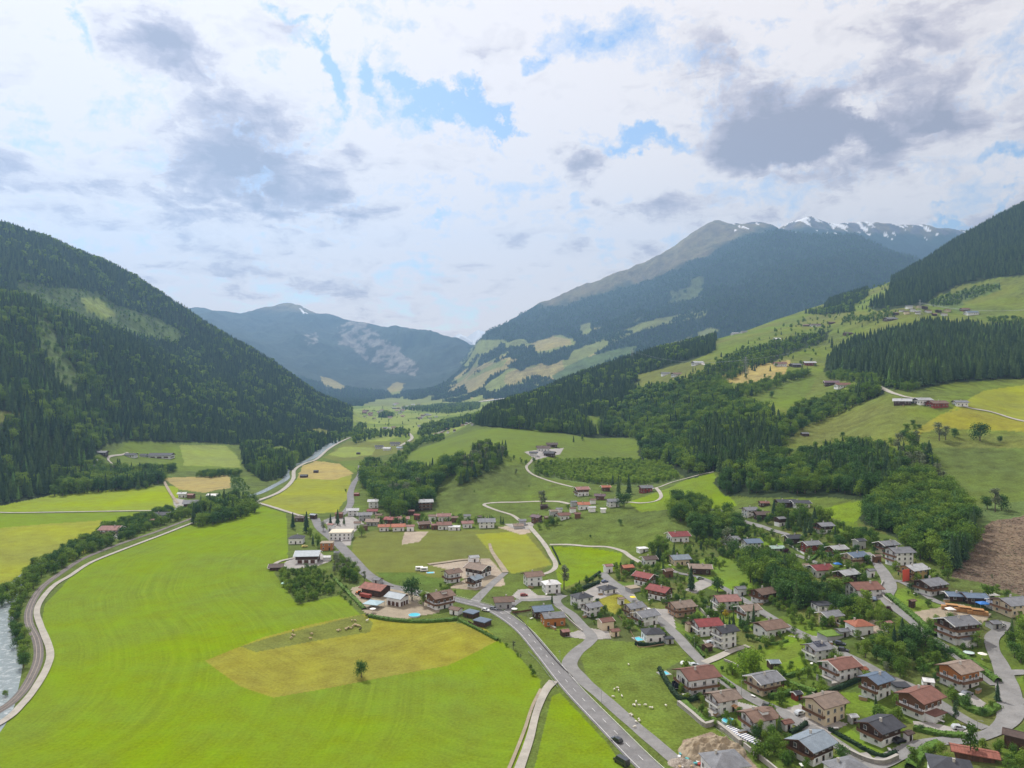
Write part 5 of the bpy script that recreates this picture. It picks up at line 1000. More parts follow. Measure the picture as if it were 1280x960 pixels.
SINGLES = [
 ('darkbroad', 452, 847, 24, 'lone round dark tree standing in the mown tongue of the great field', 0), ('darkbroad', 1225, 551, 25, 'round dark tree alone below the yellow slope field'),
 ('grey', 705, 737, 34, 'tall loose grey-green tree beside the white villa with pale roof'), ('spruce', 864, 738, 31, 'big dark spruce on the lawn below the long brown roof', 3), ('darkbroad', 897, 740, 21, 'round tree right of the big lawn spruce'),
 ('darkbroad', 515, 751, 32, 'big dark round tree between the grey barn and the old chalet', 0), ('broad', 529, 757, 20, 'smaller green tree squeezed beside the old chalet'), ('bright', 938, 850, 42, 'bright yellow-green broad tree above the plum-grey roof'),
 ('slim', 1195, 903, 30, 'dark slim conifer at the gravel drive of the brown chalet'), ('spruce', 1247, 877, 26, 'dark spruce at the mouth of the hairpin', 1), ('birch', 1213, 950, 52, 'tall loose birch between the two roads at the bottom'), ('slim', 1054, 896, 24, 'dark rounded tree left of the blue-grey roofed chalet'),
 ('spruce', 1265, 806, 34, 'tall dark spruce beside the upper lane at the right edge', 2), ('darkbroad', 1268, 822, 22, 'bushy tree under the right edge spruce'), ('spruce', 942, 781, 26, 'slim dark spruce in front of the blue balcony, right one', 2), ('spruce', 935, 783, 20, 'slim dark spruce in front of the blue balcony, left one', 2),
 ('spruce', 917, 783, 18, 'spruce beside the golden shrub, left one', 0), ('spruce', 925, 784, 16, 'spruce beside the golden shrub, right one', 0), ('gold', 907, 772, 12, 'golden yellow shrub next to two spruces'), ('spruce', 690, 754, 13, 'small dark conifer at the side road fork', 0),
 ('purple', 1111, 769, 13, 'round dark purple tree beside the climbing street'), ('purple', 984, 698, 14, 'purple-leaved tree beside the pale green roof'), ('broad', 992, 792, 12, 'small green tree at the street verge by the broad low chalet'),
 ('spruce', 1128, 806, 34, 'tallest spruce of the copse above the orange timber chalet', 3), ('spruce', 1118, 812, 30, 'dark spruce left in the copse', 0), ('darkbroad', 1138, 812, 30, 'broad dark tree in the middle of the copse', 0), ('spruce', 1149, 802, 27, 'dark spruce right in the copse', 1), ('broad', 1082, 822, 26, 'green tree at the left end of the copse'), ('darkbroad', 1096, 826, 22, 'dark tree in the front of the copse', 1), ('broad', 1125, 846, 22, 'light green tree by the street below the copse'), ('grey', 1108, 843, 18, 'grey-green bush tree by the street below the copse'),
 ('darkbroad', 1172, 822, 26, 'dark tree between meadow clearing and narrow lane', 1), ('darkbroad', 1185, 826, 20, 'dark bush tree at the lane above the orange timber chalet', 0),
 ('broad', 1239, 888, 14, 'round green garden tree beside the paved parking place'), ('grey', 642, 812, 12, 'small grey tree at the field corner below the main road'),
 ('spruce', 242, 655, 27, 'tall dark spruce at the river bridge, left one', 0), ('spruce', 252, 655, 26, 'tall dark spruce at the river bridge, right one', 2), ('spruce', 291, 647, 25, 'dark spruce in the belt right of the bridge', 0), ('spruce', 366, 661, 21, 'dark spruce left of the yard hut', 0), ('spruce', 383, 666, 27, 'dark spruce right of the yard hut', 3), ('spruce', 413, 655, 13, 'dark spruce behind the white inn, left one', 1), ('spruce', 422, 656, 20, 'dark spruce behind the white inn, tallest', 0), ('spruce', 430, 656, 14, 'dark spruce behind the white inn, right one', 2),
 ('grey', 404, 664, 14, 'grey-brown tree left of the white inn'), ('broad', 452, 670, 16, 'green tree right of the white inn'), ('grey', 677, 636, 26, 'tall pale tree above the tiny dark hut'), ('spruce', 773, 622, 28, 'tall dark conifer of the bench hamlet, left', 0), ('spruce', 786, 618, 26, 'dark conifer of the bench hamlet, right', 1), ('darkbroad', 780, 634, 20, 'dark round tree in front of the hamlet conifers', 0), ('spruce', 766, 606, 14, 'small conifer above the orange hamlet roof', 2), ('spruce', 626, 655, 11, 'dark conifer left of the lane end, first', 0), ('spruce', 629, 655, 9, 'dark conifer left of the lane end, second', 1),
 ('grey', 645, 594, 9, 'small lone tree on the grassy hillside'), ('darkbroad', 738, 672, 4, 'tiny dark bush on the grassy bank'), ('spruce', 628, 567, 17, 'lone spruce on the hilltop meadow', 0), ('spruce', 717, 553, 9, 'small tree standing in the upper meadow, left', 0), ('broad', 728, 551, 9, 'small tree standing in the upper meadow, right'),
 ('grey', 1174, 551, 26, 'loose tall tree in the slope hedge, left'), ('grey', 1182, 550, 20, 'loose tree in the slope hedge, right'), ('darkbroad', 1193, 547, 13, 'round bush in the slope hedge, right end', 0), ('darkbroad', 1250, 553, 9, 'small round tree right of the slope hedge', 1), ('grey', 1244, 640, 34, 'loose grey tree on the pasture above the clearing'), ('darkbroad', 1252, 638, 22, 'dark bushy tree on the pasture above the clearing', 0), ('darkbroad', 1234, 636, 18, 'dark bush left of the loose grey tree', 1),
 ('broad', 1034, 498 - 3, 6, 'small bush on the bright slope field'), ('darkbroad', 965, 497, 9, 'bush in the bright slope field, right', 0), ('spruce', 1040, 436, 16, 'lone pointed conifer before the slope wood', 0), ('darkbroad', 1053, 573 - 26, 8, 'bush on the smooth slope', 0), ('darkbroad', 987, 569, 10, 'round bush on the slope edge', 0), ('grey', 1240, 725, 8, 'bare thin tree standing in the brown clearing'),
 ('grey', 909, 690, 34, 'bare grey-brown tree in front of the low grey-roofed house'), ('grey', 937, 706, 28, 'bare grey tree below the blue-grey roof'), ('spruce', 1013, 668, 22, 'dark spruce left of the dark-balconied house', 3), ('spruce', 1006, 670, 24, 'dark spruce in the upper gardens', 2), ('spruce', 1044, 672, 14, 'dark conifer right of the dark-balconied house', 0), ('spruce', 1055, 664, 12, 'thin conifer at the small bright meadow', 2), ('spruce', 1064, 670, 13, 'dark conifer at the small bright meadow edge', 1),
]
for s_ in SINGLES: tree_px(*s_[:5], None, s_[5] if len(s_) > 5 else None)
# ---- woods, copses, hedgerows: (key, description, [(kind, share)], height m (lo, hi), spacing m, y range, polygon)
WOODS = [
 ('left_mountain', 'dense dark spruce forest covering the left mountainside', [('spruce', .8), ('larch', .08), ('broad', .12)], (12, 22), 7.0, (500, 3200), [(-330, 640), (0, 632), (60, 618), (88, 612), (112, 600), (118, 572), (135, 556), (160, 551), (250, 553), (300, 556), (305, 585), (330, 604), (352, 598), (372, 580), (400, 562), (425, 545), (458, 530), (458, 516), (400, 300), (0, 0), (-330, 0)]),
 ('river_bank', 'bushy tree belt along the river bank', [('broad', .7), ('darkbroad', .3)], (6, 10), 5.2, (250, 1300), [(-10, 752), (12, 742), (30, 730), (60, 705), (95, 690), (128, 665), (150, 655), (200, 648), (235, 640), (300, 620), (300, 626), (232, 648), (195, 660), (150, 680), (105, 694), (75, 712), (48, 733), (38, 745), (22, 750), (0, 765)]),
 ('river_bank', 'bushy tree belt along the river bank', [('broad', .75), ('darkbroad', .25)], (4.5, 7.5), 4.0, (250, 1000), [(22, 752), (32, 748), (34, 775), (42, 800), (44, 825), (30, 842), (22, 822), (12, 790), (14, 765)]),
 ('river_bank', 'bushy tree belt along the river bank', [('shrub', 1)], (1.5, 3), 3.5, (200, 1000), [(28, 842), (44, 830), (50, 842), (30, 868), (5, 888), (-10, 890), (10, 866)]),
 ('bridge_belt', 'mixed trees between bridge and yellow field', [('broad', .6), ('darkbroad', .2), ('spruce', .2)], (9, 15), 6, (300, 1300), [(236, 655), (246, 640), (262, 632), (300, 622), (322, 634), (318, 642), (285, 652), (250, 660)]),
 ('forest_belt', 'belt of trees dividing the left meadows', [('broad', .45), ('darkbroad', .2), ('spruce', .35)], (12, 19), 7, (400, 1600), [(60, 622), (88, 606), (112, 596), (140, 590), (172, 590), (205, 592), (206, 604), (190, 606), (182, 612), (150, 613), (100, 617)]),
 ('forest_belt', 'belt of trees dividing the left meadows', [('broad', .6), ('darkbroad', .2), ('spruce', .2)], (8, 12), 6, (400, 1600), [(170, 590), (222, 586), (222, 590), (175, 596)]),
 ('forest_belt', 'belt of trees dividing the left meadows', [('broad', .8), ('darkbroad', .2)], (7, 10), 6, (400, 1600), [(230, 594), (250, 594), (285, 590), (300, 590), (302, 596), (288, 595), (262, 598), (235, 596)]),
 ('slope_scatter', 'single trees and bushes dotted over the upper slope meadows', [('broad', .6), ('spruce', .4)], (5, 13), 36, (700, 3000), [(820, 480), (900, 445), (1000, 400), (1110, 350), (1160, 385), (1110, 405), (1040, 440), (1000, 480), (900, 500)]),
 ('pasture_scatter', 'single bushes dotted over the grassy pastures', [('broad', .8), ('darkbroad', .2)], (1.5, 5), 75, (450, 1500), [(545, 655), (600, 605), (660, 590), (720, 612), (860, 640), (830, 690), (690, 682), (640, 630)]),
 ('valley_scatter', 'trees dotted through the far valley villages', [('broad', .6), ('spruce', .4)], (6, 10), 80, (1800, 4000), [(448, 530), (452, 510), (560, 503), (600, 508), (560, 535), (500, 545)]),
 ('nursery', 'dark young plantation strip beside the tan field', [('shrub', .6), ('larch', .4)], (2, 4), 4, (400, 1600), [(287, 594), (297, 592), (312, 612), (291, 617)]),
 ('left_farm_trees', 'trees round the small upper-left farms', [('spruce', .5), ('broad', .5)], (8, 16), 9, (400, 1600), [(100, 600), (118, 575), (135, 590), (150, 592), (130, 600)]),
 ('barn_brush', 'thicket of bushes at the field corner below the metal-roofed barn', [('shrub', .8), ('broad', .2)], (3, 5.5), 4.0, (300, 900), [(346, 714), (365, 712), (388, 710), (405, 718), (418, 740), (412, 744), (372, 756), (356, 734)]),
 ('road_thicket', 'grey-green thicket along the valley road', [('broad', .6), ('grey', .4)], (5, 9), 5, (300, 900), [(410, 700), (428, 698), (446, 710), (460, 722), (458, 730), (432, 728), (416, 716)]),
 ('road_thicket', 'grey-green thicket along the valley road', [('shrub', 1)], (1.5, 3.5), 5, (300, 900), [(388, 712), (408, 718), (430, 730), (458, 760), (450, 768), (420, 745), (395, 728)]),
 ('road_strip', 'bushes along the valley road north of the inn', [('broad', .8), ('spruce', .2)], (6, 10), 6, (500, 1800), [(427, 624), (435, 610), (445, 592), (450, 588), (449, 596), (440, 606), (434, 625)]),
 ('inn_garden', 'garden trees by the white inn', [('broad', .7), ('spruce', .3)], (6, 10), 7, (300, 1000), [(388, 685), (385, 670), (396, 665), (402, 685)]),
 ('village_wood', 'mixed wood rising behind the village row', [('broad', .5), ('darkbroad', .2), ('spruce', .25), ('grey', .05)], (13, 21), 6.8, (450, 2000), [(452, 594), (462, 582), (480, 588), (505, 594), (535, 596), (556, 584), (580, 580), (582, 586), (560, 596), (546, 612), (540, 632), (515, 640), (500, 650), (485, 644), (475, 630), (462, 618), (452, 606)]),
 ('hill_wood', 'dark spruces with some bare trees on the hilltop', [('spruce', .55), ('broad', .25), ('grey', .2)], (13, 20), 6.5, (450, 2000), [(572, 614), (580, 607), (596, 599), (612, 589), (630, 577), (634, 569), (616, 563), (594, 566), (580, 588), (572, 600)]),
 ('hill_wood', 'dark spruces with some bare trees on the hilltop', [('broad', .8), ('grey', .2)], (4, 7), 8, (450, 2000), [(634, 574), (660, 572), (662, 585), (640, 580)]),
 ('farm_trees', 'orchard trees round the meadow farm', [('broad', .7), ('darkbroad', .3)], (6, 10), 8, (450, 2000), [(664, 578), (690, 576), (696, 584), (668, 588)]),
 ('plantation', 'bright young plantation of broadleaf trees on the bench', [('young', .75), ('broad', .25)], (4.5, 7.5), 4.2, (450, 1500), [(664, 594), (670, 582), (700, 578), (760, 576), (830, 579), (850, 598), (835, 603), (800, 606), (740, 605), (705, 599)]),
 ('bench_forest', 'dark spruce forest rising beyond the upper meadow', [('spruce', .92), ('broad', .08)], (16, 24), 8, (700, 2300), [(590, 534), (610, 514), (672, 489), (720, 464), (785, 444), (895, 424), (893, 440), (830, 458), (785, 482), (800, 490), (760, 524), (752, 545), (733, 545), (700, 541), (640, 536)]),
 ('bench_forest_edge', 'light broadleaf edge of the spruce forest', [('broad', 1)], (12, 17), 7, (700, 2300), [(672, 540), (735, 543), (735, 528), (672, 528)]),
 ('mixed_forest', 'mixed forest flank between meadow and village slope', [('broad', .5), ('spruce', .35), ('darkbroad', .15)], (13, 22), 8.6, (450, 2000), [(755, 545), (762, 520), (785, 500), (800, 490), (900, 480), (925, 500), (975, 528), (985, 590), (890, 590), (860, 598), (838, 582), (805, 577), (796, 548)]),
 ('mixed_forest_spruce', 'tall spruces at the forest front', [('spruce', 1)], (20, 27), 7, (450, 2000), [(858, 590), (862, 560), (890, 540), (950, 540), (972, 556), (966, 585), (905, 592)]),
 ('ridge_trees', 'tree strips climbing between the slope fields', [('broad', .65), ('spruce', .35)], (9, 16), 9.5, (700, 2600), [(800, 488), (850, 480), (925, 442), (1000, 422), (1036, 414), (1028, 428), (980, 445), (930, 468), (880, 496)]),
 ('ridge_trees', 'tree strips climbing between the slope fields', [('broad', .9), ('spruce', .1)], (10, 15), 8, (700, 2600), [(920, 487), (955, 480), (990, 470), (1015, 462), (1012, 470), (985, 478), (945, 496), (922, 500)]),
 ('ridge_trees', 'tree strips climbing between the slope fields', [('spruce', .6), ('broad', .4)], (12, 18), 8, (900, 2600), [(1005, 392), (1060, 386), (1070, 390), (1030, 394)]),
 ('ridge_trees', 'tree strips climbing between the slope fields', [('spruce', .9), ('broad', .1)], (14, 20), 8, (900, 2600), [(1030, 386), (1040, 372), (1060, 362), (1085, 360), (1085, 370), (1065, 384), (1045, 388)]),
 ('ridge_trees', 'tree strips climbing between the slope fields', [('broad', .8), ('spruce', .2)], (8, 13), 9, (900, 2600), [(1050, 398), (1068, 390), (1072, 402), (1056, 406)]),
 ('ridge_trees', 'tree strips climbing between the slope fields', [('broad', .8), ('spruce', .2)], (8, 12), 9, (900, 2600), [(1072, 402), (1110, 388), (1118, 396), (1080, 406)]),
 ('slope_belt', 'broadleaf belt below the slope farms', [('broad', .75), ('darkbroad', .15), ('spruce', .1)], (9, 16), 8, (400, 2000), [(962, 552), (975, 526), (1010, 502), (1060, 490), (1100, 478), (1106, 492), (1065, 512), (1020, 532), (985, 548)]),
 ('slope_belt', 'broadleaf belt below the slope farms', [('spruce', .9), ('broad', .1)], (18, 24), 7, (400, 2000), [(1064, 506), (1076, 488), (1094, 490), (1090, 500)]),
 ('slope_forest', 'dark spruce forest on the right slope', [('spruce', .95), ('larch', .05)], (20, 27), 7.6, (500, 2600), [(1030, 462), (1042, 448), (1062, 434), (1085, 428), (1112, 421), (1135, 418), (1165, 410), (1185, 414), (1210, 412), (1235, 416), (1330, 414), (1330, 472), (1200, 476), (1150, 485), (1100, 484), (1090, 470), (1035, 466)]),
 ('slope_forest_edge', 'light broadleaf edge in front of the slope forest', [('broad', .8), ('larch', .2)], (8, 13), 7, (500, 2600), [(1030, 466), (1100, 472), (1150, 486), (1130, 492), (1100, 484), (1035, 474)]),
 ('ridge_forest', 'dark spruce forest running up the right ridge', [('spruce', .95), ('larch', .05)], (18, 26), 8.6, (700, 3200), [(1084, 382), (1096, 374), (1108, 371), (1113, 358), (1110, 350), (1122, 338), (1135, 325), (1200, 280), (1280, 235), (1400, 140), (1400, 345), (1290, 342), (1250, 346), (1205, 353), (1185, 362), (1170, 368), (1160, 378), (1135, 381), (1112, 384), (1095, 386)]),
 ('ridge_brush', 'lighter scrub below the ridge forest', [('broad', .6), ('larch', .4)], (6, 11), 8, (700, 3000), [(1172, 374), (1250, 352), (1252, 362), (1205, 376), (1190, 388), (1160, 382)]),
 ('slope_hedge', 'hedgerow strip at the right edge fields', [('broad', 1)], (7, 11), 8, (600, 2000), [(1232, 400), (1300, 398), (1300, 408), (1240, 406)]),
 ('slope_hedge', 'hedgerow strip at the right edge fields', [('broad', .7), ('darkbroad', .3)], (6, 10), 7, (400, 1500), [(1105, 558), (1135, 538), (1152, 528), (1150, 536), (1130, 550), (1112, 562)]),
 ('upper_wood', 'broadleaf wood behind the upper houses', [('broad', .6), ('darkbroad', .25), ('spruce', .15)], (9, 17), 6.8, (350, 1400), [(892, 606), (925, 572), (985, 588), (1010, 565), (1060, 560), (1115, 568), (1130, 592), (1110, 608), (1092, 624), (1040, 618), (960, 618), (905, 618)]),
 ('upper_wood', 'broadleaf wood behind the upper houses', [('spruce', .8), ('darkbroad', .2)], (15, 23), 7.5, (350, 1400), [(1010, 592), (1016, 575), (1065, 568), (1100, 575), (1130, 590), (1125, 606), (1100, 624), (1080, 620), (1060, 592)]),
 ('clearing_wood', 'light green broadleaf wood beside the brown clearing', [('broad', .72), ('larch', .1), ('darkbroad', .18)], (11, 18), 5.6, (350, 1200), [(1085, 660), (1078, 645), (1095, 627), (1130, 600), (1165, 598), (1200, 630), (1214, 655), (1212, 690), (1190, 712), (1172, 716), (1150, 703), (1120, 672)]),
 ('clearing_wood_front', 'bare-trunked dark trees at the edge of the clearing', [('spruce', .75), ('broad', .25)], (16, 21), 4.8, (350, 1200), [(1186, 712), (1200, 696), (1216, 668), (1222, 676), (1208, 702), (1196, 716)]),
 ('pasture_trees', 'loose trees on the upper pasture', [('grey', .5), ('spruce', .3), ('broad', .2)], (10, 18), 10, (400, 1400), [(1120, 560), (1150, 555), (1180, 590), (1190, 620), (1165, 598), (1130, 592)]),
 ('hollow_wood', 'dark wood in the hollow between the village streets', [('broad', .45), ('darkbroad', .35), ('spruce', .2)], (8, 14), 5.6, (250, 800), [(912, 694), (948, 706), (975, 706), (1000, 722), (1012, 742), (1035, 745), (1050, 752), (1030, 758), (1008, 762), (990, 770), (978, 762), (975, 748), (962, 738), (940, 730), (922, 716)]),
 ('hollow_wood', 'dark wood in the hollow between the village streets', [('broad', .6), ('darkbroad', .4)], (6, 11), 5.2, (250, 800), [(1038, 742), (1055, 750), (1078, 762), (1105, 768), (1108, 778), (1088, 780), (1060, 776), (1045, 766), (1030, 756)]),
 ('red_house_trees', 'trees round the lone dark red roof', [('broad', .6), ('darkbroad', .4)], (8, 14), 7, (350, 900), [(832, 650), (845, 628), (868, 622), (890, 640), (905, 660), (900, 680), (870, 676), (862, 660)]),
 ('red_house_trees', 'trees round the lone dark red roof', [('broad', .7), ('spruce', .3)], (6, 10), 6.5, (350, 900), [(808, 690), (826, 672), (832, 690), (848, 690), (850, 698), (830, 704), (815, 700)]),
 ('red_house_trees', 'trees round the lone dark red roof', [('broad', .5), ('darkbroad', .5)], (7, 12), 6.5, (350, 900), [(888, 648), (905, 640), (925, 655), (930, 676), (912, 690), (900, 680)]),
 ('gully_trees', 'trees around the upper lane houses', [('broad', .6), ('spruce', .4)], (7, 13), 6.5, (350, 900), [(958, 648), (985, 642), (1015, 645), (1040, 650), (1020, 660), (1012, 668), (985, 664)]),
 ('gully_trees', 'trees around the upper lane houses', [('broad', .7), ('darkbroad', .3)], (6, 10), 6.5, (350, 900), [(1040, 676), (1060, 668), (1090, 668), (1100, 676), (1085, 684), (1060, 690), (1048, 684)]),
 ('copse', 'green copse in the meadow between two streets', [('broad', .5), ('darkbroad', .5)], (6, 10), 5.5, (200, 600), [(1072, 812), (1092, 798), (1110, 800), (1150, 796), (1162, 804), (1140, 818), (1130, 842), (1112, 845), (1095, 836)]),
 ('lane_shrubs', 'shrubs beside the climbing lane', [('shrub', .7), ('broad', .3)], (3, 6), 4.2, (200, 600), [(1115, 752), (1150, 758), (1172, 765), (1180, 790), (1170, 795), (1140, 772)]),
 ('bottom_shrubs', 'bright garden shrubs left of the big metal roof', [('broad', .8), ('shrub', .2)], (3.5, 6.5), 3.6, (100, 500), [(948, 920), (965, 918), (985, 932), (995, 962), (978, 962), (960, 942)]),
 ('hedge_side_shrubs', 'garden shrubs below the plum-grey roof', [('shrub', .8), ('broad', .2)], (2, 4), 4, (100, 500), [(965, 880), (995, 882), (1000, 890), (978, 886)]),
 ('edge_trees', 'garden trees at the right picture edge', [('broad', .6), ('shrub', .4)], (4, 8), 5.5, (100, 600), [(1222, 800), (1238, 812), (1242, 838), (1248, 870), (1238, 872), (1226, 832), (1216, 805)]),
 ('edge_trees', 'garden trees at the right picture edge', [('broad', .7), ('shrub', .3)], (4, 8), 5.5, (100, 600), [(1262, 800), (1290, 790), (1300, 830), (1266, 832)]),
 ('bank_trees', 'bushes beneath the brown clearing', [('broad', .7), ('shrub', .3)], (4, 8), 6, (250, 700), [(1226, 744), (1250, 738), (1262, 748), (1240, 758)]),
 ('bank_trees', 'bushes beneath the brown clearing', [('broad', .7), ('shrub', .3)], (4, 7), 6, (250, 700), [(1150, 716), (1175, 718), (1192, 728), (1180, 740), (1165, 728)]),
 ('verge', 'bushes on the verge of the main road', [('shrub', .8), ('grey', .2)], (1.5, 3), 4.5, (200, 600), [(598, 788), (606, 790), (645, 816), (676, 852), (672, 852), (640, 818)]),
 ('bottom_trees', 'garden trees by the bottom edge roofs', [('broad', .7), ('shrub', .3)], (3, 6), 4.5, (100, 500), [(1258, 945), (1275, 950), (1290, 985), (1255, 985)]),
 ('bottom_trees', 'garden trees by the bottom edge roofs', [('broad', .5), ('shrub', .5)], (3, 5), 4.5, (100, 500), [(1225, 935), (1240, 925), (1252, 942), (1236, 950)]),
 ('chalet_bushes', 'garden bushes behind the old chalet', [('broad', .6), ('shrub', .4)], (3, 6), 5.5, (300, 800), [(545, 728), (560, 738), (575, 742), (562, 748), (545, 742)]),
 ('row_trees', 'small trees between the village row houses', [('broad', .7), ('spruce', .3)], (4, 8), 7, (400, 900), [(470, 652), (520, 645), (560, 645), (598, 650), (625, 646), (625, 655), (598, 655), (540, 658), (475, 660)]),
 ('bank_bushes', 'bushes at the foot of the hamlet bank', [('broad', .8), ('darkbroad', .2)], (5, 8), 5, (400, 900), [(672, 664), (678, 656), (700, 650), (698, 656), (684, 664)]),
 ('valley_trees', 'tree clumps of the far valley floor', [('broad', .5), ('spruce', .5)], (10, 18), 12, (1400, 5000), [(440, 548), (445, 540), (490, 542), (512, 540), (512, 548), (480, 546), (442, 556)]),
 ('valley_trees', 'tree clumps of the far valley floor', [('spruce', .7), ('broad', .3)], (12, 20), 11, (1400, 5000), [(472, 522), (480, 518), (492, 520), (488, 524)]),
 ('valley_trees', 'tree clumps of the far valley floor', [('spruce', .5), ('broad', .5)], (12, 20), 12, (1200, 5000), [(522, 548), (526, 536), (545, 532), (580, 524), (600, 524), (585, 530), (548, 542)]),
 ('valley_trees', 'tree clumps of the far valley floor', [('broad', .9), ('spruce', .1)], (9, 14), 10, (900, 5000), [(500, 572), (510, 560), (540, 548), (556, 548), (556, 552), (530, 556), (512, 566), (505, 580), (480, 584)]),
 ('valley_trees', 'tree clumps of the far valley floor', [('spruce', .5), ('broad', .5)], (10, 16), 10, (1400, 5000), [(372, 572), (400, 562), (425, 548), (455, 530), (458, 534), (430, 552), (402, 568), (380, 578)]),
 ('valley_trees', 'tree clumps of the far valley floor', [('spruce', .5), ('broad', .5)], (12, 18), 16, (1400, 5000), [(500, 512), (560, 506), (600, 505), (600, 512), (560, 518), (520, 514)]),
]
def sample_wood(w):
    key, desc, mix, (h0, h1), sp, (y0, y1), poly = w
    P = np.array(poly, float); ux0, ux1 = (P[:, 0].min() - CX) / F, (P[:, 0].max() - CX) / F
    pylo, pyhi = P[:, 1].min(), P[:, 1].max()
    m = inpoly(N.PX[::6, ::6], N.PY[::6, ::6], poly) & (N.Y[::6, ::6] >= y0) & (N.Y[::6, ::6] <= y1)
    if not m.any(): return None
    xs, ys = N.X[::6, ::6][m], N.Y[::6, ::6][m]; x0, x1, ya, yb = xs.min() - 6, xs.max() + 6, ys.min() - 6, ys.max() + 6
    gx_, gy_ = np.meshgrid(np.arange(x0, x1, sp), np.arange(ya, yb, sp)); gx_ = gx_.ravel() + rng.uniform(-.48, .48, gx_.size) * sp; gy_ = gy_.ravel() + rng.uniform(-.48, .48, gy_.size) * sp
    z = N.z(gx_, gy_); px = CX + F * gx_ / gy_; py = CY + F * (CAMZ - z) / gy_
    k = inpoly(px, py, poly) & (px > -160) & (px < 1400); gx_, gy_, z, px, py = [a[k] for a in (gx_, gy_, z, px, py)]
    # leave out what lies far behind a skyline
    iu = np.clip(((gx_ / gy_) - N.us[0]) / (N.us[1] - N.us[0]), 0, len(N.us) - 1).astype(int); iy = np.clip(np.searchsorted(N.Ys, gy_ - 12), 0, len(N.Ys) - 1)
    k = (py - (h1 + 6) * F / gy_) <= N.low[iu, iy]
    gx_, gy_, z, px, py = [a[k] for a in (gx_, gy_, z, px, py)]
    # off the roads and clear of the houses
    k = np.ones(len(gx_), bool)
    if gy_.size and gy_.min() < 1500:
        near_r = ROADPTS[(ROADPTS[:, 0] > x0 - 9) & (ROADPTS[:, 0] < x1 + 9) & (ROADPTS[:, 1] > ya - 9) & (ROADPTS[:, 1] < yb + 9)]
        obs = np.vstack([near_r + np.array([0, 0, 1.8]), HXY[:, :3] + np.array([0, 0, .6])] + ([np.array(TAKEN)] if TAKEN else []))
        obs = obs[(obs[:, 0] > x0 - 20) & (obs[:, 0] < x1 + 20) & (obs[:, 1] > ya - 20) & (obs[:, 1] < yb + 20)]
        for i in range(0, len(gx_), 4000):
            s_ = slice(i, i + 4000)
            if len(obs): k[s_] = ((np.hypot(gx_[s_, None] - obs[None, :, 0], gy_[s_, None] - obs[None, :, 1]) - obs[None, :, 2]).min(1) > 0)
    gx_, gy_, z = gx_[k], gy_[k], z[k]; n = len(gx_)
    if n == 0: return None
    clump = vnoise(gx_ / 35 + 50, gy_ / 35 + 50); r = np.clip(rng.random(n) * .7 + clump * .3, 0, .999); acc_ = 0; kind = np.zeros(n, int); names = [a for a, _ in mix]; tot = sum(b for _, b in mix); lo = 0
    r = rng.random(n) * .55 + clump * .45; r = np.argsort(np.argsort(r)) / n
    for i, (a, b) in enumerate(mix):
        kind[(r >= lo) & (r < lo + b / tot + 1e-9)] = i; lo += b / tot
    h = rng.uniform(h0, h1, n) * (.85 + .3 * vnoise(gx_ / 60, gy_ / 60)); h[rng.random(n) < .06] *= .6
    return [(names[kind[i]], float(gx_[i]), float(gy_[i]), float(z[i]), float(h[i]), key, desc) for i in range(n)]
WOODS.append(('river_bank', 'bushy tree belt along the river bank', [('broad', .7), ('darkbroad', .3)], (5, 9), 5, (250, 1300), [(-8, 762), (14, 738), (38, 712), (86, 684), (143, 660), (196, 642), (233, 630), (235, 637), (147, 668), (90, 692), (42, 722), (14, 750)]))
def thin(L_):
    out = []
    for t in L_:
        iu = int(np.clip((t[1] / t[2] - N.us[0]) / (N.us[1] - N.us[0]), 0, len(N.us) - 1)); iy = int(np.clip(np.searchsorted(N.Ys, t[2]), 0, len(N.Ys) - 1)); c = NEARCOL[iu, iy]
        if abs(c - np.array(COL['wood'])).sum() < .002: out.append(t)
        elif abs(c - np.array(COL['brush'])).sum() < .002:
            if random.random() < .28: out.append(('broad', t[1], t[2], t[3], t[4] * .5) + t[5:])
    return out
ALL = []
for w_ in WOODS:
    t_ = sample_wood(w_)
    if t_: ALL += thin(t_) if w_[0] in ('left_mountain', 'bench_forest', 'ridge_forest', 'slope_forest') else t_
# scattered garden trees between the houses
gpoly = [(700, 745), (760, 712), (850, 690), (930, 640), (1020, 645), (1100, 675), (1190, 740), (1290, 765), (1290, 960), (880, 960), (850, 880), (838, 800), (790, 790), (740, 785)]
t_ = sample_wood(('garden', 'g', [('broad', .45), ('shrub', .35), ('darkbroad', .12), ('spruce', .08)], (2.0, 6.2), 5.2, (150, 700), gpoly)); random.shuffle(t_)
MEADOWS = [[(722, 818), (745, 800), (838, 802), (870, 815), (832, 838), (850, 875), (895, 910), (925, 925), (850, 970), (800, 915), (735, 850)], [(925, 830), (960, 818), (1000, 800), (1012, 815), (970, 834)], [(746, 742), (785, 742), (795, 750), (770, 768), (752, 760)], [(1030, 855), (1078, 850), (1080, 900), (1035, 885)], [(1052, 905), (1130, 935), (1110, 950), (1045, 920)], [(860, 728), (935, 700), (940, 735), (900, 750), (865, 750)], [(1040, 800), (1072, 800), (1068, 825), (1050, 815)], [(1118, 745), (1160, 750), (1150, 760), (1118, 750)], [(850, 915), (925, 910), (950, 960), (850, 970)], [(888, 815), (925, 815), (925, 835), (900, 838)]]
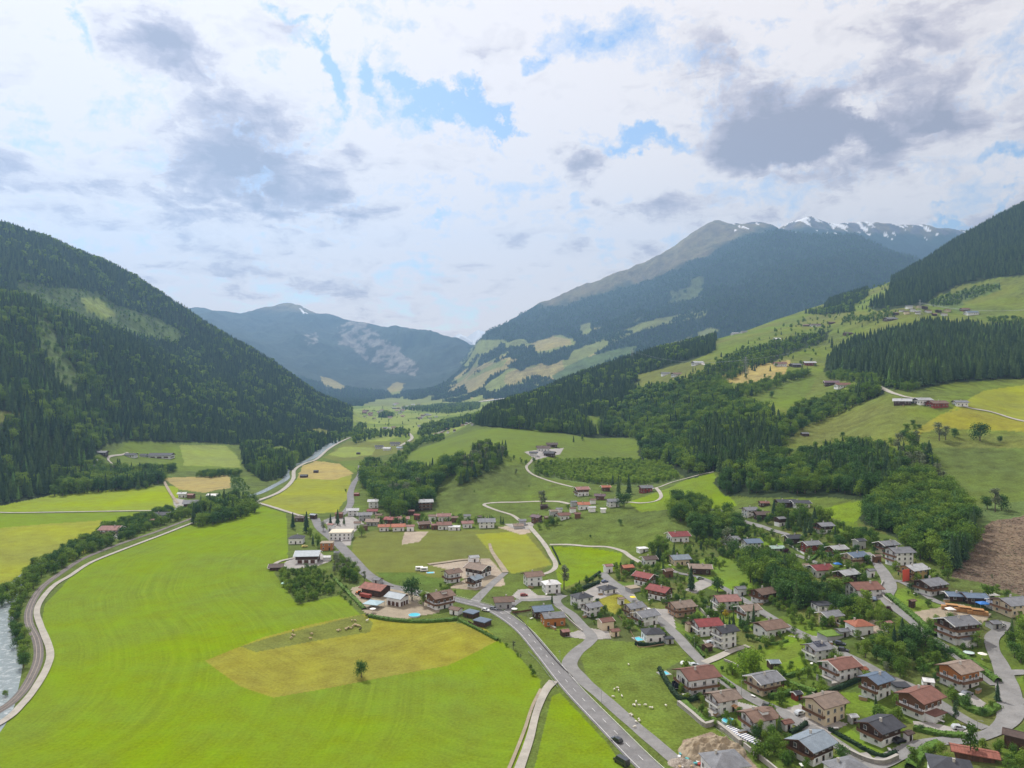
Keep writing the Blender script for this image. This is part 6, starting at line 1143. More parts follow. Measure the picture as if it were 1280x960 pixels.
for t in t_:
    px, py = CX + F * t[1] / t[2], CY + F * (CAMZ - t[3]) / t[2]
    if any(inpoly(np.array([px]), np.array([py]), m_)[0] for m_ in MEADOWS): continue
    # described by the nearest house
    b_ = min(HOUSES, key=lambda q: math.hypot(q[0] - t[1], q[1] - t[2]))
    if math.hypot(b_[0] - t[1], b_[1] - t[2]) > 26: continue
    dx, dy = px - b_[4], py - b_[5]
    rel = ('left of the ' if dx < 0 else 'right of the ') if abs(dx) > abs(dy + 6) else ('in front of the ' if dy > 0 else 'behind the ')
    ALL.append((t[0], t[1], t[2], t[3], t[4], 'garden', rel + b_[3]))
near_y = lambda t: t[4] / t[2]
CON = ('spruce', 'larch', 'slim'); indiv = []
def fam(k): return 0 if k in CON else (2 if k == 'shrub' else 1)
visx = lambda t: -20 < CX + F * t[1] / t[2] < 1300 and CY + F * (CAMZ - t[3] - t[4]) / t[2] < 955
CAP = {0: 300 - 40, 1: 300 - 36, 2: 290}
rest = {}
for f_ in (0, 1, 2):
    c_ = sorted([t for t in ALL if fam(t[0]) == f_ and visx(t)], key=near_y, reverse=True); indiv += c_[:CAP[f_]]
chosen = set(id(t) for t in indiv)
seen = {}
WD = {'spruce': 'dark spruce', 'larch': 'light young conifer', 'broad': 'green broadleaf tree', 'darkbroad': 'dark leafy tree', 'grey': 'thin grey-green tree', 'shrub': 'low green shrub', 'slim': 'slim conifer', 'young': 'bright young tree'}
for t in indiv:
    if t[5] == 'garden':
        short = t[6].split(' '); lab = WD[t[0]] + ' ' + ' '.join(short); lab = ' '.join(lab.split(' ')[:16]); grp = 'garden plants around the houses'
    else: lab = WD[t[0]] + ' of the ' + t[6].replace('with some bare trees ', ''); lab = ' '.join(lab.split(' ')[:16]); grp = 'trees of the ' + t[5].replace('_', ' ')
    tree(t[0], t[1], t[2], t[4], lab, grp)
for t in ALL:
    if id(t) not in chosen: rest.setdefault(t[5], []).append(t)
# ---- all other trees: point clouds that carry copies of the same tree shapes
PROTO = bpy.data.collections.new('tree_shapes')
PIDX = {}
def low_conifer(seed, w, mat):
    r = random.Random(seed); mb = MB()
    for i in range(5):
        f = i / 5; z = .6 + 9.2 * f; rad = w * (1 - f) ** .9 * r.uniform(.85, 1.1) + .1; n = 7; ph = r.random() * 6
        ring = [(rad * (1.1 if j % 2 else .65) * math.cos(ph + math.pi * j / n), rad * (1.1 if j % 2 else .65) * math.sin(ph + math.pi * j / n), z - (.4 if j % 2 else -.1)) for j in range(2 * n)]
        for j in range(2 * n): mb.face([(0, 0, min(z + 3.4, 10.2)), ring[j], ring[(j + 1) % (2 * n)]], mat)
    return mb
def proto(key, k, mb_or_pair):
    me = bpy.data.meshes.new('tree_shape')
    if isinstance(mb_or_pair, MB): o = bpy.data.objects.new('a%03d' % len(PIDX), mb_or_pair.mesh('tree_shape'))
    else:
        import bmesh; bm = bmesh.new(); c_, t_ = mb_or_pair; bm.from_mesh(c_); nf = len(bm.faces); bm.from_mesh(t_)
        bm.faces.ensure_lookup_table()
        for f in bm.faces[nf:]: f.material_index = 1
        for f in bm.faces[:nf]: f.material_index = 0
        bm.to_mesh(me); bm.free(); me.materials.append(c_.materials[0]); me.materials.append(M_BARK); o = bpy.data.objects.new('a%03d' % len(PIDX), me)
    PROTO.objects.link(o); PIDX[(key, k)] = len(PIDX)
for key in ('spruce', 'larch', 'broad', 'darkbroad', 'grey', 'shrub', 'young'):
    for k, pr in enumerate(KIND[key]): proto(key, k, pr)
proto('lowspruce', 0, low_conifer(1, 1.9, M_SPRUCE)); proto('lowspruce', 1, low_conifer(2, 1.6, M_SPRUCE))
proto('lowbroad', 0, leafy(201, 3.6, 5.4, 4.4, 110, M_LEAF, 7, 2.0)); proto('lowbroad', 1, leafy(202, 3.8, 5.2, 4.6, 110, M_LEAFD, 6, 2.1))
_gn = None
def gn_group():
    global _gn
    if _gn: return _gn
    ng = bpy.data.node_groups.new('grow_trees', 'GeometryNodeTree'); ng.interface.new_socket('Geometry', in_out='INPUT', socket_type='NodeSocketGeometry'); ng.interface.new_socket('Geometry', in_out='OUTPUT', socket_type='NodeSocketGeometry')
    i_ = ng.nodes.new('NodeGroupInput'); o_ = ng.nodes.new('NodeGroupOutput'); mp = ng.nodes.new('GeometryNodeMeshToPoints'); ci = ng.nodes.new('GeometryNodeCollectionInfo'); ci.inputs['Collection'].default_value = PROTO; ci.inputs['Separate Children'].default_value = True; ci.inputs['Reset Children'].default_value = True
    ip = ng.nodes.new('GeometryNodeInstanceOnPoints'); ip.inputs['Pick Instance'].default_value = True
    def att(n, t):
        a = ng.nodes.new('GeometryNodeInputNamedAttribute'); a.data_type = t; a.inputs[0].default_value = n; return a.outputs[0]
    l = ng.links.new; l(i_.outputs[0], mp.inputs[0]); l(mp.outputs[0], ip.inputs['Points']); l(ci.outputs[0], ip.inputs['Instance']); l(att('shape', 'INT'), ip.inputs['Instance Index']); l(att('size', 'FLOAT_VECTOR'), ip.inputs['Scale'])
    rt = ng.nodes.new('FunctionNodeEulerToRotation') if hasattr(bpy.types, 'FunctionNodeEulerToRotation') else None
    e = att('turn', 'FLOAT_VECTOR')
    if rt: l(e, rt.inputs[0]); l(rt.outputs[0], ip.inputs['Rotation'])
    l(ip.outputs[0], o_.inputs[0]); _gn = ng; return ng
def grove(name, label, cat, pts, shapes, heights):
    me = bpy.data.meshes.new(name); n = len(pts); me.vertices.add(n); me.vertices.foreach_set('co', np.array(pts, np.float32).ravel())
    a = me.attributes.new('shape', 'INT', 'POINT'); a.data.foreach_set('value', np.array(shapes, np.int32))
    s_ = np.array(heights, np.float32)[:, None] / 10 * np.stack([rng.uniform(.85, 1.15, n), rng.uniform(.85, 1.15, n), np.ones(n)], 1)
    a = me.attributes.new('size', 'FLOAT_VECTOR', 'POINT'); a.data.foreach_set('vector', s_.astype(np.float32).ravel())
    t = np.zeros((n, 3), np.float32); t[:, 2] = rng.random(n) * 6.28; t[:, :2] = rng.normal(size=(n, 2)) * .02; a = me.attributes.new('turn', 'FLOAT_VECTOR', 'POINT'); a.data.foreach_set('vector', t.ravel())
    o = link(name, me); m_ = o.modifiers.new('trees', 'NODES'); m_.node_group = gn_group(); tag(o, label, cat, kind='stuff'); return o
tot = 0
for key, L_ in rest.items():
    sh = []
    for t in L_:
        far_ = t[2] > 1300
        if far_: sh.append(PIDX[('lowspruce', random.randrange(2))] if t[0] in CON else PIDX[('lowbroad', 0 if t[0] == 'broad' else 1)])
        else: sh.append(PIDX[(t[0], random.randrange(len(KIND[t[0]])))])
    desc = 'small trees and shrubs scattered through the village gardens' if key == 'garden' else ('further ' if any(u[5] == key for u in indiv) else '') + L_[0][6]
    nm = 'garden_plants' if key == 'garden' else ('forest' if len(L_) > 600 else 'wood')
    grove(nm, desc, 'plants' if key == 'garden' else 'forest' if len(L_) > 600 else 'wood', [(t[1], t[2], t[3]) for t in L_], sh, [t[4] for t in L_]); tot += len(L_)
# woods of the far mountains
n_ = 260000; iu = rng.integers(0, D.h.shape[0] - 1, n_); iy = rng.integers(0, D.h.shape[1] - 1, n_)
lin = NEARCOL is not None; m_ = (np.abs(fcol[iu, iy] - np.array(COL['fwood'])).sum(-1) < .02) & (D.vis[iu, iy]) & (D.Y[iu, iy] < 7000) & (rng.random(n_) < .55) & (D.PX[iu, iy] > 200) & (D.PX[iu, iy] < 1290)
m2 = (np.abs(fcol[iu, iy] - np.array(COL['fmead'])).sum(-1) < .02) & (vnoise(D.X[iu, iy] / 110, D.Y[iu, iy] / 200) > .66) & (D.h[iu, iy] > 15); m_ = m_ | m2
iu, iy = iu[m_], iy[m_]; x_ = D.X[iu, iy] + rng.uniform(-4, 4, len(iu)); y_ = D.Y[iu, iy] + rng.uniform(-8, 8, len(iu))
print('near trees', tot, 'indiv', len(indiv), 'far trees', len(iu))
grove('forest', 'blue-green forest covering the far mountain flanks', 'forest', np.stack([x_, y_, D.z(x_, y_) - 1], 1), [PIDX[('lowspruce', 0)] if random.random() < .8 else PIDX[('lowbroad', 1)] for _ in range(len(iu))], rng.uniform(14, 26, len(iu)))
# ------------------------------------------------------------------ hedges, walls, rails, cars, animals and the rest
def along(pts, step):
    W = catmull([ground(*p)[:2] for p in pts], step) if len(pts) > 2 else catmull([ground(*p)[:2] for p in pts], step)
    z = N.z(W[:, 0], W[:, 1]); t = np.gradient(W, axis=0); t /= np.linalg.norm(t, axis=1)[:, None] + 1e-9
    return W, z, t
def hedge(pts, w, h, mat, label, group='clipped garden hedges', name='hedge'):
    W, z, t = along(pts, .9); mb = MB(); r = random.Random(len(label)); o = W.mean(0); oz = float(z.min()); prev = None
    for i in range(len(W)):
        n = (-t[i, 1], t[i, 0]); ring = []
        for s_, hh in ((-.5, -.4), (-.56, .5), (-.5, .9), (-.2, 1.0), (.2, 1.0), (.5, .9), (.56, .5), (.5, -.4)):
            q = s_ * w * r.uniform(.8, 1.2); ring.append((W[i, 0] + n[0] * q - o[0] + r.uniform(-.12, .12), W[i, 1] + n[1] * q - o[1], z[i] - oz + (hh * h * r.uniform(.86, 1.12) if hh > 0 else hh)))
        b = len(mb.v); mb.v.extend(ring)
        if prev is not None:
            for k in range(7): mb.f.append((prev + k, prev + k + 1, b + k + 1, b + k)); mb.m.append(mb.mi(mat))
        prev = b
    nf = int(sum(np.linalg.norm(np.diff(W, axis=0), axis=1)) * 14)
    for _ in range(min(nf, 2600)):   # leaf tufts that break the clipped faces
        i = r.randrange(len(W)); n = (-t[i, 1], t[i, 0]); s_ = r.choice((-.56, .56, r.uniform(-.5, .5))) * w; hz = h * (r.uniform(.15, 1.0) if abs(s_) > .5 * w else 1.0)
        c = np.array((W[i, 0] + n[0] * s_ - o[0] + r.uniform(-.5, .5) * t[i, 0], W[i, 1] + n[1] * s_ - o[1] + r.uniform(-.5, .5) * t[i, 1], z[i] - oz + hz)); a = np.array([r.gauss(0, 1) for _ in range(3)]); a /= np.linalg.norm(a); b_ = np.cross(a, (r.gauss(0, 1), r.gauss(0, 1), r.gauss(0, 1))); b_ /= np.linalg.norm(b_) + 1e-9
        mb.face([tuple(c + a * .22), tuple(c + b_ * .2), tuple(c - a * .22), tuple(c - b_ * .2)], mat)
    ob = mb.build(name, None, (o[0], o[1], oz)); tag(ob, label, 'hedge', group); return ob
HG = [
 ([(717, 741), (733, 735), (749, 729)], 1.6, 1.8, M_HEDGED, 'long dark clipped hedge behind the villa with charcoal hip roof'),
 ([(794, 806), (812, 808), (829, 806)], 1.2, 1.6, M_HEDGED, 'dark hedge in front of the bungalow with the turquoise pool'), ([(733, 735 - 7), (742, 722), (750, 716)], 1.2, 1.3, M_HEDGED, 'dark low hedge at the head of the village street'),
 ([(976, 853), (1000, 861), (1020, 868)], 1.8, 1.7, M_HEDGE, 'green hedge below the lawn left of the terrace house'), ([(1036, 866), (1056, 859), (1076, 850)], 1.3, 1.6, M_HEDGED, 'dark hedge running up to the blue-grey roofed chalet'), ([(978, 849), (995, 844), (1011, 838)], 1.5, 1.5, M_HEDGE, 'green hedge between the two lawns below the small metal-roofed shed'),
 ([(961, 874), (975, 872), (989, 868)], 1.6, 2.0, M_HEDGE, 'green hedge left of the tiny red garden shed'), ([(824, 838), (834, 855), (847, 873), (860, 877), (876, 872)], 1.4, 1.7, M_HEDGED, 'dark hedge round the garden of the big brown-roofed house'), ([(854, 879), (868, 891), (882, 903), (893, 901)], 2.2, 1.3, M_HEDGE, 'bright green hedge beside the stepped white terrace'),
 ([(1110, 745), (1128, 760), (1148, 777), (1168, 796)], 2.4, 1.6, M_HEDGE, 'long green hedge bank beside the climbing street'), ([(1190, 813), (1210, 827), (1230, 841), (1248, 854)], 2.4, 1.8, M_HEDGE, 'long green hedge above the narrow lane by the hairpin'), ([(1138, 962), (1148, 948), (1160, 938), (1175, 933)], 2.8, 1.7, M_HEDGE, 'broad green hedge curving round the bottom charcoal roof'),
 ([(1143, 912), (1165, 917), (1190, 921), (1205, 921)], 2.2, 1.4, M_HEDGE, 'green hedge between gravel drive and bottom road'), ([(1037, 913), (1060, 926), (1085, 940), (1104, 947), (1120, 942)], 1.0, 1.1, M_HEDGED, 'dark low hedge on top of the stone wall round the lawn'), ([(1145, 838), (1160, 834), (1185, 826)], 1.2, 1.3, M_HEDGE, 'low hedge above the orange timber chalet'),
 ([(1195, 872), (1210, 885), (1230, 893), (1246, 884)], 3, 1.6, M_HEDGE, 'bushy hedge inside the hairpin bend'), ([(461, 771), (490, 776), (526, 778), (560, 776), (571, 774)], 2.2, 1.4, M_HEDGE, 'long hedge between the farm garden and the mown field'), ([(574, 776), (600, 789), (622, 801)], 1.4, 1.2, M_HEDGE, 'hedge strip under the blue-grey roofed sheds'),
 ([(880, 822), (868, 806), (858, 795)], .9, 1.0, M_HEDGE, 'thin hedge at the street edge below the dark red roof'), ([(1040, 738), (1046, 744), (1052, 748)], 1.2, 1.2, M_HEDGE, 'short hedge below the long dark shed'), ([(1026, 690), (1018, 698), (1010, 704)], 1.6, 1.5, M_HEDGE, 'green hedge running down beside the red timber house'),
 ([(918, 862), (905, 852), (896, 846)], 1.1, 1.2, M_HEDGE, 'low hedge on the street wall left of the plum-grey roof'), ([(988, 918), (1000, 912), (1008, 906)], 1.2, 1.4, M_HEDGED, 'dark hedge right of the small white garage'), ([(946, 800), (965, 806), (985, 802)], 1, 1.1, M_HEDGE, 'low hedge in front of the broad low chalet'),
 ([(418, 724), (432, 738), (446, 752), (455, 762)], 2.0, 1.0, M_HEDGE, 'hedge along the ditch by the great field, near the rusty barn'), ([(690, 684), (696, 696), (700, 706)], .8, .8, M_HEDGED, 'low dark hedge beside the meadow lane')]
for a in HG: hedge(*a)
M_STONE = plain('rough_stone', (.30, .285, .26), .95, .3, 1.2)
def wall_(pts, w, h, mat, label, name='retaining_wall', cap=None):
    W, z, t = along(pts, 1.5); o = W.mean(0); oz = float(z.min()); mb = MB()
    def run(w2, z0, z1, mt):
        prev = None
        for i in range(len(W)):
            n = (-t[i, 1], t[i, 0]); b = len(mb.v)
            for s_, hh in ((-1, z0), (-1, z1), (1, z1), (1, z0)): mb.v.append((W[i, 0] + n[0] * s_ * w2 / 2 - o[0], W[i, 1] + n[1] * s_ * w2 / 2 - o[1], z[i] - oz + hh))
            if prev is not None:
                for k in range(4): mb.f.append((prev + k, prev + (k + 1) % 4, b + (k + 1) % 4, b + k)); mb.m.append(mb.mi(mt))
            else: mb.f.append((b, b + 1, b + 2, b + 3)); mb.m.append(mb.mi(mt))
            prev = b
        mb.f.append((prev + 3, prev + 2, prev + 1, prev)); mb.m.append(mb.mi(mt))
    run(w, -.8, h, mat); run(w + .12, h + .003, h + .12, cap or M_CONC)
    ob = mb.build(name, None, (o[0], o[1], oz)); tag(ob, label, 'wall'); return ob
wall_([(848, 881), (865, 895), (882, 909), (893, 906), (908, 916), (926, 931)], 1.2, 1.5, M_STONE, 'pale stone retaining wall stepping down beside the sheep meadow')
wall_([(930, 934), (945, 946), (958, 956), (975, 970)], .5, 1.5, M_CONC, 'concrete wall continuing to the bottom edge left of the metal roof')
wall_([(1029, 918), (1045, 931), (1063, 943), (1085, 953), (1104, 956), (1122, 949)], .9, 1.5, M_STONE, 'curved stone wall holding the charcoal chalet lawn')
wall_([(872, 760), (882, 770), (893, 782)], .4, 1.4, M_CONC, 'grey wall along the drive right of the peach house'); wall_([(905, 826), (915, 830), (925, 835)], .4, .8, M_CONC, 'low wall by the village street above the garden')
wall_([(1104, 728), (1100, 738), (1105, 748), (1115, 756)], .4, 1.0, M_CONC, 'curved wall round the forecourt of the rusty brown roof'); wall_([(700, 762), (712, 776), (728, 790)], .35, .8, M_CONC, 'low wall in front of the twin white houses on the side road')
wall_([(1010, 862), (1020, 872), (1036, 878)], .5, .9, M_STONE, 'stone terrace wall on the lawn below the rust-orange roof'); wall_([(985, 680), (1000, 690), (1012, 697)], .4, 1.0, M_WHITE, 'white wall along the lane beside the purple tree')
def fence(pts, label, name='guard_rail', h=.8, rail=.35, mat=M_METAL, gap=4.0, post=None, offset=0):
    W, z, t = along(pts, 2.0); o = W.mean(0); oz = float(z.min()); root = empty(name, (o[0], o[1], oz), 0, label, 'fence')
    mb = MB(); pm = MB(); s_ = 0
    for i in range(len(W) - 1):
        a = (W[i, 0] - o[0], W[i, 1] - o[1], z[i] - oz); b = (W[i + 1, 0] - o[0], W[i + 1, 1] - o[1], z[i + 1] - oz); d = .05
        mb.poly([(a[0], a[1], a[2] + h - rail), (b[0], b[1], b[2] + h - rail), (b[0], b[1], b[2] + h), (a[0], a[1], a[2] + h), (a[0] + d, a[1] + d, a[2] + h - rail), (b[0] + d, b[1] + d, b[2] + h - rail), (b[0] + d, b[1] + d, b[2] + h), (a[0] + d, a[1] + d, a[2] + h)], [(0, 1, 2, 3), (7, 6, 5, 4), (3, 2, 6, 7), (0, 4, 5, 1)], mat)
    mb.build('rail', root); L = np.concatenate([[0], np.cumsum(np.linalg.norm(np.diff(W, axis=0), axis=1))]); pm = MB(); pm.box((.08, .08, -.3), (.12, .12, h + .25), post or M_METAL); me = pm.mesh('post')
    for a in np.arange(0, L[-1], gap)[:99]: link('post', me, root, (np.interp(a, L, W[:, 0]) - o[0], np.interp(a, L, W[:, 1]) - o[1], np.interp(a, L, z) - oz))
    return root
DKM = plain('weathered_dark_rail', (.07, .065, .06), .8, .2)
fence([(642, 768), (655, 780), (668, 796), (684, 815), (700, 833), (716, 848)], 'dark rail along the right edge of the main road', h=.9, rail=.5, mat=DKM)
fence([(660, 816), (672, 828), (686, 846), (697, 861)], 'pale rail along the field side of the main road', h=.8, rail=.3)
fence([(640, 767), (652, 766), (664, 764)], 'brown board fence left of the low dark timber house', 'board_fence', 1.2, 1.0, WALL['b'], 2.5, WALL['b']); fence([(585, 778), (598, 786), (612, 796)], 'brown board fence under the roadside sheds', 'board_fence', 1.1, .9, WALL['b'], 2.5, WALL['b'])
fence([(770, 768), (785, 786), (795, 803), (800, 811), (830, 807)], 'wooden fence down the edge of the pool garden', 'board_fence', 1.0, .5, plain('fence_wood', (.30, .22, .14), .9, .2), 2.5, WALL['b'])
fence([(1190, 745), (1215, 752), (1240, 758), (1262, 757)], 'post fence along the foot of the brown clearing', 'post_fence', 1.0, .12, WALL['b'], 3, WALL['b']); fence([(895, 914), (915, 928), (940, 946)], 'thin fence beneath the striped pool cover', 'post_fence', 1.0, .1, M_METAL, 3)
fence([(1160, 548), (1200, 552), (1240, 556)], 'pasture fence below the slope hedge', 'post_fence', 1.0, .12, WALL['b'], 5, WALL['b'])
# cars
def car(px, py, ang, col, cname, label, van=False):
    x, y, z = ground(px, py); root = empty('van' if van else 'parked_car', (x, y, z + .12), R(ang), label, 'van' if van else 'car', 'vehicles of the village'); pm = carpaint('car_paint_' + cname, col)
    mb = MB(); L, W = (5.6, 2.1) if van else (4.4, 1.85); hb = 1.2 if van else .85; ht = 2.3 if van else 1.48
    pr = [(-L / 2, .35), (-L / 2 + .08, hb), (-L / 2 + (.1 if van else .55), ht - .03), (-L / 2 + (.2 if van else .9), ht), (L / 2 - (1.35 if van else 1.9), ht), (L / 2 - (.75 if van else 1.15), hb + .05), (L / 2 - .1, hb - .12), (L / 2, .35)]
    for s_ in (1,):
        n = len(pr); v = [(a, -W / 2 * (.86 if b > hb + .1 else 1), b) for a, b in pr] + [(a, W / 2 * (.86 if b > hb + .1 else 1), b) for a, b in pr]
        mb.poly(v, [tuple(range(n))] + [tuple(range(2 * n - 1, n - 1, -1))] + [(i, n + i, n + (i + 1) % n, (i + 1) % n) for i in range(n)], pm)
    mb.build('body', root); mb = MB(); y_ = W / 2 * .93 + .02
    for s_ in (-1, 1): mb.poly([(-L / 2 + .7, s_ * (W / 2 + .004), hb + .02), (L / 2 - 1.2, s_ * (W / 2 + .004), hb + .02), (L / 2 - (1.45 if van else 1.85), s_ * (W / 2 * .87 + .01), ht - .12), (-L / 2 + 1.0, s_ * (W / 2 * .87 + .01), ht - .12)], [(0, 1, 2, 3)] if s_ < 0 else [(3, 2, 1, 0)], M_GLASS)
    xa, za, xb, zb = pr[4][0], pr[4][1], pr[5][0], pr[5][1]; mb.face([(xa + .08, -.72, za - .03), (xa + .08, .72, za - .03), (xb + .03, .8, zb + .02), (xb + .03, -.8, zb + .02)][::-1], M_GLASS); mb.build('windows', root)
    wm = MB(); n = 12
    wm.poly([(.32 * math.cos(6.283 * i / n), s_ * .1, .32 * math.sin(6.283 * i / n)) for s_ in (-1, 1) for i in range(n)], [tuple(range(n)), tuple(range(2 * n - 1, n - 1, -1))] + [(i, n + i, n + (i + 1) % n, (i + 1) % n) for i in range(n)], M_BLACK); me = wm.mesh('wheel')
    for sx in (-.31, .31):
        for sy in (-1, 1): link('wheel', me, root, (sx * L, sy * W / 2 * .96, .3))
    hl = MB(); hl.box((0, 0, 0), (.06, .32, .16), M_WHITE); me = hl.mesh('headlight')
    for sy in (-1, 1): link('headlight', me, root, (L / 2 + .01, sy * .6, .55))
CARS = [(771, 927, 126, (.015, .015, .018), 'black', 'black car driving on the main road near the bottom'), (777, 955, 126, (.03, .03, .035), 'charcoal', 'dark van at the field edge of the main road', True), (857, 831, 20, (.8, .8, .8), 'white', 'white car parked above the big brown-roofed house'), (868, 833, 20, (.5, .53, .56), 'silver', 'silver car parked behind the big brown-roofed house'),
 (1199, 912, -8, (.55, .57, .6), 'silver', 'silver car parked at the drive near the hairpin'), (1203, 873, 20, (.8, .8, .8), 'white', 'white car parked under the orange timber chalet'), (1209, 869, 20, (.25, .27, .3), 'grey', 'grey car parked under the orange timber chalet'), (1050, 806, -30, (.04, .05, .07), 'blue', 'dark blue car beside the planted garage roof'), (1054, 814, -32, (.05, .05, .055), 'charcoal', 'charcoal car standing on the village street verge'),
 (1124, 928, 20, (.02, .02, .022), 'black', 'black car in the garage yard of the charcoal chalet'), (607, 764, -30, (.7, .7, .7), 'white', 'white car in front of the old chalet'), (617, 762, -30, (.12, .12, .13), 'grey', 'dark grey car by the grey-walled house'), (120, 674, 10, (.05, .06, .08), 'blue', 'left dark car at the guesthouse by the river'), (127, 674, 10, (.12, .12, .13), 'grey', 'middle grey car at the guesthouse by the river'), (146, 673, 10, (.8, .8, .8), 'white', 'right white car at the guesthouse by the river'),
 (381, 684, 30, (.7, .55, .12), 'yellow', 'yellow car beside the charcoal-roofed field bungalow'), (1252, 783, 40, (.8, .8, .8), 'white', 'white car below the upper lane carport'), (1093, 750, 60, (.2, .25, .35), 'steelblue', 'steel blue car at the forecourt of the rusty brown roof'), (1146, 737, -25, (.7, .7, .7), 'white', 'white car under the ochre house'), (960, 884, -25, (.1, .1, .1), 'black2', 'black car on the paved yard below the plum-grey roof'),
 (889, 805, 15, (.6, .6, .62), 'silver', 'silver car in the drive below the half red roof'), (655, 745, 5, (.3, .05, .04), 'red', 'red car in the yard left of the pale-roofed villa'), (812, 764, 20, (.75, .75, .75), 'white', 'white car between the grey pair and the peach house'), (756, 728, 30, (.1, .12, .2), 'blue2', 'dark car at the head of the village street'), (434, 668, 15, (.7, .7, .7), 'white', 'white car parked beside the inn'), (416, 659, 40, (.35, .04, .04), 'red', 'red car on the inn yard'), (1000, 893, 28, (.65, .66, .68), 'silver', 'silver car on the large paved yard'), (875, 724, 10, (.25, .3, .25), 'green', 'green car in front of the long brown roof')]
for c_ in CARS: car(*c_)
# sheep: one continuous body, legs with joints, head on a neck
def sheep_mesh(col, legc, graze):
    mb = MB(); mb.ball((0, 0, .62), (.56, .28, .27), col, 12, 8); mb.ball((-.28, 0, .60), (.3, .27, .27), col, 10, 6); mb.ball((.3, 0, .60), (.27, .24, .25), col, 10, 6)
    hx, hz = (.82, .22) if graze else (.78, .88); mb.tube((.42, 0, .66), (hx - .08, 0, hz + .05), .14, col, 8, .09); mb.ball((hx, 0, hz), (.15, .08, .09), legc, 8, 6)
    for s_ in (-1, 1):
        mb.ball((hx - .08, s_ * .11, hz + .05), (.035, .07, .03), legc, 6, 4)
        mb.tube((.34, s_ * .14, .5), (.36, s_ * .14, .24), .055, legc, 6, .035); mb.tube((.36, s_ * .14, .24), (.34, s_ * .14, 0), .035, legc, 6, .03)
        mb.tube((-.36, s_ * .15, .52), (-.30, s_ * .15, .36), .08, col, 6, .05); mb.tube((-.30, s_ * .15, .36), (-.42, s_ * .15, .22), .05, legc, 6, .032); mb.tube((-.42, s_ * .15, .22), (-.38, s_ * .15, 0), .032, legc, 6, .03)
    mb.tube((-.55, 0, .7), (-.62, 0, .45), .05, col, 5, .03)
    me = mb.mesh('sheep', True); return me
FW = plain('wool_white', (.72, .69, .60), .95, .08); FT = plain('wool_tan', (.50, .40, .26), .95, .15); FB = plain('wool_dark', (.06, .045, .035), .95, .1); FF = plain('sheep_face', (.45, .40, .33), .9)
SW = [sheep_mesh(FW, FF, g) for g in (False, True)]; ST = [sheep_mesh(FT, FB, g) for g in (False, True)]; SB = [sheep_mesh(FB, FB, False)]
sheep_w = [(50, 340), (78, 328), (85, 350), (40, 398), (112, 395), (225, 438), (205, 465), (214, 468), (250, 468), (300, 465), (340, 487), (356, 487), (180, 540), (192, 549), (245, 580), (252, 594), (225, 600), (215, 640), (463, 470), (165, 140)]
for i, (a, b) in enumerate(sheep_w):
    x, y, z = ground(760 + a / 6.4, 810 + b / 6.4); o = link('sheep', SW[i % 2], None, (x, y, z + .02), random.random() * 6.28, 1.0); tag(o, 'white sheep grazing on the meadow beside the side road', 'sheep', 'white sheep on the meadow')
for i, (a, b) in enumerate([(290, 400), (282, 440), (300, 446), (272, 470), (465, 475), (478, 430), (738, 398), (752, 392), (818, 382), (832, 374), (846, 366), (870, 372), (884, 358), (900, 345), (915, 338), (925, 344), (940, 348), (955, 352), (880, 296), (910, 296)]):
    x, y, z = ground(330 + a / 8, 740 + b / 8); o = link('sheep', ST[i % 2], None, (x, y, z + .02), random.random() * 6.28, 1.25); tag(o, 'tan sheep resting on the pale strip of the mown field', 'sheep', 'tan sheep on the mown field')
for a, b, m_, l_ in ((1032, 300, SW[0], 'single white sheep by the farm garden corner'), (1028, 246, SB[0], 'dark sheep at the field track entrance'), (962, 390, SB[0], 'dark sheep apart from the tan flock')):
    x, y, z = ground(330 + a / 8, 740 + b / 8); tag(link('sheep', m_, None, (x, y, z + .02), 1.0, 1.5), l_, 'sheep')
# pools, trampolines, parasols
def round_pool(px, py, r, label):
    x, y, z = ground(px, py); root = empty('garden_pool', (x, y, z - .1), 0, label, 'pool'); mb = MB(); n = 24
    mb.poly([((r + d) * math.cos(6.283 * i / n), (r + d) * math.sin(6.283 * i / n), h) for d, h in ((.12, -.3), (.12, .85), (-.05, .85), (-.05, .6)) for i in range(n)], [(k * n + i, k * n + (i + 1) % n, k * n + n + (i + 1) % n, k * n + n + i) for k in range(3) for i in range(n)], plain('pool_liner', (.5, .62, .7), .5, .05)); mb.build('pool_wall', root)
    mb = MB(); mb.poly([(r * math.cos(6.283 * i / n), r * math.sin(6.283 * i / n), .72) for i in range(n)], [tuple(range(n))], M_POOL); mb.build('water', root)
round_pool(911, 903, 2.3, 'round turquoise pool beside the striped pool cover'); round_pool(518, 770, 3.0, 'round blue pool on the farm lawn behind the long hedge')
def sq_pool(px, py, a, b, ang, label):
    x, y, z = ground(px, py); root = empty('garden_pool', (x, y, z), R(ang), label, 'pool'); mb = MB()
    for s_ in (-1, 1): mb.box((s_ * (a / 2 + .3), 0, -.4), (.6, b + 1.2, .6), M_CONC); mb.box((0, s_ * (b / 2 + .3), -.4), (a, .6, .6), M_CONC)
    mb.build('pool_edge', root); mb = MB(); mb.box((0, 0, -.2), (a, b, .32), M_POOL); mb.build('water', root)
sq_pool(798, 799, 3.2, 4.4, 20, 'small turquoise pool beside the charcoal bungalow'); sq_pool(830, 842, 3.6, 3.2, 20, 'square pale blue pool at the hedge corner of the sheep meadow'); sq_pool(538, 716, 4.2, 3, 10, 'pale blue covered pool behind the farm cluster')
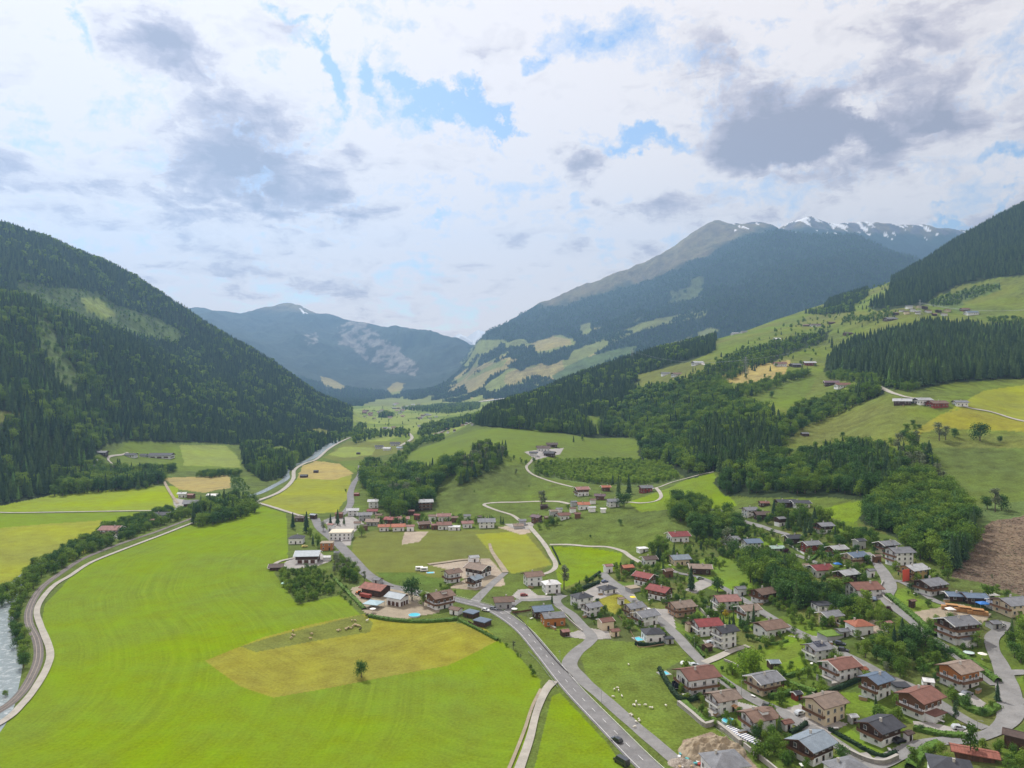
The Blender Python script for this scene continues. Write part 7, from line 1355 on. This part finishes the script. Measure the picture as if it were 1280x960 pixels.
def trampoline(px, py, r, label, net=False):
    x, y, z = ground(px, py); root = empty('trampoline', (x, y, z), 0, label, 'trampoline'); n = 20; mb = MB(); mb.poly([(r * math.cos(6.283 * i / n), r * math.sin(6.283 * i / n), .8) for i in range(n)], [tuple(range(n))], plain('tramp_mat' + str(net), (.45, .55, .52) if not net else (.03, .03, .04), .8)); mb.build('mat', root); mb = MB()
    for i in range(6): mb.tube((r * math.cos(i * 1.047), r * math.sin(i * 1.047), -.2), (r * math.cos(i * 1.047), r * math.sin(i * 1.047), 2.6 if net else .8), .05, M_METAL)
    for i in range(n): mb.tube((r * math.cos(6.283 * i / n), r * math.sin(6.283 * i / n), .8), (r * math.cos(6.283 * (i + 1) / n), r * math.sin(6.283 * (i + 1) / n), .8), .09, M_METAL)
    mb.build('frame', root)
    if net: mb = MB(); mb.poly([(r * math.cos(6.283 * i / n), r * math.sin(6.283 * i / n), h) for h in (.9, 2.6) for i in range(n)], [(i, (i + 1) % n, n + (i + 1) % n, n + i) for i in range(n)], plain('net_black', (.015, .018, .03), .9)); mb.build('net', root)
trampoline(1211, 818, 2.0, 'round pale trampoline in the garden above the hairpin'); trampoline(845, 861, 1.6, 'dark netted trampoline left of the big brown-roofed house', True)
def parasol(px, py, col, label, r=1.7):
    x, y, z = ground(px, py); root = empty('parasol', (x, y, z), 0, label, 'parasol'); mb = MB(); mb.cyl((0, 0, 0), .04, 2.4, M_METAL, 6); mb.cyl((0, 0, 0), .35, .1, M_CONC, 10); mb.build('pole', root); mb = MB(); n = 8
    mb.poly([(r * math.cos(6.283 * i / n), r * math.sin(6.283 * i / n), 2.15) for i in range(n)] + [(0, 0, 2.75)], [(i, (i + 1) % n, n) for i in range(n)], plain('cloth_' + label[:6], col, .9, .05)); mb.build('canopy', root)
parasol(1228, 824, (.75, .72, .65), 'cream parasol beside the round trampoline'); parasol(643, 766, (.78, .78, .75), 'white parasol at the board fence by the main road'); parasol(791, 751, (.85, .68, .04), 'yellow parasol where the two grey-roofed houses begin'); parasol(466, 766, (.78, .78, .78), 'white parasol in the farmyard below the barn')
for a, b, c_ in ((917, 889, 'left'), (922, 892, 'right')): parasol(a, b, (.5, .3, .16), c_ + ' one of two tan parasols above the round pool', 1.4)
# striped pool cover
x, y, z = ground(927, 920); root = empty('pool_cover', (x, y, z), R(-58), 'striped white and blue pool cover hall along the retaining wall', 'pool cover'); mb = MB(); mb.box((0, 0, -1), (15, 4.6, 1.2), M_CONC); mb.build('deck', root); st_ = plain('cover_blue', (.10, .13, .30), .3, .05)
mb = MB()
for i in range(14):
    mb.box((-6.5 + i, 0, .22), (.55, 3.6, .5), M_WHITE if i % 1 else M_WHITE); mb.box((-6.0 + i, 0, .22), (.42, 3.5, .42), st_)
mb.build('cover', root)
# excavator
x, y, z = ground(872, 941); root = empty('excavator', (x, y, z), R(30), 'yellow excavator working at the foot of the soil heap', 'excavator'); YL = plain('digger_yellow', (.72, .50, .03), .5, .1)
for s_ in (-1, 1): mb = MB(); mb.box((0, s_ * .95, 0), (3.2, .5, .75), M_BLACK); mb.build('track', root)
mb = MB(); mb.box((-.3, 0, .8), (2.8, 2.2, 1.0), YL); mb.box((.4, .6, 1.8), (1.2, .9, 1.1), YL); mb.build('body', root); mb = MB(); mb.box((.42, .6, 2.0), (1.24, .94, .7), M_GLASS); mb.build('cab_window', root)
mb = MB(); mb.tube((1.0, -.4, 1.4), (3.0, -.4, 3.6), .22, YL, 6); mb.tube((3.0, -.4, 3.6), (4.6, -.4, 1.8), .17, YL, 6); mb.build('boom', root); mb = MB(); mb.box((4.8, -.4, 1.0), (.9, .9, .9), M_METAL, 0, .7); mb.build('bucket', root)
# heap of soil and heap of garden waste
def heap(px, py, a, b, h, mat, label, cat, name, n=44, ang=0, rough=1.0):
    x, y, z = ground(px, py); mb = MB(); g = [[0] * (n + 1) for _ in range(n + 1)]; r = random.Random(int(px)); vs = []
    for i in range(n + 1):
        for j in range(n + 1):
            u, v = 2 * i / n - 1, 2 * j / n - 1; d = math.hypot(u, v); f = max(0, 1 - d ** 2.2) ** .8; nz = float(fbm(np.array(u * 5 + px), np.array(v * 5.0), 5))
            xx, yy = u * a, v * b; X, Y = x + xx * math.cos(ang) - yy * math.sin(ang), y + xx * math.sin(ang) + yy * math.cos(ang); vs.append((X - x, Y - y, float(N.z(X, Y)) - z + (h * f * (.5 + nz * rough) if f > 0 else -.4)))
    mb.poly(vs, [(i * (n + 1) + j, (i + 1) * (n + 1) + j, (i + 1) * (n + 1) + j + 1, i * (n + 1) + j + 1) for i in range(n) for j in range(n)], mat); o = mb.build(name, None, (x, y, z)); tag(o, label, cat); return o
M_SOIL = plain('dug_soil', (.33, .27, .19), .95, .35, .9)
heap(890, 942, 11, 7.5, 4.6, M_SOIL, 'big heap of dug soil behind the grey hip roof', 'soil heap', 'soil_heap'); heap(852, 955, 4.5, 3.2, 1.2, plain('rubble_mix', (.32, .28, .24), .95, .5, 3), 'low heap of rubble and plants beside the excavator', 'rubble heap', 'rubble_heap')
rr = random.Random(5)
for i in range(26):
    px, py = rr.uniform(845, 884), rr.uniform(943, 960); x, y, z = ground(px, py); mb = MB(); c_ = rr.choice((('pallet_wood', (.45, .33, .18)), ('panel_white', (.7, .7, .7)), ('bag_red', (.45, .08, .06)), ('tarp_green', (.06, .25, .12)), ('pipe_teal', (.1, .35, .36))))
    for k in range(4): mb.box((0, 0, .05 + .13 * k), (1.2, .9, .08), plain(*c_))
    o = mb.build('material_stack', None, (x, y, z + .1), rr.random() * 3); tag(o, 'small stack of building material lying before the soil heap', 'building material', 'building material by the soil heap')
for (px, py, nm, col, lb) in ((524, 713, 'w', (.75, .75, .75), 'left white caravan parked behind the farm cluster'), (530, 714, 'w2', (.78, .78, .76), 'right white caravan parked behind the farm cluster')):
    x, y, z = ground(px, py); root = empty('caravan', (x, y, z), R(10), lb, 'caravan'); mb = MB(); mb.box((0, 0, .4), (5, 2.2, 2.1), M_WHITE, 0, .94); mb.build('body', root); mb = MB(); mb.box((0, -1.09, 1.3), (3, .06, .6), M_GLASS); mb.build('window', root); mb = MB(); mb.box((0, 0, 0), (.7, 2.1, .6), M_BLACK); mb.build('wheel', root)
x, y, z = ground(457, 748); root = empty('trailer', (x, y, z), R(-30), 'red loading trailer standing against the rusty red barn', 'trailer'); mb = MB(); mb.box((0, 0, .9), (7, 2.4, 1.7), WALL['r']); mb.build('body', root); mb = MB(); mb.box((-2, 0, 0), (1, 2.3, 1), M_BLACK); mb.box((2, 0, 0), (1, 2.3, 1), M_BLACK); mb.build('wheels', root)
x, y, z = ground(448, 743); root = empty('tractor', (x, y, z), R(160), 'orange tractor left of the rusty red barn', 'tractor'); OR = plain('tractor_orange', (.65, .2, .04), .5); mb = MB(); mb.box((.6, 0, .8), (1.8, .9, .8), OR); mb.box((-.7, 0, .9), (1.3, 1.3, .5), OR); mb.box((-.7, 0, 2.3), (1.5, 1.5, .12), OR); mb.build('body', root); mb = MB(); mb.box((-.7, 0, 1.4), (1.2, 1.2, .9), M_GLASS); mb.build('cab_window', root)
for sx, r_ in ((-.8, .8), (1.1, .5)):
    for s_ in (-1, 1): mb = MB(); mb.ball((sx, s_ * .85, r_), (r_, .22, r_), M_BLACK, 12, 8); mb.build('wheel', root)
# awnings and tents
def tent(px, py, a, b, h, mat, label, ang=0):
    x, y, z = ground(px, py); root = empty('canopy_tent', (x, y, z), R(ang), label, 'tent'); mb = MB()
    for sx in (-1, 1):
        for sy in (-1, 1): mb.box((sx * (a / 2 - .1), sy * (b / 2 - .1), -.3), (.1, .1, h + .3), M_METAL)
    mb.build('frame', root); mb = MB(); mb.poly([(-a / 2, -b / 2, h), (a / 2, -b / 2, h), (a / 2, b / 2, h), (-a / 2, b / 2, h), (-a * .1, 0, h + .8), (a * .1, 0, h + .8), (-a / 2, -b / 2, h - .25), (a / 2, -b / 2, h - .25), (a / 2, b / 2, h - .25), (-a / 2, b / 2, h - .25)], [(0, 1, 5, 4), (1, 2, 5), (2, 3, 4, 5), (3, 0, 4), (6, 7, 1, 0), (7, 8, 2, 1), (8, 9, 3, 2), (9, 6, 0, 3)], mat); mb.build('canopy', root)
tent(1229, 760, 5, 4, 2.3, plain('tarp_blue', (.04, .17, .5), .6, .1), 'bright blue tarpaulin roof right of the log stacks'); tent(1047, 717 - 8, 4, 3, 2, plain('tarp_blue', (.04, .17, .5), .6, .1), 'blue canopy between wine-red and pale grey roofs'); tent(467, 759, 9, 8, 2.6, plain('tarp_pale_blue', (.30, .42, .47), .6, .1), 'pale blue tarpaulin shelter in front of the rusty barn', -20)
tent(1188, 767, 3.5, 3, 2.2, M_WHITE, 'white canopy beside the long timber stacks'); tent(1240, 748, 5, 4, 2, M_WHITE, 'white canopy at the foot of the brown clearing'); tent(356, 735 - 2, 4, 3, 2, plain('tarp_mint', (.42, .66, .58), .7), 'mint green canopy in the corner thicket')
for i, (px, py, L_) in enumerate(((1190, 762, 17), (1206, 765, 17), (1222, 768, 16))):
    x, y, z = ground(px, py); root = empty('timber_rack', (x, y, z), R(-24), ['left', 'middle', 'right'][i] + ' one of three long orange timber racks under the clearing', 'timber rack', 'timber racks under the clearing'); mb = MB()
    for k in range(5): mb.box((0, 0, .1 + k * .32), (L_ * .5, 2.2, .28), plain('fresh_timber', (.40, .22, .09), .85, .35, 2))
    mb.build('boards', root); mb = MB(); mb.box((0, 0, 2.3), (L_ * .3, 2.9, .14), plain('fresh_timber', (.40, .22, .09), .85, .35, 2)); [mb.box((s_ * L_ * .13, t_, 0), (.15, .15, 2.3), WALL['o']) for s_ in (-1, 1) for t_ in (-1.3, 1.3)]; mb.build('roof', root)
# red scaffold sheet on the ochre house
h_ = [q for q in HOUSES if 'ochre' in q[3]][0]; mb = MB(); rs_ = plain('scaffold_net_red', (.62, .10, .06), .8, .1)
x, y = h_[0] - 7.2, h_[1] - 6.0; z = float(N.z(x, y)); root = empty('scaffold', (x, y, z), R(20), 'red netted scaffold standing before the ochre house', 'scaffold'); mb.box((0, 0, .2), (4.6, .12, 6), rs_); mb.build('net', root); mb = MB()
for a in (-2.3, 0, 2.3): mb.box((a, .5, 0), (.08, .08, 6.6), M_METAL)
for k in range(4): mb.box((0, .5, 1.6 * k + .1), (4.6, .9, .08), WALL['b'])
mb.build('scaffold_frame', root)
# power line on the slope
def pylon(px, py, h, label, ang=.5):
    x, y, z = ground(px, py); root = empty('pylon', (x, y, z), ang, label, 'pylon', 'power line pylons'); mb = MB(); r = .16
    for k in range(8):
        a, b = k / 8, (k + 1) / 8; wa, wb = 3.2 * (1 - a) + .5, 3.2 * (1 - b) + .5; c = [(-1, -1), (1, -1), (1, 1), (-1, 1)]
        for i in range(4):
            p, q = c[i], c[(i + 1) % 4]; mb.tube((p[0] * wa, p[1] * wa, a * h), (p[0] * wb, p[1] * wb, b * h), r, M_METAL, 4); mb.tube((p[0] * wa, p[1] * wa, a * h), (q[0] * wb, q[1] * wb, b * h), r * .6, M_METAL, 4)
    mb.build('tower', root)
    for hh, l_ in ((.72, 8), (.84, 6.5), (.95, 5)): mb = MB(); mb.tube((-l_, 0, hh * h), (l_, 0, hh * h), r, M_METAL, 4); mb.build('crossarm', root)
    return np.array((x, y, z + h * .84))
pl = [pylon(1150, 400, 42, 'lattice pylon behind the slope village'), pylon(932, 470, 32, 'lattice pylon on the tan slope field'), pylon(790, 455, 40, 'lattice pylon above the spruce forest ridge'), pylon(1330, 410, 42, 'lattice pylon outside the right edge')]
def cable(a, b, sag, off, label):
    mb = MB(); d = np.array((off, 0, 0)); P = [a + (b - a) * t + d - np.array((0, 0, sag * 4 * t * (1 - t))) for t in np.linspace(0, 1, 15)]; o = P[7].copy()
    for i in range(14): mb.tube(tuple(P[i] - o), tuple(P[i + 1] - o), .10, M_METAL, 3)
    tag(mb.build('power_cable', None, tuple(o)), label, 'cable', 'power cables over the slope')
for off in (-5, 0, 5):
    cable(pl[0], pl[1], 20, off, 'thin power cable hanging across the right slope'); cable(pl[1], pl[2], 14, off, 'thin power cable hanging across the right slope'); cable(pl[0], pl[3], 12, off, 'thin power cable hanging across the right slope')
# street lamps along the main road and village street
def lamp(px, py, label):
    x, y, z = ground(px, py); root = empty('street_lamp', (x, y, z), random.random() * 6, label, 'lamp', 'street lamps'); mb = MB(); mb.tube((0, 0, -.2), (0, 0, 6), .09, M_METAL, 6, .05); mb.tube((0, 0, 6), (1.1, 0, 6.2), .05, M_METAL, 5); mb.build('pole', root); mb = MB(); mb.box((1.3, 0, 6.12), (.6, .25, .1), M_METAL); mb.build('lamp_head', root)
for px, py, n_ in ((660, 782, 'by the orange timber house'), (700, 831, 'at the side road junction'), (752, 880, 'between main road and side road'), (800, 765, 'beside the grey pair of houses'), (868, 813, 'at the street fork by the sheep meadow'), (927, 870, 'in front of the plum-grey roof'), (1104, 742, 'at the upper road junction'), (1222, 924, 'at the bottom road junction'), (600, 747, 'beside the old chalet')): lamp(px, py, 'grey street lamp ' + n_)
# stumps, slash and stones on the felled clearing
mb = MB(); rr = random.Random(12); poly = [(1192, 722), (1202, 700), (1217, 672), (1240, 652), (1290, 644), (1400, 640), (1400, 750), (1290, 746), (1245, 733), (1225, 727)]; W0 = ground(1240, 690); LM = [plain('grey_deadwood', (.30, .25, .20), .95, .3, 2), plain('brown_slash', (.13, .075, .05), .95, .3, 2), plain('pale_wood', (.42, .33, .24), .9, .2, 2), plain('slash_green', (.07, .10, .03), .95, .3, 2)]
cnt = 0
while cnt < 4200:
    px, py = rr.uniform(1190, 1400), rr.uniform(642, 750)
    if not inpoly(np.array([px]), np.array([py]), poly)[0]: continue
    x, y, z = ground(px, py); a = rr.random() * 3.14; l = rr.uniform(.4, 1.8) * (1.8 if rr.random() < .1 else 1); d = np.array((math.cos(a) * l / 2, math.sin(a) * l / 2)); z2 = float(N.z(x + d[0], y + d[1])); z1 = float(N.z(x - d[0], y - d[1])); cnt += 1
    mb.tube((x - d[0] - W0[0], y - d[1] - W0[1], z1 - W0[2] + rr.uniform(.05, .3)), (x + d[0] - W0[0], y + d[1] - W0[1], z2 - W0[2] + rr.uniform(.05, .35)), rr.uniform(.04, .13), rr.choices(LM, (3, 5, 1, 2))[0], 3)
tag(mb.build('felling_debris', None, W0), 'brown slash and stumps strewn over the felled clearing', 'debris', kind='stuff')

# firewood and garden tables
rr = random.Random(44)
near_h = [q for q in HOUSES if q[6] > 24 and q[7] == 'house']
for q in near_h[::2]:
    a = math.atan2(-q[1], -q[0]) + rr.uniform(-.9, .9); x, y = q[0] + math.cos(a) * (q[2] + 1.5), q[1] + math.sin(a) * (q[2] + 1.5); z = float(N.z(x, y)); mb = MB(); ln = rr.uniform(2, 4); wd = plain('split_logs', (.36, .24, .13), .9, .4, 4)
    mb.box((0, 0, -.1), (ln, 1, 1.25), wd); mb.box((0, 0, 1.18), (ln + .3, 1.2, .08), M_METAL); tag(mb.build('wood_pile', None, (x, y, z), rr.random() * 3), ' '.join(('firewood stack by the ' + q[3]).split(' ')[:16]), 'firewood', 'firewood stacks')
for q in near_h[1::2]:
    a = math.atan2(-q[1], -q[0]) + rr.uniform(-.9, .9); x, y = q[0] + math.cos(a) * (q[2] + 2.2), q[1] + math.sin(a) * (q[2] + 2.2); z = float(N.z(x, y)); root = empty('garden_table', (x, y, z), rr.random() * 3, ' '.join(('garden table by the ' + q[3]).split(' ')[:16]), 'table', 'garden tables'); mb = MB(); mb.box((0, 0, .7), (1.8, .9, .06), M_WHITE); mb.build('table_top', root); lg = MB(); lg.box((0, 0, 0), (.08, .08, .7), M_METAL); me = lg.mesh('leg')
    for sx in (-.75, .75):
        for sy in (-.35, .35): link('leg', me, root, (sx, sy, 0))
SUN_E = 5.0; CLOUD_E = 0.96; HAZE = 9e-5; EXPO = -0.12; EDGE_K = 6.0
# ------------------------------------------------------------------ camera, sun, sky, air
cam = bpy.data.cameras.new('camera'); cam.sensor_width = 36; cam.lens = 36 * F / 1280; cam.clip_end = 60000; cam.clip_start = 1
co = bpy.data.objects.new('camera', cam); C.objects.link(co); co.location = (0, 0, CAMZ); co.rotation_euler = (R(90), 0, 0); bpy.context.scene.camera = co
SUN_AZ = R(-28); SUN_EL = R(50)   # azimuth from +Y towards +X
sd = (math.sin(SUN_AZ) * math.cos(SUN_EL), math.cos(SUN_AZ) * math.cos(SUN_EL), math.sin(SUN_EL))
sl_ = bpy.data.lights.new('sun', 'SUN'); sl_.energy = SUN_E; sl_.angle = R(1.2); sl_.color = (1, .97, .91)
so = bpy.data.objects.new('sun', sl_); C.objects.link(so)
from mathutils import Vector
so.rotation_euler = Vector(sd).to_track_quat('Z', 'Y').to_euler(); so.location = (0, 0, 500)
w = bpy.data.worlds.new('World'); bpy.context.scene.world = w; w.use_nodes = True; nt = w.node_tree; nt.nodes.clear(); L = nt.links.new
out = nt.nodes.new('ShaderNodeOutputWorld'); tc = nt.nodes.new('ShaderNodeTexCoord'); dirv = tc.outputs['Generated']
sky = nt.nodes.new('ShaderNodeTexSky'); sky.sky_type = 'NISHITA'; sky.sun_disc = False; sky.sun_elevation = SUN_EL; sky.sun_rotation = SUN_AZ; sky.air_density = 1.2; sky.dust_density = .6; sky.altitude = 900
bg1 = nt.nodes.new('ShaderNodeBackground'); bg1.inputs[1].default_value = .15; L(sky.outputs[0], bg1.inputs[0])
sp = nt.nodes.new('ShaderNodeSeparateXYZ'); L(dirv, sp.inputs[0])
zc = mathn(nt, 'ADD', mathn(nt, 'MAXIMUM', sp.outputs[2], 0.0), 0.27)
cb = nt.nodes.new('ShaderNodeCombineXYZ'); L(mathn(nt, 'DIVIDE', sp.outputs[0], zc), cb.inputs[0]); L(mathn(nt, 'DIVIDE', sp.outputs[1], zc), cb.inputs[1]); L(mathn(nt, 'MULTIPLY', sp.outputs[2], 1.5), cb.inputs[2])
P = cb.outputs[0]
def blob(px, py, rx, ry, rot=0.0, soft=.5):
    """soft patch of cloud round one direction of the sky"""
    d = Vector(((px - CX) / F, 1.0, -(py - CY) / F)).normalized()
    right = Vector((d.y, -d.x, 0)).normalized(); up = right.cross(d)
    if up.z < 0: up = -up
    a = math.cos(rot) * right + math.sin(rot) * up; b_ = -math.sin(rot) * right + math.cos(rot) * up
    def dot(v, s):
        n = nt.nodes.new('ShaderNodeVectorMath'); n.operation = 'DOT_PRODUCT'; L(dwarp, n.inputs[0]); n.inputs[1].default_value = v; return mathn(nt, 'MULTIPLY', n.outputs['Value'], s)
    ea = dot(a, F / rx); eb = dot(b_, F / ry)
    r2 = mathn(nt, 'ADD', mathn(nt, 'MULTIPLY', ea, ea), mathn(nt, 'MULTIPLY', eb, eb))
    return ramp(nt, mathn(nt, 'SQRT', r2), 1.0 + soft, 1.0 - soft, 0, 1)
# warp so that no patch has a clean outline
nw = nt.nodes.new('ShaderNodeTexNoise'); nw.inputs['Scale'].default_value = 6; nw.inputs['Detail'].default_value = 7; nw.inputs['Roughness'].default_value = .62; L(dirv, nw.inputs['Vector'])
vs_ = nt.nodes.new('ShaderNodeVectorMath'); vs_.operation = 'SUBTRACT'; L(nw.outputs['Color'], vs_.inputs[0]); vs_.inputs[1].default_value = (.5, .5, .5)
vs2 = nt.nodes.new('ShaderNodeVectorMath'); vs2.operation = 'SCALE'; L(vs_.outputs[0], vs2.inputs[0]); vs2.inputs['Scale'].default_value = .26
va = nt.nodes.new('ShaderNodeVectorMath'); va.operation = 'ADD'; L(dirv, va.inputs[0]); L(vs2.outputs[0], va.inputs[1]); dwarp = va.outputs[0]
def acc(lst):
    s = None
    for a in lst:
        k = a[-1]; m = mathn(nt, 'MULTIPLY', blob(*a[:-1]), k); s = m if s is None else mathn(nt, 'ADD', s, m)
    return s
GAPS = [(592, 150, 44, 14, -.35, .6, 1.3), (640, 168, 30, 7, -.1, .6, .7), (790, 166, 52, 13, .05, .6, 1.3), (752, 186, 30, 9, .1, .6, .8), (408, 42, 13, 40, .35, .6, .9), (425, 92, 12, 24, .5, .6, .8), (497, 92, 9, 26, .5, .6, .8), (70, 26, 9, 22, .5, .6, .9), (560, 112, 26, 8, -.4, .6, .8), (735, 248, 18, 16, 0, .6, .5), (1222, 262, 40, 5, .05, .6, .8), (1262, 192, 30, 8, 0, .6, .8), (655, 84, 16, 6, 0, .7, .6), (620, 70, 12, 5, .3, .7, .5), (545, 258, 30, 4, 0, .7, .45), (405, 6, 20, 6, 0, .6, .6)]
gaps = mathn(nt, 'MULTIPLY', acc(GAPS), 1.0)
DARK = [(300, 140, 120, 62, -.35, .7, .75), (180, 205, 150, 42, 0, .7, .55), (330, 215, 90, 40, 0, .8, .35), (280, 315, 60, 24, 0, .7, .5), (40, 210, 60, 30, 0, .8, .35), (920, 140, 80, 62, -.5, .55, .85), (1030, 190, 110, 42, 0, .6, .75), (1150, 60, 190, 60, .3, .7, .55), (1160, 160, 130, 50, 0, .7, .55), (790, 275, 70, 26, .1, .6, .7), (1060, 250, 160, 18, 0, .7, .4), (720, 214, 32, 22, .2, .6, .75), (400, 262, 90, 22, 0, .7, .35), (500, 335, 120, 20, 0, .8, .35), (100, 60, 60, 18, .2, .8, .3), (360, 350, 70, 20, 0, .8, .3)]
dark = acc(DARK)
LIT = [(620, 50, 200, 60, 0, .8, .45), (200, 20, 160, 30, .1, .8, .5), (60, 110, 60, 50, .6, .8, .35), (420, 150, 60, 60, -.6, .8, .4), (810, 215, 60, 26, .3, .7, .6), (830, 240, 50, 22, 0, .7, .5), (155, 250, 34, 44, .6, .8, .45), (1067, 143, 20, 9, 0, .6, 1.2), (930, 14, 150, 26, .3, .8, .45), (1235, 212, 30, 16, 0, .6, .7), (1012, 222, 34, 9, .2, .6, .7), (590, 210, 120, 30, 0, .8, .35), (560, 300, 180, 26, 0, .8, .25), (100, 160, 40, 30, .5, .8, .25), (1020, 50, 60, 26, 0, .8, .3), (680, 330, 100, 30, 0, .8, .25)]
lit = acc(LIT)
def shift(v, off):
    n = nt.nodes.new('ShaderNodeVectorMath'); n.operation = 'ADD'; L(v, n.inputs[0]); n.inputs[1].default_value = off; return n.outputs[0]
# puffs: warp the flattened cloud plane, then billowing cells over fractal noise
wn = nt.nodes.new('ShaderNodeTexNoise'); wn.inputs['Scale'].default_value = 3.0; wn.inputs['Detail'].default_value = 6; wn.inputs['Roughness'].default_value = .6; L(P, wn.inputs['Vector'])
ws_ = nt.nodes.new('ShaderNodeVectorMath'); ws_.operation = 'SUBTRACT'; L(wn.outputs['Color'], ws_.inputs[0]); ws_.inputs[1].default_value = (.5, .5, .5)
wm = nt.nodes.new('ShaderNodeVectorMath'); wm.operation = 'SCALE'; L(ws_.outputs[0], wm.inputs[0]); wm.inputs['Scale'].default_value = .32
wp = nt.nodes.new('ShaderNodeVectorMath'); wp.operation = 'ADD'; L(P, wp.inputs[0]); L(wm.outputs[0], wp.inputs[1]); PW = wp.outputs[0]
def body(v):
    a = noise(nt, v, 2.1, 8, .60); b = nt.nodes.new('ShaderNodeTexVoronoi'); b.feature = 'F1'; b.inputs['Scale'].default_value = 5.0; b.inputs['Detail'].default_value = 2; b.inputs['Roughness'].default_value = .62; L(v, b.inputs['Vector'])
    return mathn(nt, 'ADD', a, mathn(nt, 'MULTIPLY', mathn(nt, 'SUBTRACT', .45, b.outputs['Distance']), .62))
b0 = body(PW); b1 = noise(nt, shift(PW, (-.05, .11, .05)), 1.7, 5, .60)
edge = mathn(nt, 'SUBTRACT', noise(nt, PW, 1.7, 5, .60), b1)      # side of each puff that faces the sun
c2 = noise(nt, dwarp, 14, 8, .62); c4 = noise(nt, PW, 9, 7, .68)
dens = mathn(nt, 'ADD', mathn(nt, 'MULTIPLY', mathn(nt, 'SUBTRACT', b0, .55), 1.6), mathn(nt, 'MULTIPLY', mathn(nt, 'SUBTRACT', c2, .5), 2.4))
cover = ramp(nt, mathn(nt, 'ADD', mathn(nt, 'SUBTRACT', dens, gaps), 1.55), -.1, .7, 0, 1)
thick = mathn(nt, 'MULTIPLY', mathn(nt, 'SUBTRACT', b0, .50), 2.5)
shade = mathn(nt, 'ADD', mathn(nt, 'SUBTRACT', mathn(nt, 'MULTIPLY', dark, 1.5), lit), mathn(nt, 'ADD', thick, .0))
shade = mathn(nt, 'ADD', shade, mathn(nt, 'MULTIPLY', edge, EDGE_K))
shade = mathn(nt, 'ADD', shade, mathn(nt, 'MULTIPLY', mathn(nt, 'SUBTRACT', c4, .5), 2.2))
shade = mathn(nt, 'ADD', shade, mathn(nt, 'MULTIPLY', mathn(nt, 'SUBTRACT', c2, .5), .7))
shade = ramp(nt, shade, -.75, 1.4, 0, 1)
cr = nt.nodes.new('ShaderNodeValToRGB'); L(shade, cr.inputs[0]); e = cr.color_ramp.elements
e[0].position = 0; e[0].color = (1.20, 1.06, .96, 1); e[1].position = 1; e[1].color = (.40, .335, .36, 1)
x = e.new(.26); x.color = (1.08, .95, .87, 1); x = e.new(.46); x.color = (.83, .71, .69, 1); x = e.new(.72); x.color = (.57, .48, .50, 1)
cc = nt.nodes.new('ShaderNodeBackground'); L(cr.outputs[0], cc.inputs[0]); L(mathn(nt, 'MULTIPLY', CLOUD_E, mathn(nt, 'ADD', 1.0, mathn(nt, 'MULTIPLY', .18, mathn(nt, 'POWER', 2.718, mathn(nt, 'MULTIPLY', mathn(nt, 'MAXIMUM', sp.outputs[2], 0.0), -7.0))))), cc.inputs[1])
mx = nt.nodes.new('ShaderNodeMixShader'); L(cover, mx.inputs[0]); L(bg1.outputs[0], mx.inputs[1]); L(cc.outputs[0], mx.inputs[2]); L(mx.outputs[0], out.inputs[0])
# the air of the valley
if HAZE > 0:
    m = bpy.data.materials.new('haze_air'); m.use_nodes = True; nt = m.node_tree; nt.nodes.clear(); o_ = nt.nodes.new('ShaderNodeOutputMaterial'); pv = nt.nodes.new('ShaderNodeVolumePrincipled')
    pv.inputs['Color'].default_value = (.36, .62, 1.0, 1); pv.inputs['Density'].default_value = HAZE; pv.inputs['Anisotropy'].default_value = .45; nt.links.new(pv.outputs[0], o_.inputs['Volume'])
    mb = MB(); mb.box((0, 5150, -60), (24000, 10500, 2330), m); hz = mb.build('haze'); tag(hz, 'thin blue haze filling the valley air', 'haze', kind='stuff')
s = bpy.context.scene; s.view_settings.view_transform = 'Standard'; s.view_settings.look = 'None'; s.view_settings.exposure = EXPO; s.view_settings.gamma = 1
s.cycles.max_bounces = 5; s.cycles.diffuse_bounces = 2; s.cycles.glossy_bounces = 2; s.cycles.transmission_bounces = 2; s.cycles.volume_bounces = 0; s.cycles.transparent_max_bounces = 4
s.cycles.use_denoising = True
s.cycles.use_adaptive_sampling = True
